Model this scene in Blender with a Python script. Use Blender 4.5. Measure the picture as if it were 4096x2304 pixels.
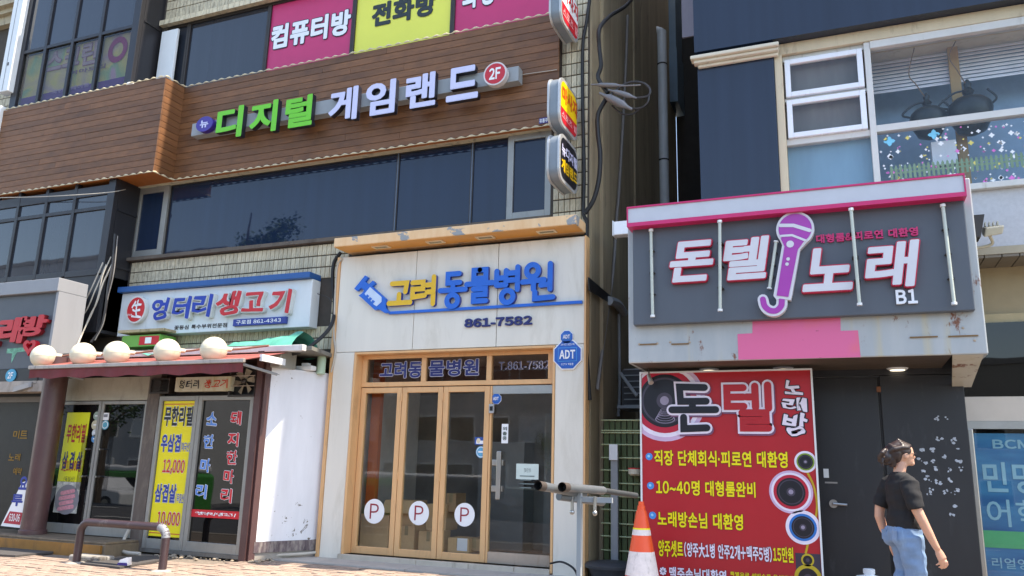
import bpy, math, random
from mathutils import Vector, Matrix
rnd = random.Random(7)
R = math.radians
SC = bpy.context.scene
COL = SC.collection
for o in list(bpy.data.objects):
    bpy.data.objects.remove(o)

# ------------------------------------------------------------------ camera, sky, sun, exposure
CAM_POS = Vector((0.0, -9.0, 1.3))
YAW, PITCH, ROLL, FPX = R(22.6), R(12.87), R(1.52), 3200.0
_f = Vector((-math.sin(YAW) * math.cos(PITCH), math.cos(YAW) * math.cos(PITCH), math.sin(PITCH)))
_r0 = Vector((math.cos(YAW), math.sin(YAW), 0))
_u0 = _r0.cross(_f)
_r = _r0 * math.cos(ROLL) + _u0 * math.sin(ROLL)
_u = _u0 * math.cos(ROLL) - _r0 * math.sin(ROLL)
cd = bpy.data.cameras.new('camera')
cam = bpy.data.objects.new('camera', cd)
COL.objects.link(cam)
cd.sensor_fit = 'HORIZONTAL'
cd.sensor_width = 36
cd.lens = 36 * FPX / 4096
cd.clip_start, cd.clip_end = 0.1, 1000
m3 = Matrix((_r, _u, -_f)).transposed()
cam.matrix_world = Matrix.Translation(CAM_POS) @ m3.to_4x4()
SC.camera = cam
SUN_EL, SUN_AZ = R(63), R(4)          # sun stands to the right, a little behind the street front
sd = Vector((math.cos(SUN_EL) * math.cos(SUN_AZ), math.cos(SUN_EL) * math.sin(SUN_AZ), math.sin(SUN_EL)))
w = bpy.data.worlds.new('World')
SC.world = w
w.use_nodes = True
nt = w.node_tree
sky = nt.nodes.new('ShaderNodeTexSky')
sky.sky_type = 'NISHITA'
sky.sun_disc = False
sky.sun_elevation = SUN_EL
sky.sun_rotation = R(90) - SUN_AZ
sky.altitude = 50
sky.air_density = 1.0
sky.dust_density = 1.0
sky.ozone_density = 1.2
bg = nt.nodes['Background']
bg.inputs['Strength'].default_value = 0.15
nt.links.new(sky.outputs[0], bg.inputs['Color'])
sl = bpy.data.lights.new('sun', 'SUN')
sl.energy = 3.0
sl.angle = R(0.5)
sl.color = (1, 0.95, 0.87)
so = bpy.data.objects.new('sun', sl)
COL.objects.link(so)
so.rotation_euler = sd.to_track_quat('Z', 'Y').to_euler()
SC.view_settings.view_transform = 'Standard'
SC.view_settings.look = 'None'
SC.view_settings.gamma = 1
SC.view_settings.use_curve_mapping = False
SC.view_settings.exposure = 1.78
SC.view_settings.use_white_balance = True
SC.view_settings.white_balance_temperature = 7200
SC.view_settings.white_balance_tint = 10
SC.cycles.max_bounces = 8
SC.cycles.transparent_max_bounces = 12

# ------------------------------------------------------------------ pixels of the photograph -> places
def ray(px, py):
    return _f * FPX + _r * (px - 2048) - _u * (py - 1152)
def XZ(px, py, y=0.0):
    d = ray(px, py)
    t = (y - CAM_POS.y) / d.y
    p = CAM_POS + d * t
    return p.x, p.z
def GR(px, py, z):
    d = ray(px, py)
    t = (z - CAM_POS.z) / d.z
    return CAM_POS + d * t
def PIX(p):
    d = Vector(p) - CAM_POS
    k = d.dot(_f)
    return 2048 + FPX * d.dot(_r) / k, 1152 - FPX * d.dot(_u) / k, k
# enlarged views the measurements were read from: (x0, y0, scale)
VIEW = dict(A=(0, 0, .5522), B=(1000, 0, .552), C=(2100, 0, .6211), D=(2700, 0, .5866), E=(0, 700, .552),
            F=(0, 1400, .6239), G=(1200, 850, .5175), H=(1200, 1350, .6582), I=(2300, 650, .5865), J=(3200, 650, .5868),
            K=(2200, 1400, .6239), L=(3100, 1400, .6241), M=(0, 1500, .5177), N=(550, 1500, .5548), Q=(100, 1300, .3882),
            R=(0, 1050, .3796), T=(0, 0, .4831), U=(2300, 800, .5245), V=(2450, 0, .5864), O=(3500, 1300, .693),
            S=(2200, 1350, .6588), Z=(0, 0, 1.0))
def px(v, x, y):
    a, b, s = VIEW[v]
    return a + s * x, b + s * y
def W(v, x, y, pl=0.0):
    return XZ(*px(v, x, y), pl)
def WBOX(v, x0, y0, x1, y1, pl=0.0):
    a = W(v, x0, y0, pl)
    b = W(v, x1, y1, pl)
    return min(a[0], b[0]), max(a[0], b[0]), min(a[1], b[1]), max(a[1], b[1])

# ------------------------------------------------------------------ materials
def lin(c):
    return tuple(((v / 255) / 12.92 if v / 255 <= .04045 else ((v / 255 + .055) / 1.055) ** 2.4) for v in c)
MATS = {}
def base_mat(name):
    m = bpy.data.materials.new(name)
    m.use_nodes = True
    return m, m.node_tree, m.node_tree.nodes['Principled BSDF']
def nd(t, kind, **kw):
    n = t.nodes.new(kind)
    for k, v in kw.items():
        if k.startswith('i_'):
            n.inputs[k[2:].replace('_', ' ')].default_value = v
        else:
            setattr(n, k, v)
    return n
def mixc(t, fac, a, b, mode='MIX'):
    n = nd(t, 'ShaderNodeMix', data_type='RGBA', blend_type=mode)
    for i, v in ((0, fac), (6, a), (7, b)):
        if isinstance(v, bpy.types.NodeSocket):
            t.links.new(v, n.inputs[i])
        elif i == 0:
            n.inputs[0].default_value = v
        else:
            n.inputs[i].default_value = (*v[:3], 1)
    return n.outputs[2]
def noise(t, vec, scale, detail=4, rough=.6, dist=0):
    n = nd(t, 'ShaderNodeTexNoise')
    n.inputs['Scale'].default_value = scale
    n.inputs['Detail'].default_value = detail
    n.inputs['Roughness'].default_value = rough
    n.inputs['Distortion'].default_value = dist
    if vec is not None:
        t.links.new(vec, n.inputs['Vector'])
    return n.outputs['Fac']
def ramp(t, fac, a, b, ca=(0, 0, 0), cb=(1, 1, 1)):
    n = nd(t, 'ShaderNodeValToRGB')
    e = n.color_ramp.elements
    e[0].position, e[1].position = a, b
    e[0].color, e[1].color = (*ca, 1), (*cb, 1)
    t.links.new(fac, n.inputs[0])
    return n.outputs[0]
def coords(t, scale=(1, 1, 1), rot=(0, 0, 0)):
    c = nd(t, 'ShaderNodeTexCoord')
    mp = nd(t, 'ShaderNodeMapping')
    mp.inputs['Scale'].default_value = scale
    mp.inputs['Rotation'].default_value = rot
    t.links.new(c.outputs['Object'], mp.inputs[0])
    return mp.outputs[0]
def bump(t, b, fac, strength=.3, dist=.01):
    n = nd(t, 'ShaderNodeBump')
    n.inputs['Strength'].default_value = strength
    n.inputs['Distance'].default_value = dist
    t.links.new(fac, n.inputs['Height'])
    t.links.new(n.outputs[0], b.inputs['Normal'])
def M(name, rgb, rough=.55, metal=0, var=.1, scale=4, bmp=0, bscale=60, streak=False, rand=0, dirt=0, dirtc=(60, 50, 40), coat=0, emit=0):
    if name in MATS:
        return MATS[name]
    m, t, b = base_mat(name)
    c = lin(rgb)
    v = coords(t, (1, 1, .15) if streak else (1, 1, 1))
    f = noise(t, v, scale, 5, .65)
    lo = tuple(x * (1 - var) for x in c)
    hi = tuple(min(1, x * (1 + var)) for x in c)
    col = mixc(t, ramp(t, f, .3, .7), lo, hi)
    if dirt:
        f2 = noise(t, coords(t, (1, 1, .25)), scale * 1.7, 8, .7, .4)
        col = mixc(t, ramp(t, f2, .62 - .25 * dirt, .8), col, lin(dirtc))
    if rand:
        oi = nd(t, 'ShaderNodeObjectInfo')
        col = mixc(t, 1.0, col, ramp(t, oi.outputs['Random'], 0, 1, (1 - rand,) * 3, (1 + rand * .6,) * 3), 'MULTIPLY')
    t.links.new(col, b.inputs['Base Color'])
    b.inputs['Metallic'].default_value = metal
    rr = noise(t, coords(t), 9, 4)
    mr = nd(t, 'ShaderNodeMapRange')
    mr.inputs['To Min'].default_value = max(.03, rough - .08)
    mr.inputs['To Max'].default_value = min(1, rough + .1)
    t.links.new(rr, mr.inputs[0])
    t.links.new(mr.outputs[0], b.inputs['Roughness'])
    if coat:
        b.inputs['Coat Weight'].default_value = coat
        b.inputs['Coat Roughness'].default_value = .04
    if bmp:
        bump(t, b, noise(t, coords(t), bscale, 6, .7), bmp, .004)
    if emit:
        b.inputs['Emission Color'].default_value = (*c, 1)
        b.inputs['Emission Strength'].default_value = emit
    MATS[name] = m
    return m
def m_wood():
    m, t, b = base_mat('stained_wood')
    v = coords(t, (.55, 6, 9))
    oi = nd(t, 'ShaderNodeObjectInfo')
    ad = nd(t, 'ShaderNodeVectorMath', operation='ADD')
    t.links.new(v, ad.inputs[0])
    sc_ = nd(t, 'ShaderNodeVectorMath', operation='SCALE')
    sc_.inputs[0].default_value = (37, 11, 5)
    t.links.new(oi.outputs['Random'], sc_.inputs['Scale'])
    t.links.new(sc_.outputs[0], ad.inputs[1])
    g = noise(t, ad.outputs[0], 5, 8, .7, 1.2)
    col = mixc(t, ramp(t, g, .3, .75), lin((106, 68, 39)), lin((142, 94, 56)))
    big = noise(t, coords(t, (.6, .6, .6)), 2.2, 4, .6)
    col = mixc(t, ramp(t, big, .45, .75), col, lin((90, 58, 36)))
    vo = nd(t, 'ShaderNodeTexVoronoi')
    vo.inputs['Scale'].default_value = 1.6
    t.links.new(coords(t, (1.1, 4, 4.5)), vo.inputs['Vector'])
    col = mixc(t, ramp(t, vo.outputs['Distance'], .03, .11, (1, 1, 1), (0, 0, 0)), col, lin((58, 34, 24)))
    col = mixc(t, 1.0, col, ramp(t, oi.outputs['Random'], 0, 1, (.8,) * 3, (1.12,) * 3), 'MULTIPLY')
    t.links.new(col, b.inputs['Base Color'])
    b.inputs['Roughness'].default_value = .55
    bump(t, b, g, .25, .003)
    MATS['wood'] = m
    return m
def m_peel():
    m, t, b = base_mat('peeling_orange_paint')
    f = noise(t, coords(t, (1, 1, 1.6)), 2.6, 9, .6, .5)
    f2 = noise(t, coords(t, (1, 1, .3)), 7, 6, .6)
    col = mixc(t, ramp(t, f2, .35, .7), lin((230, 184, 134)), lin((240, 202, 156)))
    col = mixc(t, ramp(t, f, .60, .62), col, lin((150, 152, 152)))
    col = mixc(t, ramp(t, noise(t, coords(t), 11, 8, .7), .68, .74), col, lin((140, 88, 52)))
    t.links.new(col, b.inputs['Base Color'])
    b.inputs['Roughness'].default_value = .6
    bump(t, b, ramp(t, f, .60, .62), .4, .004)
    return m
def m_rusty(name, c1, c2, amount=.66):
    m, t, b = base_mat(name)
    f = noise(t, coords(t, (1, 1, .25)), 3, 6, .6)
    col = mixc(t, ramp(t, f, .3, .7), lin(c1), lin(c2))
    sp = noise(t, coords(t, (1, 1, .55)), 4.5, 9, .72, .3)
    col = mixc(t, ramp(t, sp, amount, amount + .05), col, lin((126, 76, 50)))
    st = noise(t, coords(t, (2.2, 2.2, .12)), 3.4, 4, .5)
    col = mixc(t, ramp(t, st, .60, .8), col, lin((190, 180, 150)))
    t.links.new(col, b.inputs['Base Color'])
    b.inputs['Roughness'].default_value = .42
    bump(t, b, sp, .12, .004)
    return m
def m_spots(name, base, spot, scale, lo, hi, rough=.5, bmpd=.003, second=None):
    m, t, b = base_mat(name)
    f = noise(t, coords(t), scale, 7, .75, .6)
    mask = noise(t, coords(t), 1.3, 2, .5)
    mm = nd(t, 'ShaderNodeMath', operation='MULTIPLY')
    t.links.new(f, mm.inputs[0])
    mm2 = nd(t, 'ShaderNodeMapRange')
    mm2.inputs['From Min'].default_value = .3
    mm2.inputs['From Max'].default_value = .7
    mm2.inputs['To Min'].default_value = .85
    mm2.inputs['To Max'].default_value = 1.15
    t.links.new(mask, mm2.inputs[0])
    t.links.new(mm2.outputs[0], mm.inputs[1])
    k = ramp(t, mm.outputs[0], lo, hi)
    g = noise(t, coords(t, (1, 1, .2)), 5, 5)
    bc = mixc(t, ramp(t, g, .3, .75), lin(base), tuple(x * .86 for x in lin(base)))
    col = mixc(t, k, bc, lin(spot))
    t.links.new(col, b.inputs['Base Color'])
    b.inputs['Roughness'].default_value = rough
    bump(t, b, k, .3, bmpd)
    return m
def m_alley():
    m, t, b = base_mat('stained_render')
    f = noise(t, coords(t, (1.5, 1.5, .1)), 2.5, 6, .6)
    col = mixc(t, ramp(t, f, .35, .68), lin((138, 124, 99)), lin((168, 151, 121)))
    f2 = noise(t, coords(t, (2, 2, .35)), 2.3, 7, .7, .8)
    col = mixc(t, ramp(t, f2, .56, .72), col, lin((104, 92, 76)))
    t.links.new(col, b.inputs['Base Color'])
    b.inputs['Roughness'].default_value = .85
    bump(t, b, noise(t, coords(t), 40, 6), .3, .006)
    return m
def m_glass(name, tint, refl=1.0, rough=.015):
    """thin pane: clear or tinted transmission under a Fresnel reflection"""
    m, t, b = base_mat(name)
    t.nodes.remove(b)
    out = t.nodes['Material Output']
    tr = nd(t, 'ShaderNodeBsdfTransparent')
    tr.inputs[0].default_value = (*tint, 1)
    gl = nd(t, 'ShaderNodeBsdfGlossy')
    gl.inputs['Roughness'].default_value = rough
    fr = nd(t, 'ShaderNodeFresnel')
    fr.inputs['IOR'].default_value = 1.5
    mu = nd(t, 'ShaderNodeMath', operation='MULTIPLY', use_clamp=True)
    mu.inputs[1].default_value = refl
    ge = nd(t, 'ShaderNodeNewGeometry')
    ff = nd(t, 'ShaderNodeMath', operation='SUBTRACT')
    ff.inputs[0].default_value = 1
    t.links.new(ge.outputs['Backfacing'], ff.inputs[1])
    m0 = nd(t, 'ShaderNodeMath', operation='MULTIPLY')
    t.links.new(fr.outputs[0], m0.inputs[0])
    t.links.new(ff.outputs[0], m0.inputs[1])
    t.links.new(m0.outputs[0], mu.inputs[0])
    bp = nd(t, 'ShaderNodeBump')
    bp.inputs['Strength'].default_value = .02
    bp.inputs['Distance'].default_value = .05
    t.links.new(noise(t, coords(t), .9, 2), bp.inputs['Height'])
    t.links.new(bp.outputs[0], gl.inputs['Normal'])
    mx = nd(t, 'ShaderNodeMixShader')
    t.links.new(mu.outputs[0], mx.inputs[0])
    t.links.new(tr.outputs[0], mx.inputs[1])
    t.links.new(gl.outputs[0], mx.inputs[2])
    t.links.new(mx.outputs[0], out.inputs['Surface'])
    return m
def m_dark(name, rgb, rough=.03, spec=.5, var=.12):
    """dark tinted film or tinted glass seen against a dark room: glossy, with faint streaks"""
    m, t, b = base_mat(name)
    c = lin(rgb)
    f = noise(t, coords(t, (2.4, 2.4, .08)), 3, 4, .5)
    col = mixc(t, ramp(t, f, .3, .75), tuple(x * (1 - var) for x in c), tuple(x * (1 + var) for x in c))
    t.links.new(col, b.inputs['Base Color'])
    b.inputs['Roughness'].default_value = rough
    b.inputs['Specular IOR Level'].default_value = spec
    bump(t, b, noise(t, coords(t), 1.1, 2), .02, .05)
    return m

# ------------------------------------------------------------------ mesh helpers
ORG = {}
def vsub(a, b):
    return (a[0] - b[0], a[1] - b[1], a[2] - b[2])
class MB:
    def __init__(s):
        s.v, s.f, s.mi = [], [], []
        s.cur = 0
    def add(s, vs, fs):
        k = len(s.v)
        s.v += [tuple(p) for p in vs]
        s.f += [tuple(i + k for i in f) for f in fs]
        s.mi += [s.cur] * len(fs)
        return s
    def box(s, x0, x1, y0, y1, z0, z1):
        x0, x1 = sorted((x0, x1)); y0, y1 = sorted((y0, y1)); z0, z1 = sorted((z0, z1))
        return s.add([(x0, y0, z0), (x1, y0, z0), (x1, y1, z0), (x0, y1, z0), (x0, y0, z1), (x1, y0, z1), (x1, y1, z1), (x0, y1, z1)],
                     [(0, 3, 2, 1), (4, 5, 6, 7), (0, 1, 5, 4), (1, 2, 6, 5), (2, 3, 7, 6), (3, 0, 4, 7)])
    def hexa(s, bot, top):
        return s.add(list(bot) + list(top), [(0, 3, 2, 1), (4, 5, 6, 7), (0, 1, 5, 4), (1, 2, 6, 5), (2, 3, 7, 6), (3, 0, 4, 7)])
    def prism(s, pts, y0, y1):
        """outline in x,z (counter-clockwise seen from the street) between y0 (street side) and y1"""
        n = len(pts)
        s.add([(p[0], y0, p[1]) for p in pts] + [(p[0], y1, p[1]) for p in pts],
              [tuple(range(n)), tuple(range(2 * n - 1, n - 1, -1))] + [(i, i + n, (i + 1) % n + n, (i + 1) % n) for i in range(n)])
        return s
    def sheet(s, x0, x1, z0, z1, y):
        return s.add([(x0, y, z0), (x1, y, z0), (x1, y, z1), (x0, y, z1)], [(0, 1, 2, 3)])
    def disc(s, cx, cz, rx, rz, y, n=28):
        return s.add([(cx + rx * math.cos(i * 2 * math.pi / n), y, cz + rz * math.sin(i * 2 * math.pi / n)) for i in range(n)], [tuple(range(n))])
    def ring(s, cx, cz, rx, rz, w, y, n=32):
        a = [(cx + rx * math.cos(i * 2 * math.pi / n), y, cz + rz * math.sin(i * 2 * math.pi / n)) for i in range(n)]
        q = 1 - w
        b = [(cx + rx * q * math.cos(i * 2 * math.pi / n), y, cz + rz * q * math.sin(i * 2 * math.pi / n)) for i in range(n)]
        return s.add(a + b, [(i, (i + 1) % n, n + (i + 1) % n, n + i) for i in range(n)])
    def tube(s, pts, r, n=8, cap=True):
        pts = [Vector(p) for p in pts]
        rs = r if isinstance(r, (list, tuple)) else [r] * len(pts)
        rings = []
        up = None
        for i, p in enumerate(pts):
            d = (pts[min(i + 1, len(pts) - 1)] - pts[max(i - 1, 0)])
            d = d.normalized() if d.length > 1e-9 else Vector((0, 0, 1))
            if up is None:
                up = Vector((0, 0, 1)) if abs(d.z) < .9 else Vector((1, 0, 0))
            a = d.cross(up)
            a.normalize()
            b = a.cross(d).normalized()
            up = b
            rings.append([p + (a * math.cos(k * 2 * math.pi / n) + b * math.sin(k * 2 * math.pi / n)) * rs[i] for k in range(n)])
        vs = [v for q in rings for v in q]
        fs = []
        for i in range(len(pts) - 1):
            for k in range(n):
                fs.append((i * n + k, i * n + (k + 1) % n, (i + 1) * n + (k + 1) % n, (i + 1) * n + k))
        if cap:
            fs += [tuple(range(n - 1, -1, -1)), tuple((len(pts) - 1) * n + k for k in range(n))]
        return s.add(vs, fs)
    def lathe(s, c, prof, n=24):
        """prof: (radius, height) from bottom to top about a vertical axis through c"""
        vs = [(c[0] + r * math.cos(k * 2 * math.pi / n), c[1] + r * math.sin(k * 2 * math.pi / n), c[2] + h) for r, h in prof for k in range(n)]
        fs = [(i * n + k, i * n + (k + 1) % n, (i + 1) * n + (k + 1) % n, (i + 1) * n + k) for i in range(len(prof) - 1) for k in range(n)]
        fs += [tuple(range(n - 1, -1, -1)), tuple((len(prof) - 1) * n + k for k in range(n))]
        return s.add(vs, fs)
    def ball(s, c, r, n=20, m=12, sx=1, sy=1, sz=1):
        prof = [(max(1e-4, r * math.sin(math.pi * i / m)), -r * math.cos(math.pi * i / m)) for i in range(m + 1)]
        k = len(s.v)
        s.lathe((0, 0, 0), prof, n)
        for i in range(k, len(s.v)):
            a = s.v[i]
            s.v[i] = (c[0] + a[0] * sx, c[1] + a[1] * sy, c[2] + a[2] * sz)
        return s
    def build(s, name, mat, parent=None, smooth=False, origin=None, bevel=0):
        me = bpy.data.meshes.new(name)
        org = ORG[parent.name] if parent is not None else (origin or base_of(s.v))
        me.from_pydata([vsub(p, org) for p in s.v], [], s.f)
        mats = mat if isinstance(mat, (list, tuple)) else [mat]
        for q in mats:
            me.materials.append(q)
        if len(mats) > 1:
            me.polygons.foreach_set('material_index', s.mi)
        if smooth:
            me.polygons.foreach_set('use_smooth', [True] * len(me.polygons))
            me.set_sharp_from_angle(angle=R(40))
        me.update()
        o = bpy.data.objects.new(name, me)
        COL.objects.link(o)
        if parent is not None:
            o.parent = parent
        else:
            o.location = org
        ORG[o.name] = org
        if bevel:
            md = o.modifiers.new('bevel', 'BEVEL')
            md.width = bevel
            md.segments = 2
            md.limit_method = 'ANGLE'
        return o
def base_of(vs):
    xs = [p[0] for p in vs]; ys = [p[1] for p in vs]; zs = [p[2] for p in vs]
    return ((min(xs) + max(xs)) / 2, (min(ys) + max(ys)) / 2, min(zs))
def tag(o, label, cat, group=None):
    o['label'] = label
    o['category'] = cat
    if group:
        o['group'] = group
    return o
def thing(name, label, cat, loc, group=None):
    o = bpy.data.objects.new(name, None)
    o.empty_display_size = .2
    COL.objects.link(o)
    o.location = loc
    ORG[o.name] = tuple(loc)
    return tag(o, label, cat, group)
def struct(o, kind='structure'):
    o['kind'] = kind
    return o
def inst(src, name, parent, loc, rot=None, sc=None):
    o = bpy.data.objects.new(name, src)
    COL.objects.link(o)
    o.parent = parent
    o.location = vsub(loc, ORG[parent.name])
    if rot:
        o.rotation_euler = rot
    if sc:
        o.scale = sc
    return o
def mesh_box(name, w_, d, h, mat, bev=.0):
    mb = MB().box(-w_ / 2, w_ / 2, -d / 2, d / 2, -h / 2, h / 2)
    if bev:
        b = bev
        mb = MB()
        q = lambda e, z: [(-w_ / 2 + e, -d / 2, z), (w_ / 2 - e, -d / 2, z)]
        # front face chamfered towards the joints
        vs = [(-w_ / 2 + b, -d / 2, -h / 2 + b), (w_ / 2 - b, -d / 2, -h / 2 + b), (w_ / 2 - b, -d / 2, h / 2 - b), (-w_ / 2 + b, -d / 2, h / 2 - b),
              (-w_ / 2, -d / 2 + b, -h / 2), (w_ / 2, -d / 2 + b, -h / 2), (w_ / 2, -d / 2 + b, h / 2), (-w_ / 2, -d / 2 + b, h / 2),
              (-w_ / 2, d / 2, -h / 2), (w_ / 2, d / 2, -h / 2), (w_ / 2, d / 2, h / 2), (-w_ / 2, d / 2, h / 2)]
        fs = [(0, 1, 2, 3), (4, 5, 1, 0), (5, 6, 2, 1), (6, 7, 3, 2), (7, 4, 0, 3), (8, 9, 5, 4), (9, 10, 6, 5), (10, 11, 7, 6), (11, 8, 4, 7)]
        mb.add(vs, fs)
    me = bpy.data.meshes.new(name)
    me.from_pydata(mb.v, [], mb.f)
    me.materials.append(mat)
    return me
def frame_rect(mb, x0, x1, z0, z1, t, y0, y1, tb=None):
    tb = tb or t
    mb.box(x0, x0 + t, y0, y1, z0, z1)
    mb.box(x1 - t, x1, y0, y1, z0, z1)
    mb.box(x0 + t, x1 - t, y0, y1, z1 - t, z1)
    mb.box(x0 + t, x1 - t, y0, y1, z0, z0 + tb)
    return mb
def arc(cx, cz, r, a0, a1, n=10, rz=None):
    rz = rz or r
    return [(cx + r * math.cos(R(a0 + (a1 - a0) * i / n)), cz + rz * math.sin(R(a0 + (a1 - a0) * i / n))) for i in range(n + 1)]
def smoothpts(pts, n=6):
    """Catmull-Rom through the points"""
    P = [Vector(p) for p in pts]
    P = [P[0] * 2 - P[1]] + P + [P[-1] * 2 - P[-2]]
    out = []
    for i in range(1, len(P) - 2):
        a, b, c, d = P[i - 1:i + 3]
        for k in range(n):
            t = k / n
            out.append(.5 * ((2 * b) + (c - a) * t + (2 * a - 5 * b + 4 * c - d) * t * t + (3 * b - a - 3 * c + d) * t ** 3))
    out.append(P[-2])
    return out

# ------------------------------------------------------------------ lettering
FC = {}
TXO = bpy.data.objects.new('lettering_source', bpy.data.curves.new('lettering_source', 'FONT'))
TXO.data.resolution_u = 3
def glyph_mesh(ch, off, solid):
    k = (ch, round(off, 4), solid)
    if k in FC:
        return FC[k]
    c = TXO.data
    c.body = ch
    c.offset = off
    c.extrude = .5 if solid else 0
    m = TXO.to_mesh()
    vs = [tuple(v.co) for v in m.vertices]
    fs = [(tuple(p.vertices), abs(p.normal.z) < .5) for p in m.polygons]
    TXO.to_mesh_clear()
    FC[k] = (vs, fs)
    return FC[k]
def font_mesh(s, bold, solid):
    """string laid out glyph by glyph; heavy weights come from a small outline offset plus shifted copies"""
    off = min(bold, .016)
    rest = bold - off
    sh = [(0, 0)]
    if rest > .003:
        sh += [(rest * math.cos(i * math.pi / 4), rest * math.sin(i * math.pi / 4)) for i in range(8)]
    if rest > .03:
        sh += [(rest * .5 * math.cos(i * math.pi / 4 + .4), rest * .5 * math.sin(i * math.pi / 4 + .4)) for i in range(8)]
    vs, fs = [], []
    x = 0
    wd = 0
    for ch in s:
        if ch == ' ':
            x += .34
            wd += 1
            continue
        if '!' <= ch <= '~' and ch not in '-~':
            ch = chr(ord(ch) + 0xFEE0)
        gv, gf = glyph_mesh(ch, off, solid)
        if not gv:
            continue
        b0, b1 = min(v[0] for v in gv), max(v[0] for v in gv)
        hang = '\uac00' <= ch <= '\ud7a3'
        ox = x - (0 if hang else b0)
        for i, (dx_, dy_) in enumerate(sh):
            k = len(vs)
            dz = i * .002 if solid else 0
            vs += [(v[0] + ox + dx_, v[1] + dy_, v[2] - (dz if v[2] > 0 else 0), i) for v in gv]
            fs += [(tuple(q + k for q in f), sd_, wd) for f, sd_ in gf]
        x += .95 if hang else (b1 - b0) + .09
    return vs, fs
def bounds(vs):
    return min(v[0] for v in vs), max(v[0] for v in vs), min(v[1] for v in vs), max(v[1] for v in vs)
def lettering(name, s, box, y, mat, parent, bold=.02, depth=0, side=None, slant=0, outline=None, olw=.03, frame=None, wob=0):
    """box = x0,x1,z0,z1 on the plane y (street side faces -y); frame maps (u,v,d) to the world for other planes"""
    x0, x1, z0, z1 = box
    if len(s) == 2:
        kw = dict(bold=bold, depth=depth, side=side, slant=slant, outline=outline, olw=olw, frame=frame, wob=wob)
        bw = [bounds(font_mesh(q, bold, depth > 0)[0]) for q in s]
        r_ = (bw[0][1] - bw[0][0]) / (bw[0][1] - bw[0][0] + bw[1][1] - bw[1][0])
        g_ = .03 * (x1 - x0)
        xm_ = x0 + (x1 - x0) * r_
        lettering(name, s[0], (x0, xm_ - g_, z0, z1), y, mat, parent, **kw)
        return lettering(name, s[1], (xm_ + g_, x1, z0, z1), y, mat, parent, **kw)
    bb = bounds(font_mesh(s, bold, depth > 0)[0])
    def put(nm, off, yy, mt, dep):
        vs, fs = font_mesh(s, off, dep > 0)
        mb = MB()
        out = []
        for v in vs:
            u = (v[0] - bb[0]) / (bb[1] - bb[0])
            q = (v[1] - bb[2]) / (bb[3] - bb[2])
            if wob:
                u += wob * .05 * math.sin(q * 7 + len(s))
                q += wob * .05 * math.sin(u * 9 + 1.3)
            X = x0 + (x1 - x0) * u + slant * (z1 - z0) * (q - .5)
            Z = z0 + (z1 - z0) * q
            d = (v[2] + .5) * dep if dep > 0 else v[3] * .00015
            out.append((X, yy - d, Z) if frame is None else frame(X, Z, d + (y - yy)))
        res = None
        for w_ in sorted({q[2] for q in fs}):               # every word is a piece of its own
            mb = MB()
            idx = {}
            for f, sidef, fw in fs:
                if fw != w_:
                    continue
                for q in f:
                    if q not in idx:
                        idx[q] = len(mb.v)
                        mb.v.append(out[q])
                mb.f.append(tuple(idx[q] for q in f))
                mb.mi.append(1 if sidef and side is not None else 0)
            res = mb.build(nm, [mt, side] if side is not None and dep > 0 else mt, parent)
        return res
    if outline is not None:
        put('lettering_outline', bold + olw, y, outline, depth)
        return put(name, bold, y - .0035 - depth, mat, 0)
    return put(name, bold, y, mat, depth)
STROKES = {
 '고': [[(.12, .93), (.78, .93), (.73, .55)], [(.46, .45), (.46, .1)], [(.03, .08), (.97, .08)]],
 '려': [[(.08, .82), (.48, .82), (.48, .58), (.1, .58), (.1, .3), (.55, .34)], [(.87, .98), (.87, .03)], [(.62, .7), (.87, .7)], [(.64, .45), (.87, .45)]],
 '동': [[(.72, .95), (.3, .95), (.3, .69), (.75, .69)], [(.5, .67), (.5, .5)], [(.03, .48), (.97, .48)], ('o', .5, .17, .17)],
 '물': [[(.5, .96), (.72, .96), (.72, .71), (.28, .71), (.28, .96), (.5, .96)], [(.03, .56), (.97, .56)], [(.5, .54), (.5, .42)], [(.28, .4), (.72, .4), (.72, .23), (.3, .23), (.3, .05), (.75, .05)]],
 '병': [[(.1, .9), (.1, .5)], [(.45, .9), (.45, .5)], [(.1, .7), (.45, .7)], [(.1, .5), (.45, .5)], [(.88, .98), (.88, .35)], [(.5, .82), (.88, .82)], [(.5, .62), (.88, .62)], ('o', .52, .17, .17)],
 '원': [('o', .33, .82, .17), [(.03, .52), (.7, .55)], [(.37, .5), (.37, .3)], [(.88, .98), (.88, .28)], [(.6, .4), (.88, .42)], [(.42, .22), (.42, .04), (.97, .06)]],
 '돈': [[(.75, .93), (.2, .95), (.22, .64), (.78, .64)], [(.48, .62), (.48, .48)], [(.02, .46), (.98, .46)], [(.28, .3), (.28, .06), (.78, .08)]],
 '노': [[(.2, .95), (.2, .5), (.85, .56)], [(.5, .45), (.5, .1)], [(.02, .06), (.5, .1), (.98, .14)]],
 '래': [[(.08, .93), (.45, .93), (.45, .52), (.08, .52), (.06, .06), (.5, .1)], [(.68, .97), (.64, .02)], [(.92, .99), (.9, .04)], [(.66, .5), (.9, .5)]],
 '텔': [[(.42, .92), (.08, .92), (.08, .52), (.42, .52)], [(.08, .72), (.42, .72)], [(.48, .72), (.66, .72)], [(.66, .95), (.66, .5)], [(.92, .97), (.92, .48)],
       [(.38, .38), (.86, .38), (.86, .22), (.4, .22), (.4, .06), (.9, .06)]],
}
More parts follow.
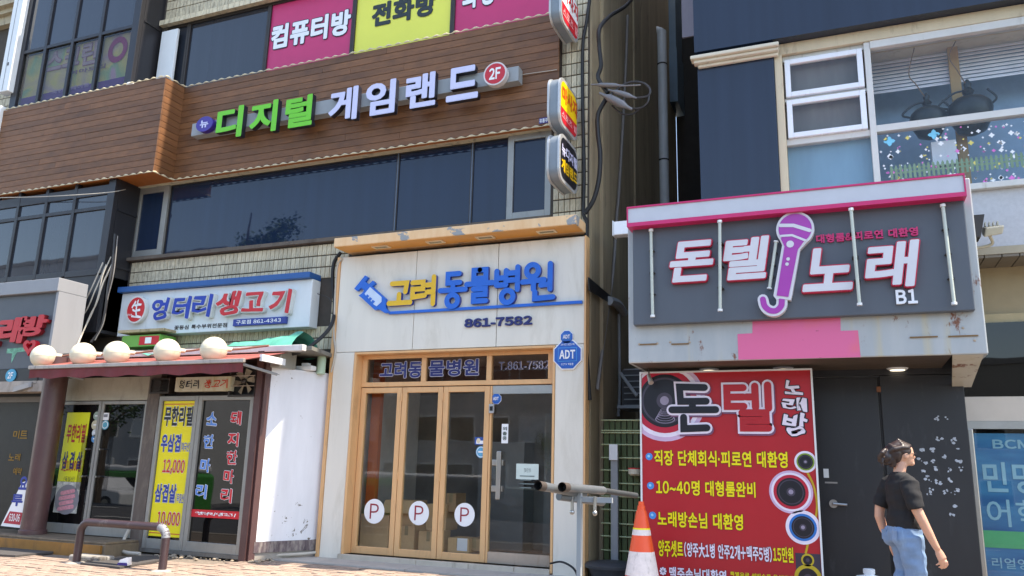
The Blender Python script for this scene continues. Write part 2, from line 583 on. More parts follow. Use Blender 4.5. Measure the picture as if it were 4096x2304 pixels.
def stroke_glyph(name, ch, box, y, wdt, mat, parent, depth=0, side=None, slant=0, square=False):
    """rounded channel letter made of ribbons with round ends; wdt in metres"""
    x0, x1, z0, z1 = box
    mb = MB()
    step = .0012
    for k, st in enumerate(STROKES[ch]):
        if st[0] == 'o':
            rr = st[3] * (z1 - z0)
            cx, cz = x0 + st[1] * (x1 - x0), z0 + st[2] * (z1 - z0)
            pts = [(cx + rr * math.cos(a * math.pi / 12), cz + rr * math.sin(a * math.pi / 12)) for a in range(24)]
            segs = [(pts, True)]
        else:
            segs = [([(x0 + p[0] * (x1 - x0) + slant * (p[1] - .5) * (z1 - z0), z0 + p[1] * (z1 - z0)) for p in st], False)]
        for pts, closed in segs:
            ribbon(mb, pts, wdt, closed, y - k * step - depth, y, side is not None, square)
    return mb.build(name, [mat, side] if side is not None else mat, parent)
def ribbon(mb, pts, wdt, closed, yf, yb, two, square=False):
    h = wdt / 2
    P = [Vector((p[0], p[1])) for p in pts]
    n = len(P)
    L, Rr = [], []
    for i in range(n):
        if closed:
            d0, d1 = (P[i] - P[i - 1]), (P[(i + 1) % n] - P[i])
        else:
            d0 = P[i] - P[i - 1] if i else P[1] - P[0]
            d1 = P[i + 1] - P[i] if i < n - 1 else P[-1] - P[-2]
        if d0.length < 1e-7: d0 = d1
        if d1.length < 1e-7: d1 = d0
        a, b = d0.normalized(), d1.normalized()
        nr = Vector((-(a + b).y, (a + b).x))
        if nr.length < 1e-6:
            nr = Vector((-a.y, a.x))
        nr.normalize()
        c = max(.45, nr.dot(Vector((-a.y, a.x))))
        L.append(P[i] + nr * h / c)
        Rr.append(P[i] - nr * h / c)
    if closed:
        out = L + [L[0]]
        inn = Rr + [Rr[0]]
        N = len(out)
        for y_, flip in ((yf, 0),):
            pass
        k = N
        vs = [(p.x, yf, p.y) for p in out] + [(p.x, yf, p.y) for p in inn] + [(p.x, yb, p.y) for p in out] + [(p.x, yb, p.y) for p in inn]
        mb.cur = 0
        mb.add(vs, [(i, i + 1, N + i + 1, N + i) for i in range(N - 1)])
        if yb > yf:
            mb.cur = 1 if two else 0
            mb.add(vs, [(i, 2 * N + i, 2 * N + i + 1, i + 1) for i in range(N - 1)] + [(N + i, N + i + 1, 3 * N + i + 1, 3 * N + i) for i in range(N - 1)])
        mb.cur = 0
        return
    def cap(c, d, m=6):
        if square:
            return []
        a0 = math.atan2(d.y, d.x)
        return [Vector((c.x + h * math.cos(a0 + math.pi / 2 - math.pi * i / m), c.y + h * math.sin(a0 + math.pi / 2 - math.pi * i / m))) for i in range(1, m)]
    poly = L + cap(P[-1], (P[-1] - P[-2]).normalized()) + Rr[::-1] + cap(P[0], (P[0] - P[1]).normalized())
    k = len(poly)
    # faces as quads along the ribbon plus caps, so bends stay clean
    N = n
    vs = [(p.x, yf, p.y) for p in L] + [(p.x, yf, p.y) for p in Rr]
    mb.cur = 0
    mb.add(vs, [(i, i + 1, N + i + 1, N + i) for i in range(N - 1)])
    for c, l, r_, d in ((P[-1], L[-1], Rr[-1], (P[-1] - P[-2]).normalized()), (P[0], Rr[0], L[0], (P[0] - P[1]).normalized())):
        q = [l] + cap(c, d) + [r_]
        mb.add([(p.x, yf, p.y) for p in q], [tuple(range(len(q)))])
    if yb > yf:
        mb.cur = 1 if two else 0
        mb.add([(p.x, yf, p.y) for p in poly] + [(p.x, yb, p.y) for p in poly], [(i, k + i, k + (i + 1) % k, (i + 1) % k) for i in range(k)])
        mb.cur = 0
# ------------------------------------------------------------------ palette
WOOD = m_wood()
PEEL = m_peel()
CREAM = M('cream_panel', (222, 216, 202), .45, var=.07, scale=1.5, streak=True, dirt=.42, dirtc=(196, 188, 170))
ORANGE = M('orange_frame', (222, 174, 122), .45, var=.08, scale=3, dirt=.32, dirtc=(178, 140, 100), streak=True)
SOFFIT = M('orange_soffit', (226, 160, 78), .5, var=.05)
TILE = M('beige_tile', (202, 189, 160), .6, var=.18, scale=9, rand=.2, dirt=.45, dirtc=(104, 94, 80), bmp=.15)
MORTAR = M('dark_mortar', (74, 67, 60), .9, var=.15, scale=8, bmp=.3)
ALLEY = m_alley()
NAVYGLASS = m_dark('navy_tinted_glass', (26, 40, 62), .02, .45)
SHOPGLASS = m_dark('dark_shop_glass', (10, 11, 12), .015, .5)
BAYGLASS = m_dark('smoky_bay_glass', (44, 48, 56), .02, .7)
CLEAR = m_glass('clear_glass', (.93, .95, .95), 1.4)
SKYPANE = m_glass('reflective_glass', (.93, .95, .97), 1.1)
SMOKE = m_glass('smoky_clear_glass', (.74, .74, .75), 1.0)
BRONZE = M('bronze_frame', (58, 52, 48), .4, .3, var=.12)
BAYFRAME = M('dark_bay_frame', (50, 49, 52), .38, .3, var=.14, streak=True)
ALU = M('grey_aluminium', (150, 148, 142), .4, .35, var=.08, dirt=.2, dirtc=(110, 104, 96))
STEEL = M('brushed_steel', (176, 172, 166), .3, .9, var=.1)
GREYRAIL = M('grey_rail', (150, 154, 156), .5, var=.06)
WHITE = M('white_paint', (226, 228, 228), .4, var=.04)
WHITEGLOSS = M('white_acrylic', (232, 234, 238), .25, var=.03)
BLACK = M('black_rubber', (26, 25, 25), .55, var=.2)
CABLE = M('dark_cable', (48, 46, 46), .5, var=.2)
CABLEW = M('pale_cable', (186, 178, 164), .55, var=.15)
CONC = M('concrete', (158, 150, 140), .85, var=.14, scale=5, bmp=.3, dirt=.3, dirtc=(110, 102, 94))
ROPE = M('cream_rope_light', (212, 198, 166), .4, var=.15, scale=30)
BROWN = M('brown_paint', (86, 60, 58), .42, var=.12, dirt=.2, dirtc=(120, 96, 88), bmp=.1)
REDSIGN = M('red_acrylic', (196, 34, 48), .3, var=.05)
BLUE = M('blue_acrylic', (12, 100, 200), .4, var=.05)
NAVYBLUE = M('navy_letter', (30, 38, 104), .45, var=.05)
YELLOW = M('yellow_letter', (226, 180, 26), .35, var=.05)
PRINTY = M('yellow_print', (240, 222, 24), .35, var=.03)
PRINTR = M('red_print', (206, 30, 46), .35, var=.03)
PRINTB = M('blue_print', (36, 58, 150), .35, var=.03)
PRINTK = M('black_print', (26, 26, 34), .35, var=.03)
PRINTW = M('white_print', (238, 238, 238), .4, var=.02)

# ------------------------------------------------------------------ the setting
def zg(y):
    return .16 + .03 * y if y > -4.6 else .022
mb = MB()
mb.add([(-160, -4.78, -.11), (160, -4.78, -.11), (160, -14, -.2), (-160, -14, -.2), (160, -28, -1.9), (-160, -28, -1.9), (160, -300, -2.0), (-160, -300, -2.0)],
       [(3, 2, 1, 0), (5, 4, 2, 3), (7, 6, 4, 5)])
road = struct(mb.build('road', M('asphalt', (82, 82, 84), .85, var=.15, scale=3, bmp=.5, bscale=120)))
mb = MB()
for yy in (-8.2, -11.6):
    for k in range(-12, 12):
        mb.add([(k * 6, yy - .06, -.135 - .0098 * (abs(yy) - 8.2) + .03), (k * 6 + 3, yy - .06, -.135 - .0098 * (abs(yy) - 8.2) + .03),
                (k * 6 + 3, yy + .06, -.135 - .0098 * (abs(yy) - 8.2) + .03), (k * 6, yy + .06, -.135 - .0098 * (abs(yy) - 8.2) + .03)], [(0, 1, 2, 3)])
struct(mb.build('lane_markings', M('road_paint', (206, 206, 200), .7)))
mb = MB().add([(-160, .12, -.12), (160, .12, -.12), (160, 300, -.12), (-160, 300, -.12)], [(0, 1, 2, 3)])
struct(mb.build('ground', CONC))
mb = MB()
for a, b in ((-60, -3), ):
    pass
mb.add([(-60, -4.62, zg(-4.59) - .006), (40, -4.62, zg(-4.59) - .006), (40, 6, zg(6) - .006), (-60, 6, zg(6) - .006)], [(0, 1, 2, 3)])
PAVEMAT = M('paver', (158, 137, 122), .85, var=.16, scale=9, rand=.14, bmp=.35, dirt=.35, dirtc=(112, 96, 86))
pav = struct(mb.build('pavement', M('sandy_joint', (120, 108, 96), .95, var=.2, scale=20, bmp=.4)))
mb = MB()
for k in range(-50, 36):
    mb.box(k * 1.0 + .004, k * 1.0 + .996, -4.78, -4.6, -.2, .032)
struct(mb.build('kerb', CONC, bevel=.012))
# pavers: the ones in view are single stones, those beside the view are one sheet of stones
rows = []
pw, pd = .2, .1
j = 0
yy = -3.4
while yy < -.5:
    off = .1 if j % 2 else 0
    xx = -13 + off
    while xx < 2:
        rows.append((xx, yy))
        xx += pw
    yy += pd
    j += 1
vis, rest = [], []
for (xx, yy) in rows:
    if (-10.45 < xx < -7.0 and yy > -1.12) or (-12 < xx < -8.0 and yy > -1.5):
        continue
    a, b, k = PIX((xx, yy, zg(yy)))
    (vis if (-40 < a < 4130 and 1800 < b < 2330) else rest).append((xx, yy, k))
vis.sort(key=lambda q: q[2])
rest += [q for q in vis[300:]]
vis = vis[:300]
pm = mesh_box('paver', pw - .008, pd - .008, .05, PAVEMAT)
bm_ = MB()
for (xx, yy, k) in vis:
    o = inst(pm, 'paver', pav, (xx, yy, zg(yy) - .021 + rnd.uniform(-.004, .005)), (R(1.7) + rnd.uniform(-.03, .03), rnd.uniform(-.02, .02), rnd.uniform(-.02, .02)))
for (xx, yy, k) in rest:
    if yy > -3.0 and -12 < xx < 0:
        h = zg(yy) + .003 + rnd.uniform(-.004, .004)
        bm_.box(xx - pw / 2 + .004, xx + pw / 2 - .004, yy - pd / 2 + .004, yy + pd / 2 - .004, h - .05, h)
o = bm_.build('paver_field', PAVEMAT, pav)
o['kind'] = 'stuff'
# concrete apron before the clinic
ap = MB()
xs = [-7.1, -6.05, -4.8, -3.6, -2.2, -.8]
for a, b in zip(xs[:-1], xs[1:]):
    ap.hexa([(a + .004, -.47, zg(-.47) - .1), (b - .004, -.47, zg(-.47) - .1), (b - .004, .1, zg(.1) - .1), (a + .004, .1, zg(.1) - .1)],
            [(a + .004, -.47, zg(-.47) + .012), (b - .004, -.47, zg(-.47) + .012), (b - .004, .1, zg(.1) + .006), (a + .004, .1, zg(.1) + .006)])
struct(ap.build('apron', M('pale_concrete', (170, 164, 156), .8, var=.1, scale=4, bmp=.2, dirt=.2, dirtc=(150, 142, 132))))

# ------------------------------------------------------------------ main building (tiled block with the wooden fascia)
XC = -2.8                                   # corner at the alley
HB = 14.0
zsill = XZ(1000, 985, .2)[1]
ztop2 = XZ(1400, 640, .2)[1]
xwl, xwr = XZ(530, 900, .15)[0], XZ(2203, 700, .15)[0]
ztop3 = XZ(900, 62, .2)[1]
xw3l = XZ(655, 220, .15)[0]
zw3b = 7.0
bld = thing('tiled_building', 'four storey beige tiled block carrying the brown wooden fascia', 'building', (-8, .2, 0))
mb = MB()
mb.box(-16, XC, .36, 6.0, 2.92, HB)                   # core, leaving the clinic room free
mb.box(-16, -6.22, .36, 6.0, -.1, 2.919)
mb.box(-2.94, XC, .36, 6.0, -.1, 2.919)
mb.box(-6.219, -2.941, 3.62, 6.0, -.1, 2.919)
def strip(x0, x1, z0, z1, y=.15):
    mb.box(x0, x1, y, .36, z0, z1)
strip(-16, -6.45, 2.6, zsill - .03)
strip(-3.14, XC, 2.6, zsill - .03)
strip(-6.45, -3.14, 2.95, zsill - .03)
strip(-16, xwl, zsill - .03, ztop2 + .02)
strip(xwr, XC, zsill - .03, ztop2 + .02)
strip(-16, XC, ztop2 + .02, zw3b)
strip(-16, xw3l, zw3b, ztop3)
strip(xwr + .05, XC, zw3b, ztop3)
strip(-16, XC, ztop3, HB)
mb.box(-16, XC + .08, .0, 6.0, HB, HB + .25)
wall = mb.build('wall', MORTAR, bld)
# side wall along the alley
mb = MB()
mb.box(XC, XC + .03, .17, 6.0, -.1, HB)
mb.box(XC, XC + .075, .55, .95, -.1, HB)
mb.box(XC, XC + .06, 2.4, 2.8, -.1, HB)
mb.build('alley_wall', ALLEY, bld)
# tiles
tw, th = .076, .17
def blocked(x, z):
    if -10.1 < x < -6.55 and 3.2 < z < 3.85:
        return True
    return False
cells = []
def region(x0, x1, z0, z1, y=.15):
    z = z1
    r = 0
    while z - th > z0 - .02:
        x = x0
        while x + tw <= x1 + .01:
            c = (x + tw / 2, y - .004, z - th / 2)
            if not blocked(c[0], c[2]):
                a, b, k = PIX(c)
                if -30 < a < 4130 and -60 < b < 2310:
                    cells.append((k, c))
            x += tw
        z -= th
        r += 1
region(-10.4, -6.3, 2.75, zsill - .1)
region(-10.4, xwl - .01, zsill - .1, 5.62)
region(xwr + .04, XC - .005, 4.35, 9.6)
region(-10.4, xw3l - .01, 7.15, ztop3)
region(-10.4, -6.5, ztop3 + .1, 9.9)
region(-16, -13.75, 5.0, 8.2)
cells.sort(key=lambda q: q[0])
tm = mesh_box('tile', tw - .009, .024, th - .016, TILE, .004)
sm = MB()
for k, c in cells[:300]:
    inst(tm, 'tile', wall, c, (rnd.uniform(-.012, .012), 0, rnd.uniform(-.015, .015)))
for k, c in cells[300:]:
    d = rnd.uniform(-.002, .002)
    sm.box(c[0] - tw / 2 + .004, c[0] + tw / 2 - .004, c[1] - .011 + d, c[1] + .011, c[2] - th / 2 + .008, c[2] + th / 2 - .008)
o = sm.build('tile_field', M('beige_tile_field', (196, 183, 155), .6, var=.26, scale=14, dirt=.5, dirtc=(104, 94, 80), bmp=.15), wall)
o['kind'] = 'stuff'
# soldier course over the upper windows and the sills
mb = MB()
for k in range(52):
    x = xw3l - .1 + k * .115
    if x < XC - .2:
        mb.box(x, x + .108, .06, .15, ztop3, ztop3 + .09)
mb.build('lintel_course', TILE, bld)
mb = MB().box(xwl - .03, xwr + .02, .06, .33, zsill - .085, zsill - .032)
mb.build('window_ledge', M('ledge_stone', (96, 86, 76), .8, var=.2, dirt=.3), bld)

# second floor window band
def window(name, x0, x1, z0, z1, y, fr, fmat, gmat, depth=.07, bottom=None):
    f = frame_rect(MB(), x0, x1, z0, z1, fr, y, y + depth, bottom).build(name, fmat, bld, bevel=.004)
    MB().box(x0 + fr, x1 - fr, y + depth * .4, y + depth * .4 + .008, z0 + (bottom or fr), z1 - fr).build('pane', gmat, f)
    return f
xa = XZ(668, 880, .2)[0]
xb = XZ(2033, 720, .2)[0]
window('window', xwl + .005, xa, zsill, ztop2, .16, .10, ALU, NAVYGLASS)
xs = [xa, XZ(*px('B', 1075, 1250), .22)[0], XZ(*px('B', 1612, 1250), .22)[0], xb]
for a, b in zip(xs[:-1], xs[1:]):
    f = frame_rect(MB(), a + .004, b - .004, zsill, ztop2, .018, .2, .26).build('window', BRONZE, bld)
    MB().box(a + .02, b - .02, .215, .223, zsill + .018, ztop2 - .018).build('pane', NAVYGLASS, f)
MB().box(xs[1] - .007, xs[1] + .007, .196, .2, zsill, ztop2).build('sealant_joint', M('pale_sealant', (96, 110, 128), .6), bld)
MB().box(xs[2] - .007, xs[2] + .007, .196, .2, zsill, ztop2).build('sealant_joint', MATS['pale_sealant'], bld)
window('window', xb, xwr, zsill, ztop2, .16, .085, ALU, NAVYGLASS)
MB().box(xwl, xwr, .1, .2, ztop2, ztop2 + .03).build('head_trim', M('cream_trim', (200, 188, 160), .6, dirt=.3), bld)
# third floor windows, three of them covered by printed film
x3 = [XZ(738, 300, .2)[0], XZ(1062, 250, .2)[0], XZ(1413, 150, .2)[0], XZ(1812, 80, .2)[0], xwr]
PINK = M('pink_film', (196, 48, 104), .4, var=.05, scale=2)
YFILM = M('lemon_film', (228, 226, 88), .4, var=.03, scale=2)
for k, (a, b) in enumerate(zip(x3[:-1], x3[1:])):
    f = frame_rect(MB(), a, b, zw3b, ztop3, .035, .17, .25).build('window', BRONZE, bld, bevel=.004)
    MB().box(a + .035, b - .035, .2, .208, zw3b + .03, ztop3 - .035).build('pane', [BAYGLASS, PINK, YFILM, PINK][k], f)
def film_text(s, box, mat, out):
    lettering('lettering', s, box, .193, mat, bld, .045, outline=out, olw=.035)
film_text('컴퓨터방', WBOX('B', 163, 190, 722, 243, .19), WHITEGLOSS, PRINTK)
lettering('lettering', '전화방', WBOX('B', 888, 30, 1345, 103, .19), .193, M('green_black_print', (36, 44, 42), .4), bld, .05)
film_text('화상', WBOX('B', 1545, -120, 1780, 22, .19), WHITEGLOSS, PRINTK)
x0, x1 = XZ(640, 300, .17)[0], XZ(703, 310, .17)[0]
frame_rect(MB(), xw3l + .01, x3[0] - .003, zw3b, ztop3, .04, .17, .26).build('side_window_frame', BRONZE, bld)
MB().box(xw3l + .05, x3[0] - .04, .2, .21, zw3b, ztop3 - .04).build('side_pane', BAYGLASS, bld)
tag(MB().box(x0 + .01, x1, .085, .13, 7.1, XZ(700, 118, .1)[1]).build('white_board', WHITE, bevel=.004),
    'narrow white board upright beside the upper dark window', 'board')

# ------------------------------------------------------------------ wooden fascia
XR, ZB, ZT = -9.61, 5.66, 7.24
wf = thing('wooden_fascia', 'long brown stained plank fascia stepping forward at the left', 'fascia', (-8, 0, ZB))
nP = 15
ph = (ZT - ZB) / nP
def plank(name, L, y_rot, loc):
    pass
xr2 = XZ(2238, 60, 0)[0]
pml = {}
def add_plank(L, loc, rot=0):
    k = round(L, 3)
    if k not in pml:
        pml[k] = mesh_box('plank', L, .03, ph - .004, WOOD, .003)
    inst(pml[k], 'plank', wf, (loc[0], loc[1] + rnd.uniform(-.0015, .0015), loc[2]), (0, 0, rot))
for r in range(nP):
    z = ZB + (r + .5) * ph
    LR = xr2 - XR
    cut = [2.3, 4.1, 3.2, 2.7, 3.8][r % 5]
    add_plank(round(cut, 3) - .002, (XR + cut / 2, .015, z))
    add_plank(round(LR - cut, 3) - .002, (XR + cut + (LR - cut) / 2, .015, z))
    cl = [1.6, 2.9, 2.2, 1.2, 2.6][(r * 2 + 1) % 5]
    add_plank(round(cl, 3) - .002, (XR - cl / 2, -.385, z))
    add_plank(round(4.6 - cl, 3) - .002, (XR - cl - (4.6 - cl) / 2, -.385, z))
    add_plank(.385, (XR + .002 - .015, -.185, z), R(90))
DW = M('dark_backing', (46, 34, 28), .8)
mb = MB()
mb.box(XR, xr2, .032, .149, ZB + .02, ZT - .01)
mb.box(XR - 4.6, XR - .035, -.368, .149, ZB + .03, ZT - .02)
mb.build('backing_frame', DW, wf)
mb = MB().box(XR - 4.6, XR - .035, -.366, .149, ZB + .006, ZB + .028)
mb.box(XR + .001, xr2, .034, .149, ZB + .004, ZB + .018)
mb.build('soffit_board', M('orange_wood', (168, 98, 46), .5, var=.12, scale=3), wf)
# rope lights along its edges
def rope(name, pts, label):
    out, rs = [], []
    for a, b in zip(pts[:-1], pts[1:]):
        a, b = Vector(a), Vector(b)
        n = max(2, int((b - a).length / .022))
        for i in range(n):
            ph_ = len(out)
            p = a.lerp(b, i / n)
            out.append(p + Vector((0, .003 * math.sin(ph_ * .5), .006 * math.sin(ph_ * .9))))
            rs.append(.0095 + .006 * math.sin(ph_ * .9))
    return tag(MB().tube(out, rs, 6).build(name, ROPE, smooth=True), label, 'rope light')
rope('rope_light', [(XR - 4.6, -.405, ZT + .012), (XR + .004, -.405, ZT + .012), (XR + .012, -.01, ZT + .012), (xr2, -.01, ZT + .012)], 'cream rope light along the top edge of the wooden fascia')
rope('rope_light', [(XR - 4.6, -.405, ZB - .012), (XR + .004, -.405, ZB - .012), (XR + .012, -.012, ZB - .012), (xr2, -.012, ZB - .012)], 'cream rope light along the bottom edge of the wooden fascia')

# ------------------------------------------------------------------ glazed bay on the left
BY = -.33
xbr = -10.45
xbl = XZ(*px('T', 80, 830), BY)[0]
cols = [XZ(*px('T', a, b), BY)[0] for a, b in ((375, 385), (600, 335), (830, 280))]
bay = thing('glazed_bay', 'dark framed projecting glass bay behind the wooden fascia', 'bay window', (-12, 0, 3))
zt_h = XZ(*px('T', 600, 335), BY)[1]
zt_b = XZ(*px('T', 600, 800), BY)[1]
zl_h = XZ(*px('E', 490, 268), BY)[1]
zl_b = XZ(*px('E', 430, 725), BY)[1]
mb = MB()
def member(x0, x1, z0, z1, y0=BY, y1=BY + .08):
    mb.box(x0, x1, y0, y1, z0, z1)
edges = [xbl] + cols + [xbr]
for i, x in enumerate(edges):
    wd = .075 if i in (0, 4) else .032
    if i == 0:
        member(x, x + 2 * wd, zl_b - .03, 11.2)
    elif i == 4:
        member(x - 2 * wd, x, zl_b - .03, 11.2)
    else:
        member(x - wd, x + wd, zl_b - .03, 11.2)
for z, hh in ((zl_b, .1), (zl_h, .06), (zt_b, .1), (zt_h, .06), (5.5, .16), (10.2, .1)):
    for a, b in zip(edges[:-1], edges[1:]):
        mb.box(a + .15 if a == xbl else a + .032, b - .15 if b == xbr else b - .032, BY + .004, BY + .076, z - hh / 2, z + hh / 2)
mb.build('frame', BAYFRAME, bay, bevel=.004)
mb = MB()
mb.box(xbr - .04, xbr, BY + .082, .149, zl_b - .9, 11.2)
mb.build('side_panel', BAYFRAME, bay)
for z in (zt_h + .1, zl_h - .05, zl_b + .1):
    MB().box(xbr + .001, xbr + .018, BY + .1, .14, z, z + .035).build('side_rib', BAYFRAME, bay)
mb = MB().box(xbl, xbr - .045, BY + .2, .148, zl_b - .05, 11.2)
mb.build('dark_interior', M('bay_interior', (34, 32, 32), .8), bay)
for a, b in zip(edges[:-1], edges[1:]):
    a2 = a + (.15 if a == xbl else .032)
    b2 = b - (.15 if b == xbr else .032)
    MB().box(a2, b2, BY + .03, BY + .036, zt_h + .03, 10.15).build('pane', BAYGLASS, bay)
    MB().box(a2, b2, BY + .03, BY + .036, zt_b + .05, zt_h - .03).build('pane', SMOKE, bay)
    MB().box(a2, b2, BY + .03, BY + .036, zl_h + .03, 5.42).build('pane', BAYGLASS, bay)
    MB().box(a2, b2, BY + .03, BY + .036, zl_b + .05, zl_h - .03).build('pane', BAYGLASS, bay)
MB().box(xbl + .01, xbr, BY + .02, .149, zl_b - .95, zl_b - .052).build('apron_panel', BAYFRAME, bay)
# poster behind the bay's lower panes
def m_poster():
    m, t, b = base_mat('faded_poster_print')
    f = noise(t, coords(t), 1.6, 2, .5, .6)
    n = nd(t, 'ShaderNodeValToRGB')
    e = n.color_ramp.elements
    e[0].position, e[0].color = .3, (*lin((186, 150, 178)), 1)
    e[1].position, e[1].color = .72, (*lin((206, 172, 186)), 1)
    for p, c in ((.42, (214, 196, 150)), (.52, (226, 212, 120)), (.62, (160, 196, 140))):
        q = e.new(p)
        q.color = (*lin(c), 1)
    t.links.new(f, n.inputs[0])
    t.links.new(n.outputs[0], b.inputs['Base Color'])
    b.inputs['Roughness'].default_value = .6
    return m
pst = thing('window_poster', 'faded pink and yellow poster with purple foot behind the bay panes', 'poster', (-12, BY + .1, zt_b))
MB().box(xbl + .16, xbr - .16, BY + .1, BY + .104, zt_b + .05, zt_h - .03).build('sheet', m_poster(), pst)
MB().box(xbl + .16, xbr - .16, BY + .094, BY + .098, zt_b + .06, zt_b + .24).build('purple_strip', M('purple_print', (112, 56, 140), .5), pst)
PALEP = M('pale_poster_letter', (196, 170, 168), .5)
lettering('lettering', '스크린', WBOX('T', 400, 430, 790, 520, BY + .09), BY + .09, PALEP, pst, .03, outline=M('rose_print', (170, 90, 120), .5), olw=.02)
lettering('lettering', '여아모집', WBOX('T', 580, 590, 870, 560, BY + .09), BY + .09, M('mauve_print', (150, 110, 130), .5), pst, .02)
lettering('lettering', '국민카페이용', WBOX('T', 430, 750, 740, 715, BY + .088), BY + .088, M('lilac_print', (190, 160, 200), .5), pst, .02)
mb = MB().ring(*W('T', 975, 410, BY + .09), .22, .24, .45, BY + .09)
mb.build('ring_emblem', M('magenta_print', (170, 50, 110), .5), pst)
mb = MB().ball((XZ(*px('T', 1025, 695), -.42)[0], -.30, ZT + .06), .05, 12, 8, 1.6, 1, .8)
tag(mb.build('security_camera', WHITE, smooth=True), 'small white camera housing on the fascia edge below the bay', 'camera')
# white strip light standing beside the bay
lb = thing('strip_lightbox', 'tall narrow white lightbox at the left edge of the bay', 'lightbox', (xbl - .15, -.3, 7))
xl0, xl1 = XZ(*px('T', 8, 740), -.42)[0], XZ(*px('T', 68, 760), -.42)[0]
zlb = XZ(*px('T', 35, 760), -.42)[1]
MB().box(xl1 - .26, xl1, -.44, -.27, zlb, 11.5).build('casing', WHITE, lb, bevel=.012)
MB().box(xl1 - .15, xl1 - .135, -.444, -.44, zlb + .03, 11.4).build('seam', GREYRAIL, lb)
for z in (zlb + .5, zlb + 1.9):
    MB().box(xl1 - .12, xl1 - .09, -.446, -.44, z, z + .06).build('clip', BRONZE, lb)
lb2 = thing('strip_lightbox', 'short white lightbox below the tall one beside the fascia', 'lightbox', (xl0 - .2, -.3, 5))
MB().box(xl1 - .36, xl1 - .06, -.46, -.27, 6.2, zlb - .28).build('casing', WHITE, lb2, bevel=.012)
MB().box(xl1 - .19, xl1 - .175, -.464, -.46, 6.25, zlb - .33).build('seam', GREYRAIL, lb2)
# stone cornice of the far left wall
mb = MB()
zc = XZ(*px('T', 50, 190), 0)[1]
for k, (d, h) in enumerate(((.12, .18), (.2, .1), (.3, .12))):
    mb.box(-16, xl1 - .3, .15 - d, .15, zc + [0, .18, .28][k], zc + [0, .18, .28][k] + h)
mb.build('stone_cornice', M('cornice_stone', (178, 164, 138), .8, var=.15, dirt=.3), bld)

# ------------------------------------------------------------------ channel letter sign on the fascia
gs = thing('channel_letter_sign', 'green and lavender channel letters on a grey rail across the wood', 'sign', (XZ(1420, 400, -.1)[0], -.1, 6.2))
rx0, rx1 = W('A', 1388, 940, -.15)[0], W('B', 1945, 545, -.15)[0]
rz1, rz0 = W('A', 1388, 885, -.15)[1], W('A', 1388, 995, -.15)[1]
MB().box(rx0, rx1, -.15, -.001, rz0 + .02, rz1 - .03).build('rail', GREYRAIL, gs, bevel=.006)
GREEN = M('green_acrylic', (104, 200, 34), .3, var=.04)
LAV = M('lavender_acrylic', (204, 204, 232), .3, var=.03)
DKSIDE = M('dark_letter_side', (38, 38, 48), .4)
for ch, v, b, mt in (('디', 'A', (1580, 792, 1745, 985), GREEN), ('지', 'B', (10, 752, 185, 945), GREEN), ('털', 'B', (265, 712, 445, 902), GREEN),
                     ('게', 'B', (580, 655, 770, 858), LAV), ('임', 'B', (845, 605, 1045, 812), LAV), ('랜', 'B', (1135, 552, 1340, 758), LAV), ('드', 'B', (1430, 502, 1650, 705), LAV)):
    lettering('letter', ch, WBOX(v, *b, -.25), -.165, mt, gs, .036, depth=.085, side=DKSIDE)
def badge(cx, cz, rx, rz, y, dep, mat, side, s, tm_, par, name='badge', rim=None, tb=.5):
    n = 36
    mb = MB()
    pts = [(cx + rx * math.cos(i * 2 * math.pi / n), cz + rz * math.sin(i * 2 * math.pi / n)) for i in range(n)]
    mb.prism(pts, y - dep, y)
    o = mb.build(name, rim or mat, par)
    if rim:
        MB().disc(cx, cz, rx * .88, rz * .88, y - dep - .002).build('face', mat, o)
    if s:
        lettering('lettering', s, (cx - rx * tb, cx + rx * tb, cz - rz * tb, cz + rz * tb), y - dep - .004, tm_, o, .035)
    return o
c = W('A', 1480, 898, -.25)
badge(*c, .165, .125, -.165, .085, M('purple_acrylic', (62, 46, 140), .3), None, '뉴', LAV, gs)
c = W('B', 1775, 533, -.25)
badge(*c, .165, .165, -.165, .085, REDSIGN, None, '2F', PRINTW, gs, rim=M('pale_rim', (214, 206, 204), .35))
tag(MB().box(*WBOX('B', 2095, 858, 2180, 885, -.01)[:2], -.012, -.002, *WBOX('B', 2095, 858, 2180, 885, -.01)[2:]).build('name_plate', M('violet_plate', (78, 66, 130), .4)),
    'tiny violet plate with white lettering at the fascia corner', 'plate')
pl = bpy.data.objects['name_plate']
b = WBOX('B', 2098, 862, 2176, 881, -.014)
lettering('lettering', '유흥주점', b, -.014, PRINTW, pl, .03)
tag(MB().tube([(rx1, -.02, W('B', 1980, 545, 0)[1]), (xr2 - .02, -.02, W('B', 2230, 510, 0)[1])], .005, 5).build('sign_wire', CABLEW), 'thin pale wire running right from the channel letter rail', 'wire')

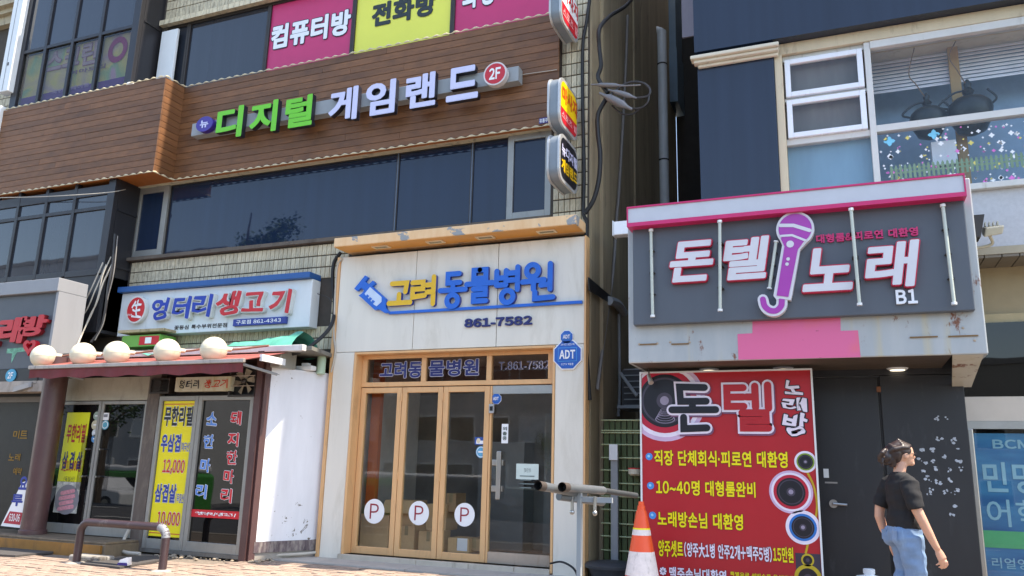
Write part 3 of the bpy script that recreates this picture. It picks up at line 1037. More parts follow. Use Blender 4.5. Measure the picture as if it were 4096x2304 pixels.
# ------------------------------------------------------------------ projecting signs at the corner
def rrect(y0, y1, z0, z1, r, n=6):
    pts = []
    for cy, cz, a in ((y1 - r, z1 - r, 0), (y0 + r, z1 - r, 90), (y0 + r, z0 + r, 180), (y1 - r, z0 + r, 270)):
        for i in range(n + 1):
            t = R(a + 90 * i / n)
            pts.append((cy + r * math.cos(t), cz + r * math.sin(t)))
    return pts
SIGNRIM = M('silver_sign_rim', (188, 188, 186), .35, .4)
SIGNEDGE = M('grey_sign_edge', (128, 136, 142), .45, .2)
PY0, PY1 = -.62, .06
def proj_sign(label, vtop, vbot, vx, face, lines, top_crop=None):
    zt = vtop
    zb = vbot
    xr = vx
    xl = xr - .16
    t = thing('projecting_sign', label, 'sign', (xr - .08, (PY0 + PY1) / 2, zb), 'projecting signs at the building corner')
    pts = rrect(PY0, PY1, zb, zt, .14)
    n = len(pts)
    def slab(x0, x1, q):
        mb = MB()
        mb.add([(x0, p[0], p[1]) for p in q] + [(x1, p[0], p[1]) for p in q],
               [tuple(range(n - 1, -1, -1)), tuple(range(n, 2 * n))] + [(i, (i + 1) % n, n + (i + 1) % n, n + i) for i in range(n)])
        return mb
    slab(xl + .025, xr - .025, pts).build('casing', SIGNEDGE, t, smooth=True)
    big = rrect(PY0 - .012, PY1 + .012, zb - .012, zt + .012, .15)
    slab(xr - .025, xr, big).build('rim', SIGNRIM, t, smooth=True)
    slab(xl, xl + .025, big).build('rim', SIGNRIM, t, smooth=True)
    sm_ = rrect(PY0 + .03, PY1 - .03, zb + .03, zt - .03, .12)
    for k, (f0, f1, mt) in enumerate(face):
        za, zc_ = zb + (zt - zb) * f0, zb + (zt - zb) * f1
        q = [(p[0], min(max(p[1], za), zc_)) for p in sm_]
        mb = MB()
        mb.add([(xr + .003 + k * .0005, p[0], p[1]) for p in q], [tuple(range(n))])
        mb.build('face_panel', mt, t)
    for s, f0, f1, mt, g0, g1 in lines:
        lettering('lettering', s, (g0, g1, zb + (zt - zb) * f0, zb + (zt - zb) * f1), 0, mt, t, .04,
                  frame=lambda X, Z, d: (xr + .006 + d, PY0 + X * (PY1 - PY0), Z))
    MB().tube([(xr - .08, PY1, zt - .15), (xr - .08, .15, zt - .15)], .018, 8).build('bracket', GREYRAIL, t)
    MB().tube([(xr - .08, PY1, zb + .12), (xr - .08, .15, zb + .12)], .018, 8).build('bracket', GREYRAIL, t)
    return t
xps = XZ(2238, 700, PY0)[0]
proj_sign('black projecting sign with white and yellow lettering, lowest of three', XZ(2215, 528, PY0)[1], XZ(2215, 712, PY0)[1], xps - .0,
          [(0, 1, PRINTK)], [('뉴디지털', .54, .8, LAV, .08, .95), ('게임랜드', .2, .48, YELLOW, .08, .95)])
SIGNY = M('sign_yellow', (246, 204, 20), .35, var=.03)
proj_sign('yellow projecting sign with red lettering, middle of three at the corner', XZ(2218, 302, PY0)[1], XZ(2218, 488, PY0)[1], XZ(2240, 400, PY0)[0],
          [(.36, 1, SIGNY), (0, .36, PRINTR)], [('마사지', .5, .85, M('orange_red_print', (214, 84, 24), .35), .1, .95), ('스포츠 발', .14, .3, M('pinkish_print', (230, 150, 150), .4), .08, .95)])
proj_sign('white projecting sign with red lettering, topmost of three and cut off', XZ(2222, -90, PY0)[1], XZ(2222, 78, PY0)[1], XZ(2245, 50, PY0)[0],
          [(.45, 1, PRINTW), (0, .45, PRINTR)], [('마사지', .55, .9, PRINTR, .1, .95), ('스포츠 발', .14, .36, MATS['pinkish_print'], .08, .95)])
# ------------------------------------------------------------------ meat restaurant sign box
EY = -.06
es = thing('restaurant_sign', 'white sign box with blue top beam and blue and red brush lettering', 'sign', (-8.4, EY, 3.1))
ex0, ex1 = W('E', 866, 1020, EY)[0], W('E', 2255, 900, EY)[0]
ez0 = W('E', 1500, 1137, EY)[1]
ez1 = W('E', 1500, 812, EY)[1]
MB().box(ex0, ex1, EY, .13, ez0, ez1).build('panel', M('sign_white', (214, 220, 222), .35, var=.04, streak=True, dirt=.12, dirtc=(176, 184, 186)), es, bevel=.008)
bz1 = W('E', 1500, 760, EY - .08)[1]
MB().box(W('E', 850, 840, EY - .08)[0], W('E', 2242, 730, EY - .08)[0], EY - .08, .13, ez1 + .002, bz1).build('top_beam', M('blue_beam', (28, 84, 146), .4, var=.05), es, bevel=.006)
BB = M('brush_blue', (22, 58, 160), .4, var=.05)
BR = M('brush_red', (200, 36, 46), .35, var=.05)
SIDEW = M('white_letter_side', (206, 208, 204), .45)
for ch, b, mt in (('엉', (1108, 895, 1205, 1048), BB), ('터', (1258, 885, 1365, 1038), BB), ('리', (1402, 870, 1520, 1025), BB),
                  ('생', (1575, 850, 1725, 1012), BR), ('고', (1760, 855, 1905, 985), BR), ('기', (1960, 835, 2092, 998), BR)):
    lettering('letter', ch, WBOX('E', *b, EY - .08), EY - .001, mt, es, .036, depth=.075, outline=SIDEW, olw=.035, wob=.6, slant=.1)
c = W('E', 985, 975, EY - .07)
o = badge(*c, .2, .215, EY - .001, .07, BR, None, None, None, es, 'emblem', rim=SIDEW)
lettering('lettering', '生', (c[0] - .08, c[0] + .12, c[1] - .13, c[1] + .15), EY - .077, PRINTW, o, .02, wob=1)
lettering('lettering', 'since', (c[0] - .17, c[0] - .06, c[1] - .09, c[1] - .055), EY - .077, PRINTW, o, .01)
lettering('lettering', '꽃등심 특수부위전문점', WBOX('E', 1266, 1092, 1645, 1103, EY), EY - .004, PRINTK, es, .025)
b = WBOX('E', 1690, 1046, 2068, 1075, EY - .05)
o = MB().box(b[0], b[1], EY - .05, EY - .001, b[2], b[3]).build('phone_plate', M('phone_plate_blue', (34, 58, 140), .35), es, bevel=.004)
lettering('lettering', '구로점 861-4343', (b[0] + .06, b[1] - .08, b[2] + .2 * (b[3] - b[2]), b[3] - .17 * (b[3] - b[2])), EY - .053, PRINTW, o, .012)

# ------------------------------------------------------------------ animal clinic shopfront
cl = thing('clinic_shopfront', 'cream panelled shopfront with orange frames and peeling orange canopy', 'shopfront', (-4.6, 0, .16))
CX0, CX1 = -6.32, -2.80
CZ1 = W('G', 1250, 265, 0)[1]
ox0, ox1 = W('H', 290, 700, 0)[0], W('H', 1543, 700, 0)[0]
oz1 = W('G', 1200, 1053, 0)[1]
s1, s2 = W('G', 888, 650, 0)[0], W('G', 1527, 600, 0)[0]
zj = oz1 + .005
panels = [(CX0, s1, zj, CZ1), (s1, s2, zj, CZ1), (s2, CX1, zj, CZ1), (CX0, ox0, .1, zj), (ox1, CX1, .1, zj)]
for a, b_, c_, d in panels:
    MB().box(a + .004, b_ - .004, 0, .14, c_ + .003, d - .003).build('cladding_panel', CREAM, cl, bevel=.004)
MB().box(CX0 + .01, CX1 - .01, .02, .148, oz1 + .05, CZ1 - .01).build('panel_joint', MORTAR, cl)
MB().box(CX0 - .05, CX0 - .001, -.012, .2, .12, CZ1).build('edge_trim', ORANGE, cl)
MB().box(CX1 + .001, CX1 + .022, -.012, .13, .12, CZ1).build('edge_trim', ORANGE, cl)
# canopy with recessed lights
kx0, kx1 = W('G', 262, 230, -.3)[0], W('G', 2135, 60, -.3)[0]
kz0, kz1 = W('G', 1200, 178, -.3)[1], W('G', 1200, 105, -.3)[1]
can = MB().box(kx0, kx1, -.3, .149, kz0, kz1).build('canopy', PEEL, cl, bevel=.01)
MB().box(kx0 + .012, kx1 - .012, -.29, -.004, kz0 - .004, kz0 - .0005).build('canopy_soffit', SOFFIT, can)
for gx, gy in ((625, 268), (1045, 225), (1430, 185), (1905, 143)):
    xx = W('G', gx, gy, -.15)[0]
    frame_rect(MB(), xx - .12, xx + .12, 0, .13, .025, -.01, 0)
    m_ = MB()
    for (a, b_, c_, d) in ((-.12, .12, -.2, -.18), (-.12, .12, -.1, -.08), (-.12, -.095, -.18, -.1), (.095, .12, -.18, -.1)):
        m_.box(xx + a, xx + b_, c_, d, kz0 - .018, kz0 - .005)
    m_.build('light_frame', M('cream_light_frame', (230, 208, 168), .5), can)
    MB().box(xx - .094, xx + .094, -.179, -.101, kz0 - .01, kz0 - .0055).build('light_lens', M('lamp_lens', (150, 144, 120), .2), can)
# orange reveal and frames (recessed)
FY = .17
mb = MB()
mb.box(ox0, ox0 + .035, -.006, FY + .06, .18, oz1)
mb.box(ox1 - .03, ox1, -.006, FY + .06, .18, oz1)
mb.box(ox0 + .036, ox1 - .031, -.006, FY + .06, oz1 - .03, oz1)
mb.build('opening_reveal', ORANGE, cl, bevel=.004)
zr1 = W('H', 900, 265, FY)[1]
zr0 = W('H', 900, 293, FY)[1]
ix0, ix1 = W('H', 345, 700, FY)[0], W('H', 1535, 700, FY)[0]
ix0 = max(ix0, ox0 + .036); ix1 = min(ix1, ox1 - .031)
zi1 = oz1 - .031
zd0 = W('H', 700, 1330, FY)[1] - .015
t1, t2 = W('H', 755, 190, FY)[0], W('H', 1152, 175, FY)[0]
mb = MB()
fr = .045
mb.box(ix0, ix1, FY - .02, FY + .06, zr0, zr1)
mb.box(ix0, ix1, FY - .02, FY + .06, zi1 - fr, zi1)
for x in (ix0 + .035, t1, t2, ix1 - .035):
    mb.box(x - .034, x + .034, FY - .018, FY + .058, zr1, zi1 - fr)
mb.build('transom_frame', ORANGE, cl, bevel=.004)
trs = []
for a, b_ in ((ix0 + .07, t1 - .034), (t1 + .034, t2 - .034), (t2 + .034, ix1 - .07)):
    trs.append(MB().box(a, b_, FY + .015, FY + .021, zr1, zi1 - fr).build('transom_pane', SMOKE, cl))
OUTL = M('pale_outline', (196, 190, 196), .5)
lettering('lettering', '고려동', WBOX('H', 487, 150, 738, 243, FY), FY + .01, NAVYBLUE, cl, .03, outline=OUTL, olw=.03)
lettering('lettering', '물병원', WBOX('H', 783, 138, 1083, 230, FY), FY + .01, NAVYBLUE, cl, .03, outline=OUTL, olw=.03)
lettering('lettering', 'T.861-7582', WBOX('H', 1207, 148, 1508, 190, FY), FY + .01, M('faded_navy', (74, 72, 96), .5), cl, .012, outline=OUTL, olw=.012)
# three folding leaves and one glass door
dx = [W('H', 365, 700, FY)[0], W('H', 603, 700, FY)[0], W('H', 857, 700, FY)[0], W('H', 1146, 700, FY)[0], ix1 - .002]
dx[0] = ix0 + .002
zl = zr0 - .012
for k in range(3):
    a, b_ = dx[k] + .004, dx[k + 1] - .004
    f = frame_rect(MB(), a, b_, zd0, zl, .07, FY - .012, FY + .045, .09).build('folding_leaf', ORANGE, cl, bevel=.005)
    MB().box(a + .07, b_ - .07, FY + .012, FY + .018, zd0 + .09, zl - .07).build('pane', CLEAR, f)
for hz in (1.2, 2.2):
    for k in (1, 2):
        MB().tube([(dx[k], FY - .016, hz - .05), (dx[k], FY - .016, hz + .05)], .012, 8).build('hinge', ORANGE, cl)
gd = MB().box(dx[3] + .03, dx[4] - .02, FY + .012, FY + .022, zd0 + .13, zl - .1).build('glass_door', CLEAR, cl)
MB().box(dx[3] + .025, dx[4] - .015, FY, FY + .04, zl - .1, zl).build('top_rail', STEEL, gd)
MB().box(dx[3] + .025, dx[4] - .015, FY - .005, FY + .04, zd0 - .02, zd0 + .13).build('kick_rail', M('worn_steel', (186, 172, 156), .4, .5, dirt=.4, dirtc=(150, 110, 80)), gd)
hx = W('H', 1203, 830, FY - .08)[0]
hz1, hz0 = W('H', 1205, 690, FY - .08)[1], W('H', 1205, 985, FY - .08)[1]
MB().box(hx - .03, hx + .03, FY - .075, FY - .045, hz0, hz1).build('handle', STEEL, gd, bevel=.008)
for q in (.22, .76):
    z = hz0 + (hz1 - hz0) * q
    MB().box(hx - .1, hx + .045, FY - .044, FY + .01, z - .035, z + .035).build('handle_bracket', STEEL, gd, bevel=.006)
MB().box(dx[3] + .004, dx[3] + .028, FY - .012, FY + .045, zd0 - .03, zl).build('door_post', ORANGE, cl)
# stone steps
for k, (a, b_) in enumerate(((-6.02, -4.9), (-4.895, -4.2), (-4.195, -3.62), (-3.615, -3.19))):
    MB().box(a, b_, -.035, .3, .12, .225).build('step_stone', M('step_stone_grey', (186, 176, 160), .75, var=.12, bmp=.2, dirt=.3, dirtc=(140, 128, 112)), cl, bevel=.006)
MB().box(-6.02, -3.19, .02, .3, .225, zd0 - .005).build('sill_plate', M('rusty_sill', (150, 116, 84), .7, var=.25, scale=12, dirt=.5, dirtc=(86, 60, 44)), cl)
# stickers on the glass
def sticker(name, label, cat, ob, group=None):
    return tag(ob, label, cat, group)
for k, (gx, gy) in enumerate(((449, 1056), (720, 1067), (998, 1077))):
    cxx, czz = W('H', gx, gy, FY)
    rx_ = abs(W('H', gx + 62, gy, FY)[0] - cxx)
    rz_ = abs(W('H', gx, gy + 72, FY)[1] - czz)
    o = MB().disc(cxx, czz, rx_, rx_ * 1.02, FY + .008).build('parking_sticker', PRINTW)
    lettering('lettering', 'P', (cxx - rx_ * .42, cxx + rx_ * .45, czz - rx_ * .62, czz + rx_ * .62), FY + .005, M('dark_red_print', (150, 24, 48), .4), o, .0)
    tag(o, ['round white parking sticker on the leftmost clinic leaf', 'round white parking sticker on the middle clinic leaf', 'round white parking sticker on the clinic leaf next to the glass door'][k], 'sticker', 'parking stickers on the clinic leaves')
def octo(cx, cz, r):
    return [(cx + r * math.cos(R(22.5 + 45 * i)), cz + r * math.sin(R(22.5 + 45 * i))) for i in range(8)]
ADTB = M('security_blue', (26, 92, 180), .3)
def adt(cx, cz, r, y, dep, label):
    o = MB().prism(octo(cx, cz, r), y - dep, y).build('security_sign', PRINTW)
    MB().prism(octo(cx, cz, r * .93), y - dep - .004, y - dep - .001).build('blue_face', ADTB, o)
    MB().box(cx - r * .62, cx + r * .62, y - dep - .007, y - dep - .005, cz - r * .42, cz + r * .46).build('panel_line', M('security_light_blue', (70, 150, 214), .3), o)
    MB().box(cx - r * .58, cx + r * .58, y - dep - .009, y - dep - .0075, cz - r * .38, cz + r * .42).build('inner_panel', ADTB, o)
    lettering('lettering', 'ADT', (cx - r * .52, cx + r * .52, cz - r * .26, cz + r * .3), y - dep - .012, PRINTW, o, .04)
    if r > .12:
        lettering('lettering', '24시간 보안구역', (cx - r * .45, cx + r * .45, cz + r * .58, cz + r * .72), y - dep - .0065, PRINTW, o, .01)
        lettering('lettering', 'CCTV 작동중', (cx - r * .4, cx + r * .4, cz - r * .66, cz - r * .52), y - dep - .0065, PRINTW, o, .01)
    tag(o, label, 'sign', 'blue octagonal security signs')
adt(*W('G', 2062, 962, -.02), .085, -.001, .02, 'small blue octagonal security sign above the large one on the clinic')
adt(*W('G', 2068, 1100, -.02), .19, -.001, .02, 'large blue octagonal security sign at the right of the clinic transom')
adt(*W('H', 1192, 372, FY), .072, FY + .009, .004, 'small blue octagonal security sticker on the clinic glass door')
b = WBOX('H', 1226, 525, 1262, 643, FY)
o = MB().box(b[0], b[1], FY + .004, FY + .009, b[2], b[3]).build('hanging_notice', PRINTW)
for k, ch in enumerate('외출중'):
    h_ = (b[3] - b[2]) / 4
    lettering('lettering', ch, (b[0] + .015, b[1] - .015, b[3] - (k + 1.35) * h_, b[3] - (k + .6) * h_), FY + .002, M('green_print', (30, 70, 60), .5), o, .02)
tag(o, 'slim white notice with vertical lettering hung on the glass door', 'notice')
b = WBOX('H', 1314, 766, 1448, 864, FY)
o = MB().box(b[0], b[1], FY + .004, FY + .009, b[2], b[3]).build('paper_notice', M('pale_green_paper', (206, 220, 212), .7))
lettering('lettering', '진료시간 안내', (b[0] + .1, b[1] - .1, b[3] - .1, b[3] - .05), FY + .002, M('grey_print', (110, 124, 122), .6), o, .01)
for k in range(4):
    MB().box(b[0] + .05, b[1] - .05 - .04 * (k % 2), FY + .0015, FY + .003, b[3] - .15 - k * .045, b[3] - .138 - k * .045).build('print_line', MATS['grey_print'], o)
tag(o, 'pale printed notice taped low on the glass door', 'notice')
cxx, czz = W('H', 1098, 696, FY)
o = MB().disc(cxx, czz, .068, .072, FY + .008).build('round_sticker', M('cyan_sticker', (92, 168, 206), .4))
MB().ring(cxx, czz, .06, .064, .12, FY + .006).build('sticker_ring', PRINTW, o)
MB().box(cxx - .035, cxx + .035, FY + .005, FY + .0065, czz - .008, czz + .012).build('print_line', PRINTW, o)
tag(o, 'round pale blue sticker at the edge of the third clinic leaf', 'sticker')
b = WBOX('H', 1062, 605, 1132, 652, FY)
o = MB().box(b[0], b[1], FY + .005, FY + .009, b[2], b[3]).build('sticker', M('sticker_blue', (44, 84, 158), .4))
MB().box(b[0] + .02, b[1] - .02, FY + .003, FY + .0045, b[2] + .01, b[2] + .05).build('white_band', PRINTW, o)
MB().ball((b[0] + .05, FY + .004, b[3] - .045), .028, 10, 6, 1, .1, 1.2).build('mascot_patch', M('cream_patch', (220, 206, 176), .5), o)
tag(o, 'small blue and white oblong sticker above the round one', 'sticker')
o = MB().box(W('H', 1155, 440, FY)[0], W('H', 1185, 440, FY)[0], FY - .045, FY - .013, W('H', 1170, 462, FY)[1], W('H', 1170, 405, FY)[1]).build('door_lock', M('lock_grey', (176, 176, 176), .35, .4), bevel=.008)
MB().box(*[W('H', 1162, 440, FY)[0], W('H', 1180, 440, FY)[0]], FY - .05, FY - .046, W('H', 1170, 447, FY)[1], W('H', 1170, 420, FY)[1]).build('keypad', BLACK, o)
tag(o, 'grey electronic door lock on the clinic door post', 'lock')
# letters on the clinic
ks = thing('clinic_sign', 'yellow and blue rounded channel letters with a syringe on the clinic front', 'sign', (-4.6, -.03, 3.2))
BSIDE = M('deep_blue_side', (34, 58, 150), .4)
for ch, b, mt in (('고', (690, 540, 855, 707), YELLOW), ('려', (855, 505, 1052, 708), YELLOW), ('동', (1082, 468, 1278, 720), BLUE), ('물', (1285, 440, 1488, 690), BLUE),
                  ('병', (1500, 428, 1702, 690), BLUE), ('원', (1715, 405, 1960, 668), BLUE)):
    stroke_glyph('letter', ch, WBOX('G', *b, -.06), -.006, .068, mt, ks, .05, BSIDE)
# syringe emblem: barrel on a slant
mb = MB()
def gpt(x, y):
    return W('G', x, y, -.06)
def poly_part(name, pts, yf, yb, mat, par, side=None):
    q = [gpt(*p) for p in pts]
    a = sum(q[i][0] * q[(i + 1) % len(q)][1] - q[(i + 1) % len(q)][0] * q[i][1] for i in range(len(q)))
    if a < 0:
        q = q[::-1]
    return MB().prism(q, yf, yb).build(name, mat, par)
sy = poly_part('syringe_barrel', [(450, 640), (470, 655), (575, 752), (610, 748), (650, 775), (690, 775), (660, 735), (660, 665), (555, 570), (580, 545), (560, 525), (535, 548), (515, 570), (475, 625)], -.052, -.006, BLUE, ks)
poly_part('syringe_plunger', [(416, 588), (500, 485), (524, 500), (500, 532), (528, 556), (490, 600), (470, 580), (440, 606)], -.0515, -.006, BLUE, sy)
poly_part('syringe_window', [(497, 628), (540, 575), (628, 652), (628, 690), (590, 724), (570, 712)], -.056, -.0525, M('pale_blue_print', (196, 214, 236), .4), sy)
for k in range(3):
    dx_, dz_ = k * 22, k * 21
    poly_part('syringe_mark', [(518 + dx_, 632 + dz_), (535 + dx_, 645 + dz_), (520 + dx_, 662 + dz_), (506 + dx_, 650 + dz_)], -.06, -.0565, BLUE, sy)
a, b_ = gpt(690, 775), gpt(2175, 685)
MB().box(a[0] - .02, CX1 - .02, -.04, -.006, (a[1] + b_[1]) / 2 - .018, (a[1] + b_[1]) / 2 + .018).build('underline', BLUE, ks)
cps = thing('phone_number', 'dark navy raised telephone number on the cream clinic panel', 'lettering', (-3.9, -.02, 2.9))
lettering('digits', '861-7582', WBOX('G', 1272, 822, 1793, 866, -.02), -.002, NAVYBLUE, cps, .045, depth=.022)
# clinic interior
ci = thing('clinic_interior', 'dim back room with grey walls behind the clinic glass', 'room', (-4.6, 2, .2))
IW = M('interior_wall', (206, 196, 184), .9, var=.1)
mb = MB()
mb.box(-6.2, -6.16, .36, 2.2, .2, 2.85)
mb.box(-3.0, -2.96, .36, 2.2, .2, 2.85)
mb.build('side_wall', IW, ci)
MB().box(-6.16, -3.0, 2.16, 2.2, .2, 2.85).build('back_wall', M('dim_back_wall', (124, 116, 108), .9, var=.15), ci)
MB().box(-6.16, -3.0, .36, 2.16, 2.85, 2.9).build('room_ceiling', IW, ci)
for sx_, sh_ in ((-4.9, 1.7), (-3.9, 2.1)):
    MB().box(sx_, sx_ + .7, 1.7, 2.1, .22, sh_).build('cabinet', M('steel_cabinet', (120, 118, 114), .5), ci)
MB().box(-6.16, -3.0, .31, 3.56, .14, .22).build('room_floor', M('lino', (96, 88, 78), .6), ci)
a0, a1 = W('H', 415, 700, .6)[0], W('H', 470, 700, .6)[0]
MB().box(a0, a1, .6, .68, .22, 2.85).build('orange_post', M('orange_post', (206, 104, 48), .5), ci)
CARD = M('cardboard', (208, 168, 120), .8, var=.12, scale=3)
CARDD = M('cardboard_dark', (170, 136, 98), .8, var=.1)
TAPE = M('packing_tape', (150, 128, 90), .3)
def carton(label, v, x0, y0, x1, y1, dep, yf, mat=CARD, flap=False, lab=False):
    b = WBOX(v, x0, y0, x1, y1, yf)
    t = thing('carton', label, 'box', ((b[0] + b[1]) / 2, yf + dep / 2, b[2]), 'cardboard cartons inside the clinic')
    MB().box(b[0], b[1], yf, yf + dep, b[2], b[3]).build('carton_body', mat, t, bevel=.004)
    if flap:
        MB().hexa([(b[0], yf - .012, b[3]), (b[1], yf - .012, b[3]), (b[1], yf - .004, b[3]), (b[0], yf - .004, b[3])],
                  [(b[0], yf - .1, b[3] - .16), (b[1], yf - .1, b[3] - .16), (b[1], yf - .092, b[3] - .16), (b[0], yf - .092, b[3] - .16)]).build('flap', mat, t)
    else:
        MB().box((b[0] + b[1]) / 2 - .025, (b[0] + b[1]) / 2 + .025, yf - .002, yf - .0005, b[3] - .12, b[3] - .002).build('tape', TAPE, t)
    if lab:
        MB().box(b[0] + .13, b[0] + .27, yf - .003, yf - .001, b[2] + .02, b[2] + .17).build('paper_label', PRINTW, t)
    return t
carton('open cardboard carton behind the leftmost parking sticker', 'H', 372, 1070, 530, 1280, .4, .55, CARD)
carton('upright pale carton flap beside the second leaf', 'H', 522, 985, 690, 1150, .35, .62, CARD, True)
carton('cardboard carton low behind the second leaf', 'H', 600, 1140, 690, 1290, .35, .5, CARD)
carton('square cardboard carton standing near the middle of the clinic floor', 'H', 722, 1175, 835, 1305, .35, .45, CARD)
carton('cardboard carton with white label low behind the third leaf', 'H', 900, 1215, 1025, 1310, .3, .42, CARD, False, True)
carton('small cardboard carton beside the labelled one', 'H', 1028, 1218, 1092, 1300, .3, .5, CARDD)
carton('tall stack top carton behind the third leaf', 'H', 890, 945, 945, 1060, .3, .8, CARDD)
carton('large dim carton behind the middle sticker', 'H', 770, 1010, 885, 1175, .35, .75, CARD)

# ------------------------------------------------------------------ angled white panel between restaurant and clinic
A, B_ = Vector((-6.80, -.70)), Vector((-6.40, .14))
dr = (B_ - A).normalized()
nrm = Vector((dr.y, -dr.x))
def wp(u, z, d=0):
    p = A + dr * u + nrm * d
    return (p.x, p.y, z)
Lw = (B_ - A).length
CHIP = m_spots('chipped_white_board', (232, 234, 238), (104, 96, 84), 7, .645, .66, .5)
ww = thing('white_side_panel', 'chipped white board wall angled between restaurant and clinic', 'wall', (A.x, A.y, .2))
def slab_w(name, u0, u1, z0, z1, d0, d1, mat, par):
    return MB().hexa([wp(u0, z0, d1), wp(u1, z0, d1), wp(u1, z0, d0), wp(u0, z0, d0)], [wp(u0, z1, d1), wp(u1, z1, d1), wp(u1, z1, d0), wp(u0, z1, d0)]).build(name, mat, par)
slab_w('board', 0.02, Lw, .37, 2.52, 0, .02, CHIP, ww)
slab_w('skirting', 0.0, Lw, .24, .368, -.01, .035, M('peeling_brown_skirting', (88, 74, 78), .6, var=.3, scale=9, dirt=.8, dirtc=(190, 180, 168)), ww)
slab_w('footing', 0.0, Lw, .05, .238, -.03, .02, CONC, ww)
slab_w('corner_post', -.06, .018, .12, 2.62, -.05, .03, BROWN, ww)
slab_w('core', 0.0, Lw, .3, 2.52, -.12, -.012, MORTAR, ww)
# ledge above with the small fittings
ld = tag(MB().hexa([(-7.1, -.74, 2.73), (-6.2, -.66, 2.73), (-6.38, .14, 2.73), (-7.1, .14, 2.73)], [(-7.1, -.74, 2.78), (-6.2, -.66, 2.78), (-6.38, .14, 2.78), (-7.1, .14, 2.78)]).build('ledge_board', M('grey_ledge', (118, 116, 108), .7, dirt=.3)),
         'grey weathered ledge board over the white side panel', 'ledge')
p = W('F', 1955, 118, -.25)
lamp = thing('wall_lamp', 'small white sensor lamp under the ledge over the white panel', 'lamp', (p[0], -.25, p[1]))
MB().box(p[0] - .13, p[0] + .13, -.29, -.17, p[1] - .03, p[1] + .035).build('lamp_body', WHITE, lamp, bevel=.015)
MB().box(p[0] - .05, p[0] + .05, -.26, -.2, p[1] + .036, p[1] + .07).build('lamp_cap', WHITE, lamp)
MB().tube([(p[0], -.2, p[1] + .07), (p[0], -.2, 2.62)], .012, 6).build('lamp_stem', GREYRAIL, lamp)
p = W('F', 2060, 95, -.1)
tag(MB().lathe((p[0], -.1, p[1] - .13), [(.045, 0), (.06, .01), (.06, .2), (.055, .24), (.03, .25)], 16).build('canister', M('mint_plastic', (168, 190, 164), .4), smooth=True), 'mint green plastic canister hanging beside the clinic edge', 'canister')
p = W('F', 1765, 60, -.6)
tag(MB().box(p[0] - .17, p[0] + .17, -.72, -.38, p[1] - .12, p[1] + .14).build('junction_box', M('putty_grey', (150, 150, 142), .5, dirt=.2), bevel=.012), 'grey square junction box at the awning end', 'box')

# ------------------------------------------------------------------ meat restaurant front (projects from the block)
SY = -.75
rs = thing('meat_restaurant', 'brown framed restaurant shopfront with glass doors and posters under the awning', 'shopfront', (-8.7, SY, .2))
zfl = .3
rx_l = W('M', 320, 1180, SY)[0] - .05
rx_r = -6.84
ztr = W('M', 800, 60, SY)[1]
# rear body
mb = MB()
mb.box(rx_l, rx_r, SY + .09, .149, .05, 2.72)
mb.build('shop_body', M('dark_brown_body', (48, 40, 38), .8), rs)
mb = MB().box(rx_l - .02, rx_r + .02, SY - .02, .13, 2.73, 2.8)
mb.build('shop_roof', M('tin_roof', (120, 112, 104), .7, dirt=.4), rs)
xj0, xj1 = W('M', 1095, 600, SY)[0], W('M', 1120, 700, SY)[0] + .12    # post between doors and window
MB().box(xj0, xj1, SY - .02, SY + .08, .15, 2.72).build('post', M('weathered_brown', (92, 80, 72), .6, dirt=.5, dirtc=(140, 128, 112)), rs)
MB().box(rx_r - .1, rx_r, SY - .03, SY + .08, .1, 2.72).build('post', BROWN, rs)
xs0 = W('M', 395, 660, SY)[0] - .03
MB().box(xs0 - .05, xs0, SY - .02, SY + .08, .25, 2.72).build('post', BROWN, rs)
zb1, zb2 = W('M', 800, 75, SY)[1], W('M', 800, 130, SY)[1]
CRM = M('grimy_cream_rail', (166, 160, 142), .5, dirt=.3, dirtc=(120, 112, 96))
MB().box(xs0, xj0, SY, SY + .07, zb1 - .07, zb1 + .1).build('transom_rail', CRM, rs)
MB().box(xs0, xj0, SY + .004, SY + .07, zb2 - .12, zb2 + .05).build('transom_rail', CRM, rs)
xm = W('M', 725, 660, SY)[0]
zdt = zb2 - .13
for a, b_ in ((xs0 + .005, xm - .006), (xm + .006, xj0 - .005)):
    f = frame_rect(MB(), a, b_, zfl + .01, zdt, .045, SY, SY + .05, .13).build('door', ALU, rs, bevel=.004)
    MB().box(a + .045, b_ - .045, SY + .02, SY + .028, zfl + .14, zdt - .045).build('pane', SHOPGLASS, f)
for sx in (-.13, .13):
    h0, h1 = W('M', 690, 890, SY)[1], W('M', 690, 470, SY)[1]
    MB().box(xm + sx - .05 * (1 if sx < 0 else -1) - .035, xm + sx - .05 * (1 if sx < 0 else -1) + .035, SY - .05, SY - .04, h0, h1).build('push_plate', SMOKE, rs)
    for q in (.25, .75):
        MB().tube([(xm + sx, SY - .045, h0 + (h1 - h0) * q), (xm + sx, SY + .02, h0 + (h1 - h0) * q)], .012, 8).build('handle_pin', STEEL, rs)
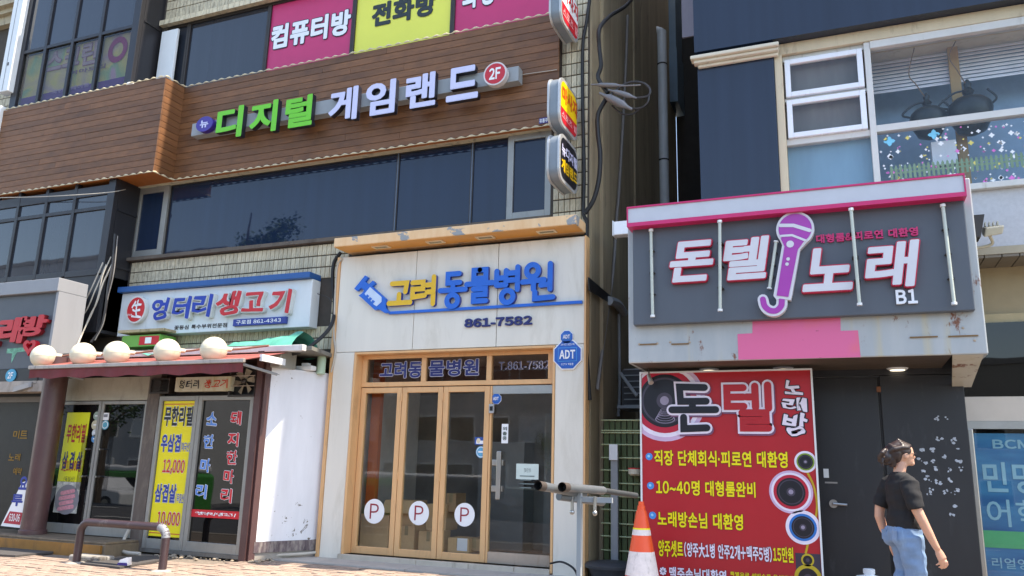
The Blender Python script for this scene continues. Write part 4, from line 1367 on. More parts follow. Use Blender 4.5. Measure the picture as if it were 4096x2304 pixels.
# small stickers on the doors
cols_ = [(150, 166, 152), (198, 190, 160), (206, 212, 214), (80, 140, 190), (84, 120, 120)]
for k, (mx, my, r_) in enumerate(((740, 315, .05), (728, 385, .055), (726, 447, .045), (722, 492, .045))):
    c = W('M', mx, my, SY)
    o = MB().disc(c[0], c[1], r_ * 1.3, r_ * 1.2, SY + .016, 20).build('door_sticker', M('sticker_%d' % k, cols_[k], .4))
    MB().box(c[0] - r_ * .6, c[0] + r_ * .6, SY + .014, SY + .0155, c[1] - .008, c[1] + .008).build('print_line', MATS['sticker_3'] if k < 3 and 'sticker_3' in MATS else PRINTW, o)
    tag(o, ['grey green round sticker topmost beside the restaurant door poster', 'cream round sticker second beside the restaurant door poster', 'white round sticker third beside the restaurant door poster', 'blue sticker lowest beside the restaurant door poster'][k], 'sticker')
c = W('M', 805, 385, SY)
o = MB().disc(c[0], c[1], .07, .065, SY + .016, 20).build('door_sticker', M('teal_sticker', (76, 156, 176), .4))
MB().ring(c[0], c[1], .055, .05, .2, SY + .014).build('print_ring', PRINTW, o)
tag(o, 'teal round sticker on the right restaurant door', 'sticker')
c = W('M', 812, 320, SY)
o = MB().box(c[0] - .055, c[0] + .055, SY + .012, SY + .016, c[1] - .05, c[1] + .05).build('door_sticker', PRINTW)
MB().box(c[0] - .035, c[0] + .035, SY + .009, SY + .0115, c[1] - .01, c[1] + .03).build('print_block', M('grey_block_print', (130, 130, 134), .5), o)
tag(o, 'square white notice sticker on the right restaurant door', 'sticker')
# poster hung inside the left door
bp = thing('hanging_poster', 'yellow hanging poster with a meat photograph on the left restaurant door', 'poster', (-9.6, SY, .8))
pb = WBOX('M', 470, 290, 668, 830, SY)
pb2 = WBOX('M', 420, 830, 640, 1075, SY)
x0, x1 = W('M', 450, 700, SY)[0] + .02, W('M', 640, 700, SY)[0] - .01
MB().box(x0, x1, SY + .008, SY + .013, pb[2], pb[3]).build('yellow_sheet', M('poster_yellow', (222, 222, 40), .45, var=.04), bp)
def m_meat():
    m, t, b = base_mat('meat_photo_print')
    f = noise(t, coords(t), 14, 3, .6, .3)
    col = mixc(t, ramp(t, f, .35, .65), lin((150, 150, 142)), lin((212, 210, 200)))
    t.links.new(col, b.inputs['Base Color'])
    b.inputs['Roughness'].default_value = .5
    return m
MB().box(x0, x1, SY + .008, SY + .013, pb2[2], pb[2] - .002).build('photo_sheet', m_meat(), bp)
pc = ((x0 + x1) / 2 + .01, (pb2[2] + pb[2]) / 2 - .03)
MB().disc(pc[0], pc[1], .23, .2, SY + .006).build('plate_print', M('plate_print', (128, 126, 132), .4), bp)
for k in range(4):
    z = pc[1] - .11 + k * .07
    q = MB()
    ribbon(q, [(pc[0] - .13 + .02 * (k % 2), z - .02), (pc[0] + .13 - .02 * (k % 2), z + .02)], .055, False, SY + .004 - k * .0004, SY + .004 - k * .0004, False)
    q.build('meat_print', M('meat_pink', (206, 140, 150), .5, var=.25, scale=30), bp)
lettering('lettering', '무한리필', (x0 + .05, x1 - .03, pb[3] - .42, pb[3] - .16), SY + .005, M('poster_red', (176, 50, 50), .5), bp, .03)
lettering('lettering', '삼 겹 살', (x0 + .04, x1 - .03, pb[3] - .78, pb[3] - .54), SY + .005, M('poster_navy', (48, 62, 110), .5), bp, .035)
lettering('lettering', '(독일산)', (x0 + .12, x1 - .12, pb[3] - .96, pb[3] - .88), SY + .005, M('poster_grey', (110, 110, 60), .5), bp, .01)
lettering('lettering', '1인10,000원', (x0 + .04, x1 - .03, pb[2] + .13, pb[2] + .3), SY + .005, MATS['poster_red'], bp, .02)
# window right of the post
wx0, wx1 = xj1 + .002, rx_r - .102
wzt = W('N', 460, 150, SY)[1]
wzb = W('N', 300, 1265, SY)[1]
xmid = W('N', 388, 700, SY)[0]
MB().box(wx0, wx1, SY - .03, SY + .07, .16, wzb).build('window_base', M('grimy_base', (104, 100, 94), .7, dirt=.4), rs)
for a, b_ in ((wx0, xmid), (xmid, wx1)):
    f = frame_rect(MB(), a + .003, b_ - .003, wzb, wzt, .06, SY - .015, SY + .05, .12).build('window_sash', ALU, rs, bevel=.004)
    MB().box(a + .06, b_ - .06, SY + .02, SY + .028, wzb + .12, wzt - .06).build('pane', SHOPGLASS, f)
yp = thing('price_poster', 'yellow price poster filling the left restaurant window pane', 'poster', ((wx0 + xmid) / 2, SY, wzb))
a, b_ = wx0 + .075, xmid - .05
z1, z0 = W('N', 290, 188, SY)[1], W('N', 170, 1165, SY)[1]
MB().box(a, b_, SY + .01, SY + .016, z0, z1).build('yellow_sheet', PRINTY, yp)
MB().box(a + .012, b_ - .012, SY + .008, SY + .0095, z1 - .045, z1 - .035).build('border_line', PRINTR, yp)
MB().box(a + .012, b_ - .012, SY + .008, SY + .0095, z0 + .035, z0 + .045).build('border_line', PRINTR, yp)
Hh = z1 - z0
def pl_(s, f0, f1, u0, u1, mt, bold=.035, o=None):
    lettering('lettering', s, (a + (b_ - a) * u0, a + (b_ - a) * u1, z1 - Hh * f1, z1 - Hh * f0), SY + .007, mt, yp, bold, outline=o, olw=.025)
pl_('무한리필', .04, .19, .06, .94, PRINTK, .035, PRINTW)
pl_('우삼겹', .25, .385, .06, .66, PRINTB, .035, PRINTW)
pl_('(미국산)', .31, .38, .68, .96, PRINTB, .01, PRINTW)
pl_('12,000', .44, .55, .2, .86, PRINTR, .025, PRINTW)
pl_('삼겹살', .62, .755, .06, .7, PRINTB, .035, PRINTW)
pl_('(독일산)', .685, .755, .71, .97, PRINTB, .01, PRINTW)
pl_('10,000', .82, .93, .22, .9, PRINTR, .025, PRINTW)
# vertical lettering on the dark pane
vt = thing('window_lettering', 'blue and red vertical lettering with a red strip on the dark restaurant pane', 'lettering', ((xmid + wx1) / 2, SY, wzb))
for s, pts, mt in (('소한마리', ((530, 315), (508, 480), (483, 655), (452, 840)), M('sky_blue_print', (90, 140, 214), .4)), ('돼지한마리', ((703, 310), (682, 465), (675, 595), (652, 735), (633, 870)), PRINTR)):
    for ch, (nx, ny) in zip(s, pts):
        c = W('N', nx, ny, SY)
        lettering('letter', ch, (c[0] - .085, c[0] + .085, c[1] - .085, c[1] + .085), SY + .015, mt, vt, .03, outline=PRINTW, olw=.03, wob=.8)
sz1, sz0 = W('N', 530, 975, SY)[1], W('N', 530, 1030, SY)[1]
MB().box(xmid + .066, wx1 - .066, SY + .012, SY + .016, sz0, sz1).build('red_strip', PRINTR, vt)
lettering('lettering', '엉터리생고기', (xmid + .15, wx1 - .14, sz0 + .025, sz1 - .025), SY + .009, PRINTW, vt, .02, wob=.8)
# sign, vent and fan above the window
b = WBOX('F', 1137, 178, 1475, 262, SY - .03)
o = thing('small_sign', 'stained white sign with brush lettering above the restaurant window', 'sign', ((b[0] + b[1]) / 2, SY, b[2]))
MB().box(b[0], b[1], SY - .05, SY + .06, b[2], b[3]).build('panel', M('stained_white', (206, 200, 176), .5, var=.1, dirt=.45, dirtc=(176, 158, 96)), o)
lettering('lettering', '엉터리', (b[0] + .07, b[0] + .62 * (b[1] - b[0]) * .72, b[2] + .2 * (b[3] - b[2]), b[3] - .2 * (b[3] - b[2])), SY - .053, PRINTK, o, .02, wob=.8)
lettering('lettering', '생고기', (b[0] + (b[1] - b[0]) * .54, b[1] - .03, b[2] + .2 * (b[3] - b[2]), b[3] - .2 * (b[3] - b[2])), SY - .053, M('brush_orange_red', (206, 66, 36), .4), o, .02, wob=.8)
b = WBOX('F', 985, 185, 1095, 280, SY)
o = thing('louvre_vent', 'dark brown louvred vent above the post between door and window', 'vent', ((b[0] + b[1]) / 2, SY, b[2]))
frame_rect(MB(), b[0], b[1], b[2], b[3], .02, SY - .045, SY + .08).build('vent_frame', BRONZE, o)
MB().box(b[0] + .02, b[1] - .02, SY + .03, SY + .08, b[2] + .02, b[3] - .02).build('vent_back', BLACK, o)
for k in range(8):
    z = b[2] + .03 + k * (b[3] - b[2] - .05) / 8
    MB().hexa([(b[0] + .02, SY - .04, z), (b[1] - .02, SY - .04, z), (b[1] - .02, SY + .02, z + .02), (b[0] + .02, SY + .02, z + .02)],
              [(b[0] + .02, SY - .04, z + .006), (b[1] - .02, SY - .04, z + .006), (b[1] - .02, SY + .02, z + .026), (b[0] + .02, SY + .02, z + .026)]).build('slat', BRONZE, o)
c = W('F', 1558, 200, SY - .02)
o = thing('exhaust_fan', 'grimy round exhaust fan with six blades under the awning end', 'fan', (c[0], SY, c[1] - .2))
mb = MB()
frame_rect(mb, c[0] - .22, c[0] + .22, c[1] - .2, c[1] + .2, .025, SY - .03, SY + .05)
mb.build('fan_frame', BRONZE, o)
MB().box(c[0] - .19, c[0] + .19, SY + .04, SY + .06, c[1] - .17, c[1] + .17).build('fan_back', BLACK, o)
for k in range(6):
    a_ = k * math.pi / 3 + .3
    pts = []
    for rr, da in ((.04, -.3), (.165, -.42), (.17, .1), (.05, .35)):
        pts.append((c[0] + rr * math.cos(a_ + da), c[1] + rr * math.sin(a_ + da)))
    MB().add([(p_[0], SY + (.02 if i in (0, 1) else -.005), p_[1]) for i, p_ in enumerate(pts)] + [(p_[0], SY + (.024 if i in (0, 1) else -.001), p_[1]) for i, p_ in enumerate(pts)],
             [(0, 1, 2, 3), (7, 6, 5, 4), (0, 4, 5, 1), (1, 5, 6, 2), (2, 6, 7, 3), (3, 7, 4, 0)]).build('blade', M('grimy_blade', (150, 140, 120), .6, dirt=.5), o)
MB().ball((c[0], SY, c[1]), .04, 12, 8).build('hub', BRONZE, o, smooth=True)
for z in (-.06, .07):
    MB().tube([(c[0] - .21, SY - .025, c[1] + z), (c[0] + .21, SY - .025, c[1] + z)], .005, 5).build('guard_wire', STEEL, o)
# platform and brown round column
mb = MB().box(-12.4, rx_l + 1.9, -1.3, SY + .1, .02, zfl - .03)
mb.box(-12.4, rx_l + 1.88, -1.28, SY + .1, zfl - .03, zfl)
o = tag(mb.build('door_step', M('worn_platform', (120, 104, 84), .7, var=.2, scale=5, dirt=.5, dirtc=(86, 72, 56)), bevel=.01), 'worn step platform before the restaurant doors', 'step')
MB().box(-12.4, rx_l + 1.86, -1.335, -1.302, .1, zfl - .035).build('step_facing', M('ochre_board', (146, 102, 44), .6, var=.2, scale=4, dirt=.35, dirtc=(100, 76, 44)), o)
cb = GR(135, 2140, zfl)
coly = -1.0
colx = XZ(132, 2120, coly)[0]
cl_ = thing('round_column', 'thick brown painted round column left of the restaurant doors', 'column', (colx, coly, zfl))
MB().lathe((colx, coly, zfl), [(.155, 0), (.155, 2.4)], 28).build('shaft', BROWN, cl_, smooth=True)
MB().lathe((colx, coly, zfl), [(.175, .001), (.175, .05), (.158, .065)], 28).build('base_ring', BROWN, cl_, smooth=True)
# awning
AF, AB = -1.42, -.72
ax0, ax1 = W('Q', 62, 440, AF)[0], W('Q', 2255, 365, AF)[0]
zaf = W('Q', 1150, 395, AF)[1]
zab = W('Q', 1200, 338, AB)[1]
aw = thing('awning', 'red fabric awning tinted sunlit pink on top with dark red valance over the restaurant', 'awning', ((ax0 + ax1) / 2, AF, zaf - .3))
mb = MB()
n = 24
for i in range(n):
    a_, b_ = ax0 + (ax1 - ax0) * i / n, ax0 + (ax1 - ax0) * (i + 1) / n
    mb.add([(a_, AF, zaf), (b_, AF, zaf), (b_ + .1, AB, zab), (a_ + .1, AB, zab), (a_, AF, zaf - .01), (b_, AF, zaf - .01), (b_ + .1, AB, zab - .01), (a_ + .1, AB, zab - .01)], [(0, 1, 2, 3), (7, 6, 5, 4)])
mb.build('fabric_top', M('sun_tinted_red_fabric', (146, 78, 70), .8, var=.1, dirt=.2, dirtc=(140, 88, 78)), aw)  # top fabric lightened towards pink for the sun falling on it
MB().box(ax0 - .01, ax1 + .02, AF - .035, AF + .01, zaf - .035, zaf + .012).build('front_bar', M('silver_bar', (176, 166, 158), .45, .3, dirt=.3), aw, bevel=.006)
mb = MB()
n = 90
def vy(i):
    u = i / n
    return AF - .012 + .008 * math.sin(u * 40) + .02 * max(0, u - .86) * math.sin(u * 120) * 5
zv = zaf - .04
dv = zv - W('Q', 1150, 522, AF)[1]
for i in range(n):
    a_, b_ = ax0 + (ax1 - ax0) * i / n, ax0 + (ax1 - ax0) * (i + 1) / n
    mb.add([(a_, vy(i) + .01 * math.sin(i * .8), zv - dv + .012 * math.sin(i * .45)), (b_, vy(i + 1) + .01 * math.sin(i * .8 + .8), zv - dv + .012 * math.sin(i * .45 + .45)), (b_, vy(i + 1) * .3 + (AF - .012) * .7, zv), (a_, vy(i) * .3 + (AF - .012) * .7, zv)], [(0, 1, 2, 3)])
mb.build('valance', M('dark_red_fabric', (112, 44, 46), .75, var=.14, scale=3, dirt=.3, dirtc=(86, 46, 46)), aw, smooth=True)
for x in (ax0 + .15, ax1 - .1):
    MB().tube([(x, AF, zaf - .03), (x + .08, SY - .02, zaf - .1)], .018, 8).build('arm', GREYRAIL, aw)
MB().box(ax0 + .1, ax1 + .35, AB - .06, AB + .02, zab + .005, zab + .085).build('roller_casing', M('white_casing', (206, 204, 200), .4, dirt=.2, dirtc=(150, 110, 80)), aw, bevel=.008)
MB().box(ax1 + .02, ax1 + .06, AF + .25, AB, zaf + .02, zaf + .1).build('end_bracket', WHITE, aw)
# globes on the awning with their pipe
GL = M('cream_globe', (214, 205, 180), .38, var=.07, scale=5, dirt=.12, dirtc=(200, 180, 140))
names = ['cream globe lamp at the left end of the awning', 'cream globe lamp second from the left end of the awning', 'cream globe lamp in the middle of the awning row', 'cream globe lamp second from the right end of the awning', 'cream globe lamp at the right end of the awning']
GY = -1.2
gp = []
for k, (qx, qy) in enumerate(((190, 325), (597, 307), (945, 293), (1465, 273), (1945, 257))):
    c = W('Q', qx, qy, GY)
    t = thing('globe_lamp', names[k], 'lamp', (c[0], GY, c[1] - .16), 'globe lamps along the awning')
    MB().ball((c[0], GY, c[1]), .165, 32, 20).build('globe', GL, t, smooth=True)
    mb = MB()
    mb.tube([(c[0] - .001, GY - .002, c[1]), (c[0], GY, c[1])], .16, 4)
    MB().lathe((c[0], GY, c[1] - .004), [(.1665, 0), (.1672, .004), (.1665, .008)], 32).build('seam_ring', GL, t, smooth=True)
    MB().tube([(c[0] + .06, GY + .13, c[1] + .03), (c[0] + .1, GY + .2, c[1] + .03)], .03, 12).build('socket', GL, t, smooth=True)
    gp.append((c[0] + .1, GY + .2, c[1] + .03))
q = []
for a_, b_ in zip(gp[:-1], gp[1:]):
    q += [Vector(a_), Vector(a_).lerp(Vector(b_), .5) + Vector((0, .03, .035))]
q += [Vector(gp[-1]), Vector(gp[-1]) + Vector((.5, .1, .05))]
tag(MB().tube(smoothpts(q, 4), .014, 7).build('lamp_pipe', M('rusty_pipe', (150, 104, 86), .6, var=.2), smooth=True), 'thin rusty pipe linking the awning globes', 'pipe')
# green tarpaulin heaped on the roof
def tarp(label, pts, h, seed, res=26):
    """pts: outline in plan; crumpled cloth sheet with noise"""
    rr = random.Random(seed)
    x0, x1, y0, y1, z0 = pts
    mb = MB()
    vs = []
    for i in range(res + 1):
        for j_ in range(res // 2 + 1):
            u, v = i / res, j_ / (res // 2)
            z = z0 + h * (math.sin(math.pi * min(1, v * 1.1)) ** .7) * (.45 + .55 * u) + .012 * math.sin(u * 17 + v * 9) + .012 * math.sin(u * 41 - v * 13) + .01 * math.sin(v * 21 + u * 6) + rr.uniform(-.006, .006)
            vs.append((x0 + (x1 - x0) * u + .02 * math.sin(v * 9), y0 + (y1 - y0) * v + .03 * math.sin(u * 12), z))
    m_ = res // 2 + 1
    mb.add(vs, [(i * m_ + j_, (i + 1) * m_ + j_, (i + 1) * m_ + j_ + 1, i * m_ + j_ + 1) for i in range(res) for j_ in range(m_ - 1)])
    return tag(mb.build('tarpaulin', M('green_tarp', (86, 164, 142), .5, var=.18, scale=4, dirt=.2, dirtc=(60, 120, 104)), smooth=True), label, 'tarpaulin')
tz0 = W('E', 2000, 1288, -.55)[1]
tarp('green tarpaulin folded on the ledge right of the awning', (-8.1, -6.55, -.66, .1, tz0), W('E', 2050, 1165, -.2)[1] - tz0, 3)
tarp('green tarpaulin crumpled on the roof behind the left globes', (-10.3, -8.6, -.78, .05, tz0), .12, 8)
o = tag(MB().box(-9.95, -9.2, -.25, .05, 2.95, 3.12).build('roof_crate', M('green_red_carton', (112, 168, 76), .6)), 'green and red carton left on the shop roof behind the globes', 'box')
MB().box(-9.6, -9.22, -.256, -.251, 2.97, 3.1).build('red_face', PRINTR, o)
MB().box(-9.48, -9.36, -.26, -.2565, 2.99, 3.08).build('white_patch', PRINTW, o)
MB().box(-10.0, -9.1, -.3, .1, 3.16, 3.2).build('lid_board', M('splintered_board', (176, 158, 124), .8, dirt=.4), o)

# ------------------------------------------------------------------ left karaoke sign box and entrance
LY = -1.0
ks2 = thing('karaoke_sign', 'dark grey sign box with pale surround, red letters and a red heart', 'sign', (-11.5, LY, 2.5))
sx1 = W('R', 612, 250, LY)[0]
sz1 = W('R', 400, 178, LY)[1]
sz0 = W('R', 200, 1110, LY)[1]
PALE = M('pale_grey_metal', (146, 146, 149), .45, .1, var=.05, streak=True)
bt = .2
MB().box(-14.5, sx1, LY, LY + .5, sz1 - bt, sz1).build('top_beam', PALE, ks2, bevel=.008)
MB().box(sx1 - .05, sx1, LY + .03, LY + .5, sz0 - .22, sz1 - bt - .001).build('side_panel', PALE, ks2)
MB().box(-14.5, sx1 - .052, LY + .07, LY + .5, sz0, sz1 - bt - .002).build('face_panel', M('slate_panel', (82, 86, 92), .45, var=.06), ks2)
FYL = LY + .07
for ch, b in (('래', (0, 585, 235, 848)), ('방', (208, 565, 472, 768))):
    lettering('letter', ch, WBOX('R', *b, FYL - .07), FYL - .002, REDSIGN, ks2, .05, depth=.07, side=M('deep_red_side', (120, 26, 34), .4), slant=.12)
lettering('letter', '노', WBOX('R', -280, 615, -20, 880, FYL - .07), FYL - .002, REDSIGN, ks2, .05, depth=.07, side=MATS['deep_red_side'], slant=.12)
hc = W('R', 305, 885, FYL - .07)
hp = []
for i in range(40):
    t_ = i / 40 * 2 * math.pi
    hp.append((16 * math.sin(t_) ** 3 / 34, (13 * math.cos(t_) - 5 * math.cos(2 * t_) - 2 * math.cos(3 * t_) - math.cos(4 * t_)) / 34))
mb = MB()
sX, sZ = .28, .27
Ho = [(hc[0] + p_[0] * sX, hc[1] + p_[1] * sZ) for p_ in hp]
Hi = [(hc[0] + p_[0] * sX * .5, hc[1] + .01 + p_[1] * sZ * .45) for p_ in hp]
N_ = 40
for yv in (FYL - .07, FYL - .002):
    mb.add([(p_[0], yv, p_[1]) for p_ in Ho] + [(p_[0], yv, p_[1]) for p_ in Hi], [(i, (i + 1) % N_, N_ + (i + 1) % N_, N_ + i) for i in range(N_)])
mb.add([(p_[0], FYL - .07, p_[1]) for p_ in Ho] + [(p_[0], FYL - .002, p_[1]) for p_ in Ho], [(i, N_ + i, N_ + (i + 1) % N_, (i + 1) % N_) for i in range(N_)])
mb.add([(p_[0], FYL - .07, p_[1]) for p_ in Hi] + [(p_[0], FYL - .002, p_[1]) for p_ in Hi], [(i, N_ + i, N_ + (i + 1) % N_, (i + 1) % N_) for i in range(N_)])
mb.build('heart', REDSIGN, ks2)
p = W('R', 170, 940, FYL)
MB().add([(p[0] - .2, FYL - .003, p[1] + .05), (p[0] + .22, FYL - .003, p[1] + .06), (p[0] + .2, FYL - .003, p[1] + .0), (p[0] + .02, FYL - .003, p[1] - .01), (p[0] - .06, FYL - .003, p[1] - .17), (p[0] - .08, FYL - .003, p[1] - .02), (p[0] - .2, FYL - .003, p[1] - .02)], [tuple(range(7))]).build('torn_tape', M('torn_green_tape', (110, 168, 140), .6, var=.4, scale=20), ks2)
bs = thing('floor_badge_strip', 'black strip with a round blue floor badge below the karaoke sign', 'sign', (-11.5, LY, 2.3))
zz1, zz0 = W('R', 150, 1122, LY + .05)[1], W('R', 150, 1248, LY + .05)[1]
MB().box(-14.5, sx1 - .06, LY + .06, LY + .3, zz0, min(zz1, sz0 - .003)).build('strip', PRINTK, bs)
c = W('R', 113, 1190, LY + .05)
badge(c[0], c[1], .11, .095, LY + .058, .01, M('floor_badge_blue', (60, 156, 190), .35), None, '2F', PRINTW, bs)
MB().box(-14.5, sx1 - .02, LY + .05, LY + .3, zz0 - .16, zz0 - .004).build('lower_trim', M('chipped_pale_trim', (170, 158, 146), .7, var=.2, dirt=.5, dirtc=(90, 80, 72)), bs)
p = W('M', 190, 95, LY)
pc_ = thing('bullet_camera', 'grey bullet camera under the karaoke sign strip', 'camera', (p[0], LY, p[1] - .05))
MB().hexa([(p[0] - .17, LY - .05, p[1] - .07), (p[0] + .1, LY + .02, p[1] + .01), (p[0] + .1, LY + .1, p[1] + .01), (p[0] - .17, LY + .03, p[1] - .07)],
          [(p[0] - .17, LY - .05, p[1] - .0), (p[0] + .1, LY + .02, p[1] + .08), (p[0] + .1, LY + .1, p[1] + .08), (p[0] - .17, LY + .03, p[1] - .0)]).build('camera_body', M('camera_grey', (150, 150, 150), .4), pc_)
MB().tube([(p[0] + .08, LY + .06, p[1] + .05), (p[0] + .16, LY + .06, p[1] + .06), (p[0] + .16, LY + .06, p[1] + .16)], .012, 6).build('camera_arm', BRONZE, pc_)
# dark granite entrance wall with gold lettering
GRAN = M('black_granite', (24, 20, 19), .45, var=.5, scale=60)
ew = thing('granite_entrance', 'dark speckled granite entrance wall with faint gold lettering', 'wall', (-12, -.6, .2))
MB().box(-15.5, colx - .12, -.62, -.45, .1, zz0 - .1).build('granite_slab', GRAN, ew)
GOLD = M('gold_letter', (150, 112, 40), .35, .6)
for s, b in (('미트', (95, 490, 215, 430)), ('노래', (60, 660, 155, 625)), ('예약', (95, 770, 165, 745))):
    bb_ = WBOX('M', *b, -.63)
    lettering('lettering', s, (bb_[0], bb_[1], bb_[2], bb_[2] + max(.1, bb_[3] - bb_[2])), -.625, GOLD, ew, .01)
MB().box(-15.5, colx - .1, -.64, -.6, zz0 - .28, zz0 - .2).build('lintel_trim', M('lintel_steel', (110, 104, 98), .5), ew)
# leaning white board sign with red foot
af = thing('leaning_sign', 'white triangular pavement sign with blue letters and red foot behind the column', 'sign', (-11.1, -1.1, zfl))
yA = -1.05
P0, P1, P2 = W('M', 5, 1165, yA), W('M', 105, 1178, yA), W('M', 170, 830, yA)
P3 = (P1[0] + .12, P1[1]); P4 = (P2[0] + .2, P2[1] + .05)
MB().prism([P0, P3, P4, P2], yA, yA + .03).build('board', PRINTW, af)
MB().prism([(P0[0] + .05, P0[1] + .04), (P3[0], P3[1] + .04), (P3[0] + .01, P3[1] + .2), (P0[0] + .14, P0[1] + .2)], yA - .004, yA - .001).build('red_foot', M('red_foot', (176, 38, 60), .4), af)
lettering('lettering', '630-06', (P0[0] + .15, P3[0] - .02, P0[1] + .07, P0[1] + .17), yA - .007, PRINTW, af, .02)
lettering('lettering', '루', (P1[0] - .12, P1[0] + .1, P1[1] + .28, P1[1] + .44), yA - .003, PRINTB, af, .04)
lettering('lettering', '요', (P1[0] - .02, P1[0] + .14, P1[1] + .5, P1[1] + .68), yA - .003, PRINTB, af, .04)

# ------------------------------------------------------------------ cables at the left pier
def cable(name, label, pts, r, mat, cat='cable', n=6, sm=6):
    return tag(MB().tube(smoothpts(pts, sm), r, n).build(name, mat, smooth=True), label, cat)
def wpts(v, y, *pts):
    out = []
    for p_ in pts:
        yy_ = p_[2] if len(p_) > 2 else y
        x_, z_ = W(v, p_[0], p_[1], yy_)
        out.append((x_, yy_, z_))
    return out
cable('hanging_cable', 'leftmost pale cable slanting down from the pier to the shop roof', wpts('R', -.42, (1085, 0, -.36), (960, 280), (830, 520), (690, 740, -.46), (610, 945, -.5)), .011, CABLEW)
cable('hanging_cable', 'pale cable hanging second from the left beside the karaoke sign', wpts('R', -.42, (1120, 20, -.36), (1000, 300), (900, 520), (740, 690, -.46)), .010, CABLEW)
cable('hanging_cable', 'thick pale cable running down the pier to the second globe', wpts('R', -.42, (1190, 0, -.36), (1090, 210), (1020, 420), (950, 560), (880, 720, -.46), (815, 870, -.6)), .012, CABLEW)
cable('hanging_cable', 'white cable twisted close beside the thick one on the pier', wpts('R', -.42, (1170, -60, -.36), (1085, 130), (1040, 330), (985, 500), (930, 620, -.44), (860, 760, -.5)), .009, CABLEW)
cable('hanging_cable', 'dark grey cable bundle down the corner of the pier', wpts('R', -.42, (1215, -300, -.36), (1190, 0, -.36), (1140, 260), (1110, 500), (1060, 700), (960, 840, -.46)), .02, CABLE)
cable('hanging_cable', 'thin grey wire beside the dark bundle on the pier', wpts('R', -.42, (1240, -280, -.36), (1200, 100), (1130, 400), (1090, 640), (1000, 820, -.46)), .008, M('mid_grey_cable', (128, 122, 116), .5))
cable('cable_riser', 'pale cable rising along the pier past the side window', wpts('E', .1, (975, 95), (920, 300), (860, 480), (820, 600), (790, 700)), .011, CABLEW)
cable('cable_loop', 'loose loop of pale wire sticking out from the bay corner', wpts('E', -.1, (830, 550, .08), (790, 510), (715, 500), (700, 530), (760, 535), (800, 480), (770, 460)), .008, CABLEW)
cable('cable', 'white wire crossing the bay under the fascia', wpts('E', -.45, (0, 165), (350, 155), (770, 128), (980, 90, .12)), .007, CABLEW)
cable('cable_riser', 'dark cables bunched up the upper pier beside the bay', wpts('A', .1, (1170, -40), (1150, 150), (1120, 300), (1100, 450), (1050, 590)), .022, CABLE)
cable('cable_riser', 'grey cable running straight up the upper pier', wpts('A', .1, (1135, -40), (1120, 200), (1085, 400), (1045, 590)), .011, M('cable_putty', (150, 142, 128), .6))
# black cable hose down the left edge of the clinic
cable('black_hose', 'thick black cable hose curving down beside the clinic edge to the awning', wpts('E', .04, (2470, 560), (2420, 640), (2410, 780), (2425, 950), (2400, 1090, -.1), (2290, 1210, -.3), (2150, 1290, -.45), (1950, 1300, -.55)), .026, BLACK, 'hose', 8)
cable('cable_riser', 'thin pale cord hanging from the clinic edge to the ledge', wpts('E', -.02, (2480, 600), (2440, 700), (2420, 1130), (2430, 1280), (2400, 1430)), .012, CABLEW)
cable('cable', 'grey wire from the sign box to the black hose', wpts('E', -.02, (2300, 860), (2390, 900), (2400, 1000)), .006, CABLE)
# loose white hose at the foot of the restaurant
cable('white_hose', 'white drain hose curling out at the foot of the door post', [(xj0 - .0, SY - .05, .42), (xj0 - .02, SY - .09, .3), (xj0 + .05, SY - .2, .2), (xj0 + .25, SY - .28, .17), (xj0 + .5, SY - .3, .17)], .022, CABLEW, 'hose', 8)
cable('white_hose', 'pale hose lying along the foot of the white side panel', [(-7.0, -.75, .17), (-6.85, -.6, .19), (-6.6, -.35, .2), (-6.42, -.12, .21), (-6.36, -.02, .22)], .018, CABLEW, 'hose', 8)
def XP(v, x_, y_, xp):
    """pixel -> point on the plane x = xp"""
    d = ray(*px(v, x_, y_))
    t = (xp - CAM_POS.x) / d.x
    p_ = CAM_POS + d * t
    return (xp, p_.y, p_.z)
# ------------------------------------------------------------------ alley
XA = XC + .06
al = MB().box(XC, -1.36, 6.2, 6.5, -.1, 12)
tag(al.build('alley_end_wall', M('shade_dark_render', (46, 42, 38), .9, var=.2)), 'wall closing the far end of the alley, coloured dark for its deep shade', 'wall')  # colour set almost black for the deep shade at the alley's end
b = WBOX('V', 368, -60, 447, 690, 5.4)
o = thing('duct_panel', 'grey blue metal duct boxes high in the alley', 'duct', ((b[0] + b[1]) / 2, 5.4, b[2]))
zm = W('V', 405, 328, 5.4)[1]
GB = M('grey_blue_metal', (104, 122, 134), .45, .2, var=.1)
MB().box(b[0], b[1], 5.4, 6.1, b[2], zm - .01).build('lower_box', GB, o, bevel=.01)
MB().box(b[0] + .01, b[1] - .02, 5.45, 6.1, zm + .01, b[3] + 1.5).build('upper_box', GB, o, bevel=.01)
b = WBOX('V', 468, -60, 572, 240, .8)
tag(MB().box(b[0], b[1], .8, .83, b[2], b[3] + 1).build('side_screen', M('lilac_grey_sheet', (140, 134, 144), .7, var=.12, streak=True)), 'pale grey screen sheet fixed beside the upper navy panel', 'screen')
dp = [XP('V', 345, 238, XA + .05), XP('V', 345, 1380, XA + .05)]
yd = (dp[0][1] + dp[1][1]) / 2
o = thing('downpipe', 'grey plastic downpipe with clips on the alley wall', 'pipe', (XA + .05, yd, 0))
MB().tube([(XA + .05, yd, -.05), (XA + .05, yd, dp[0][2])], .085, 14).build('pipe_run', M('grey_pvc', (206, 210, 212), .45, var=.06), o, smooth=True)
MB().tube([(XA + .05, yd, dp[0][2] - .02), (XA - .1, yd, dp[0][2] + .06)], .08, 14).build('elbow', MATS['grey_pvc'], o, smooth=True)
for vz in (455, 1085, 1700):
    z = XP('V', 345, vz, XA + .05)[2]
    MB().tube([(XA + .05, yd, z - .012), (XA + .05, yd, z + .012)], .093, 14).build('pipe_clip', BLACK, o)
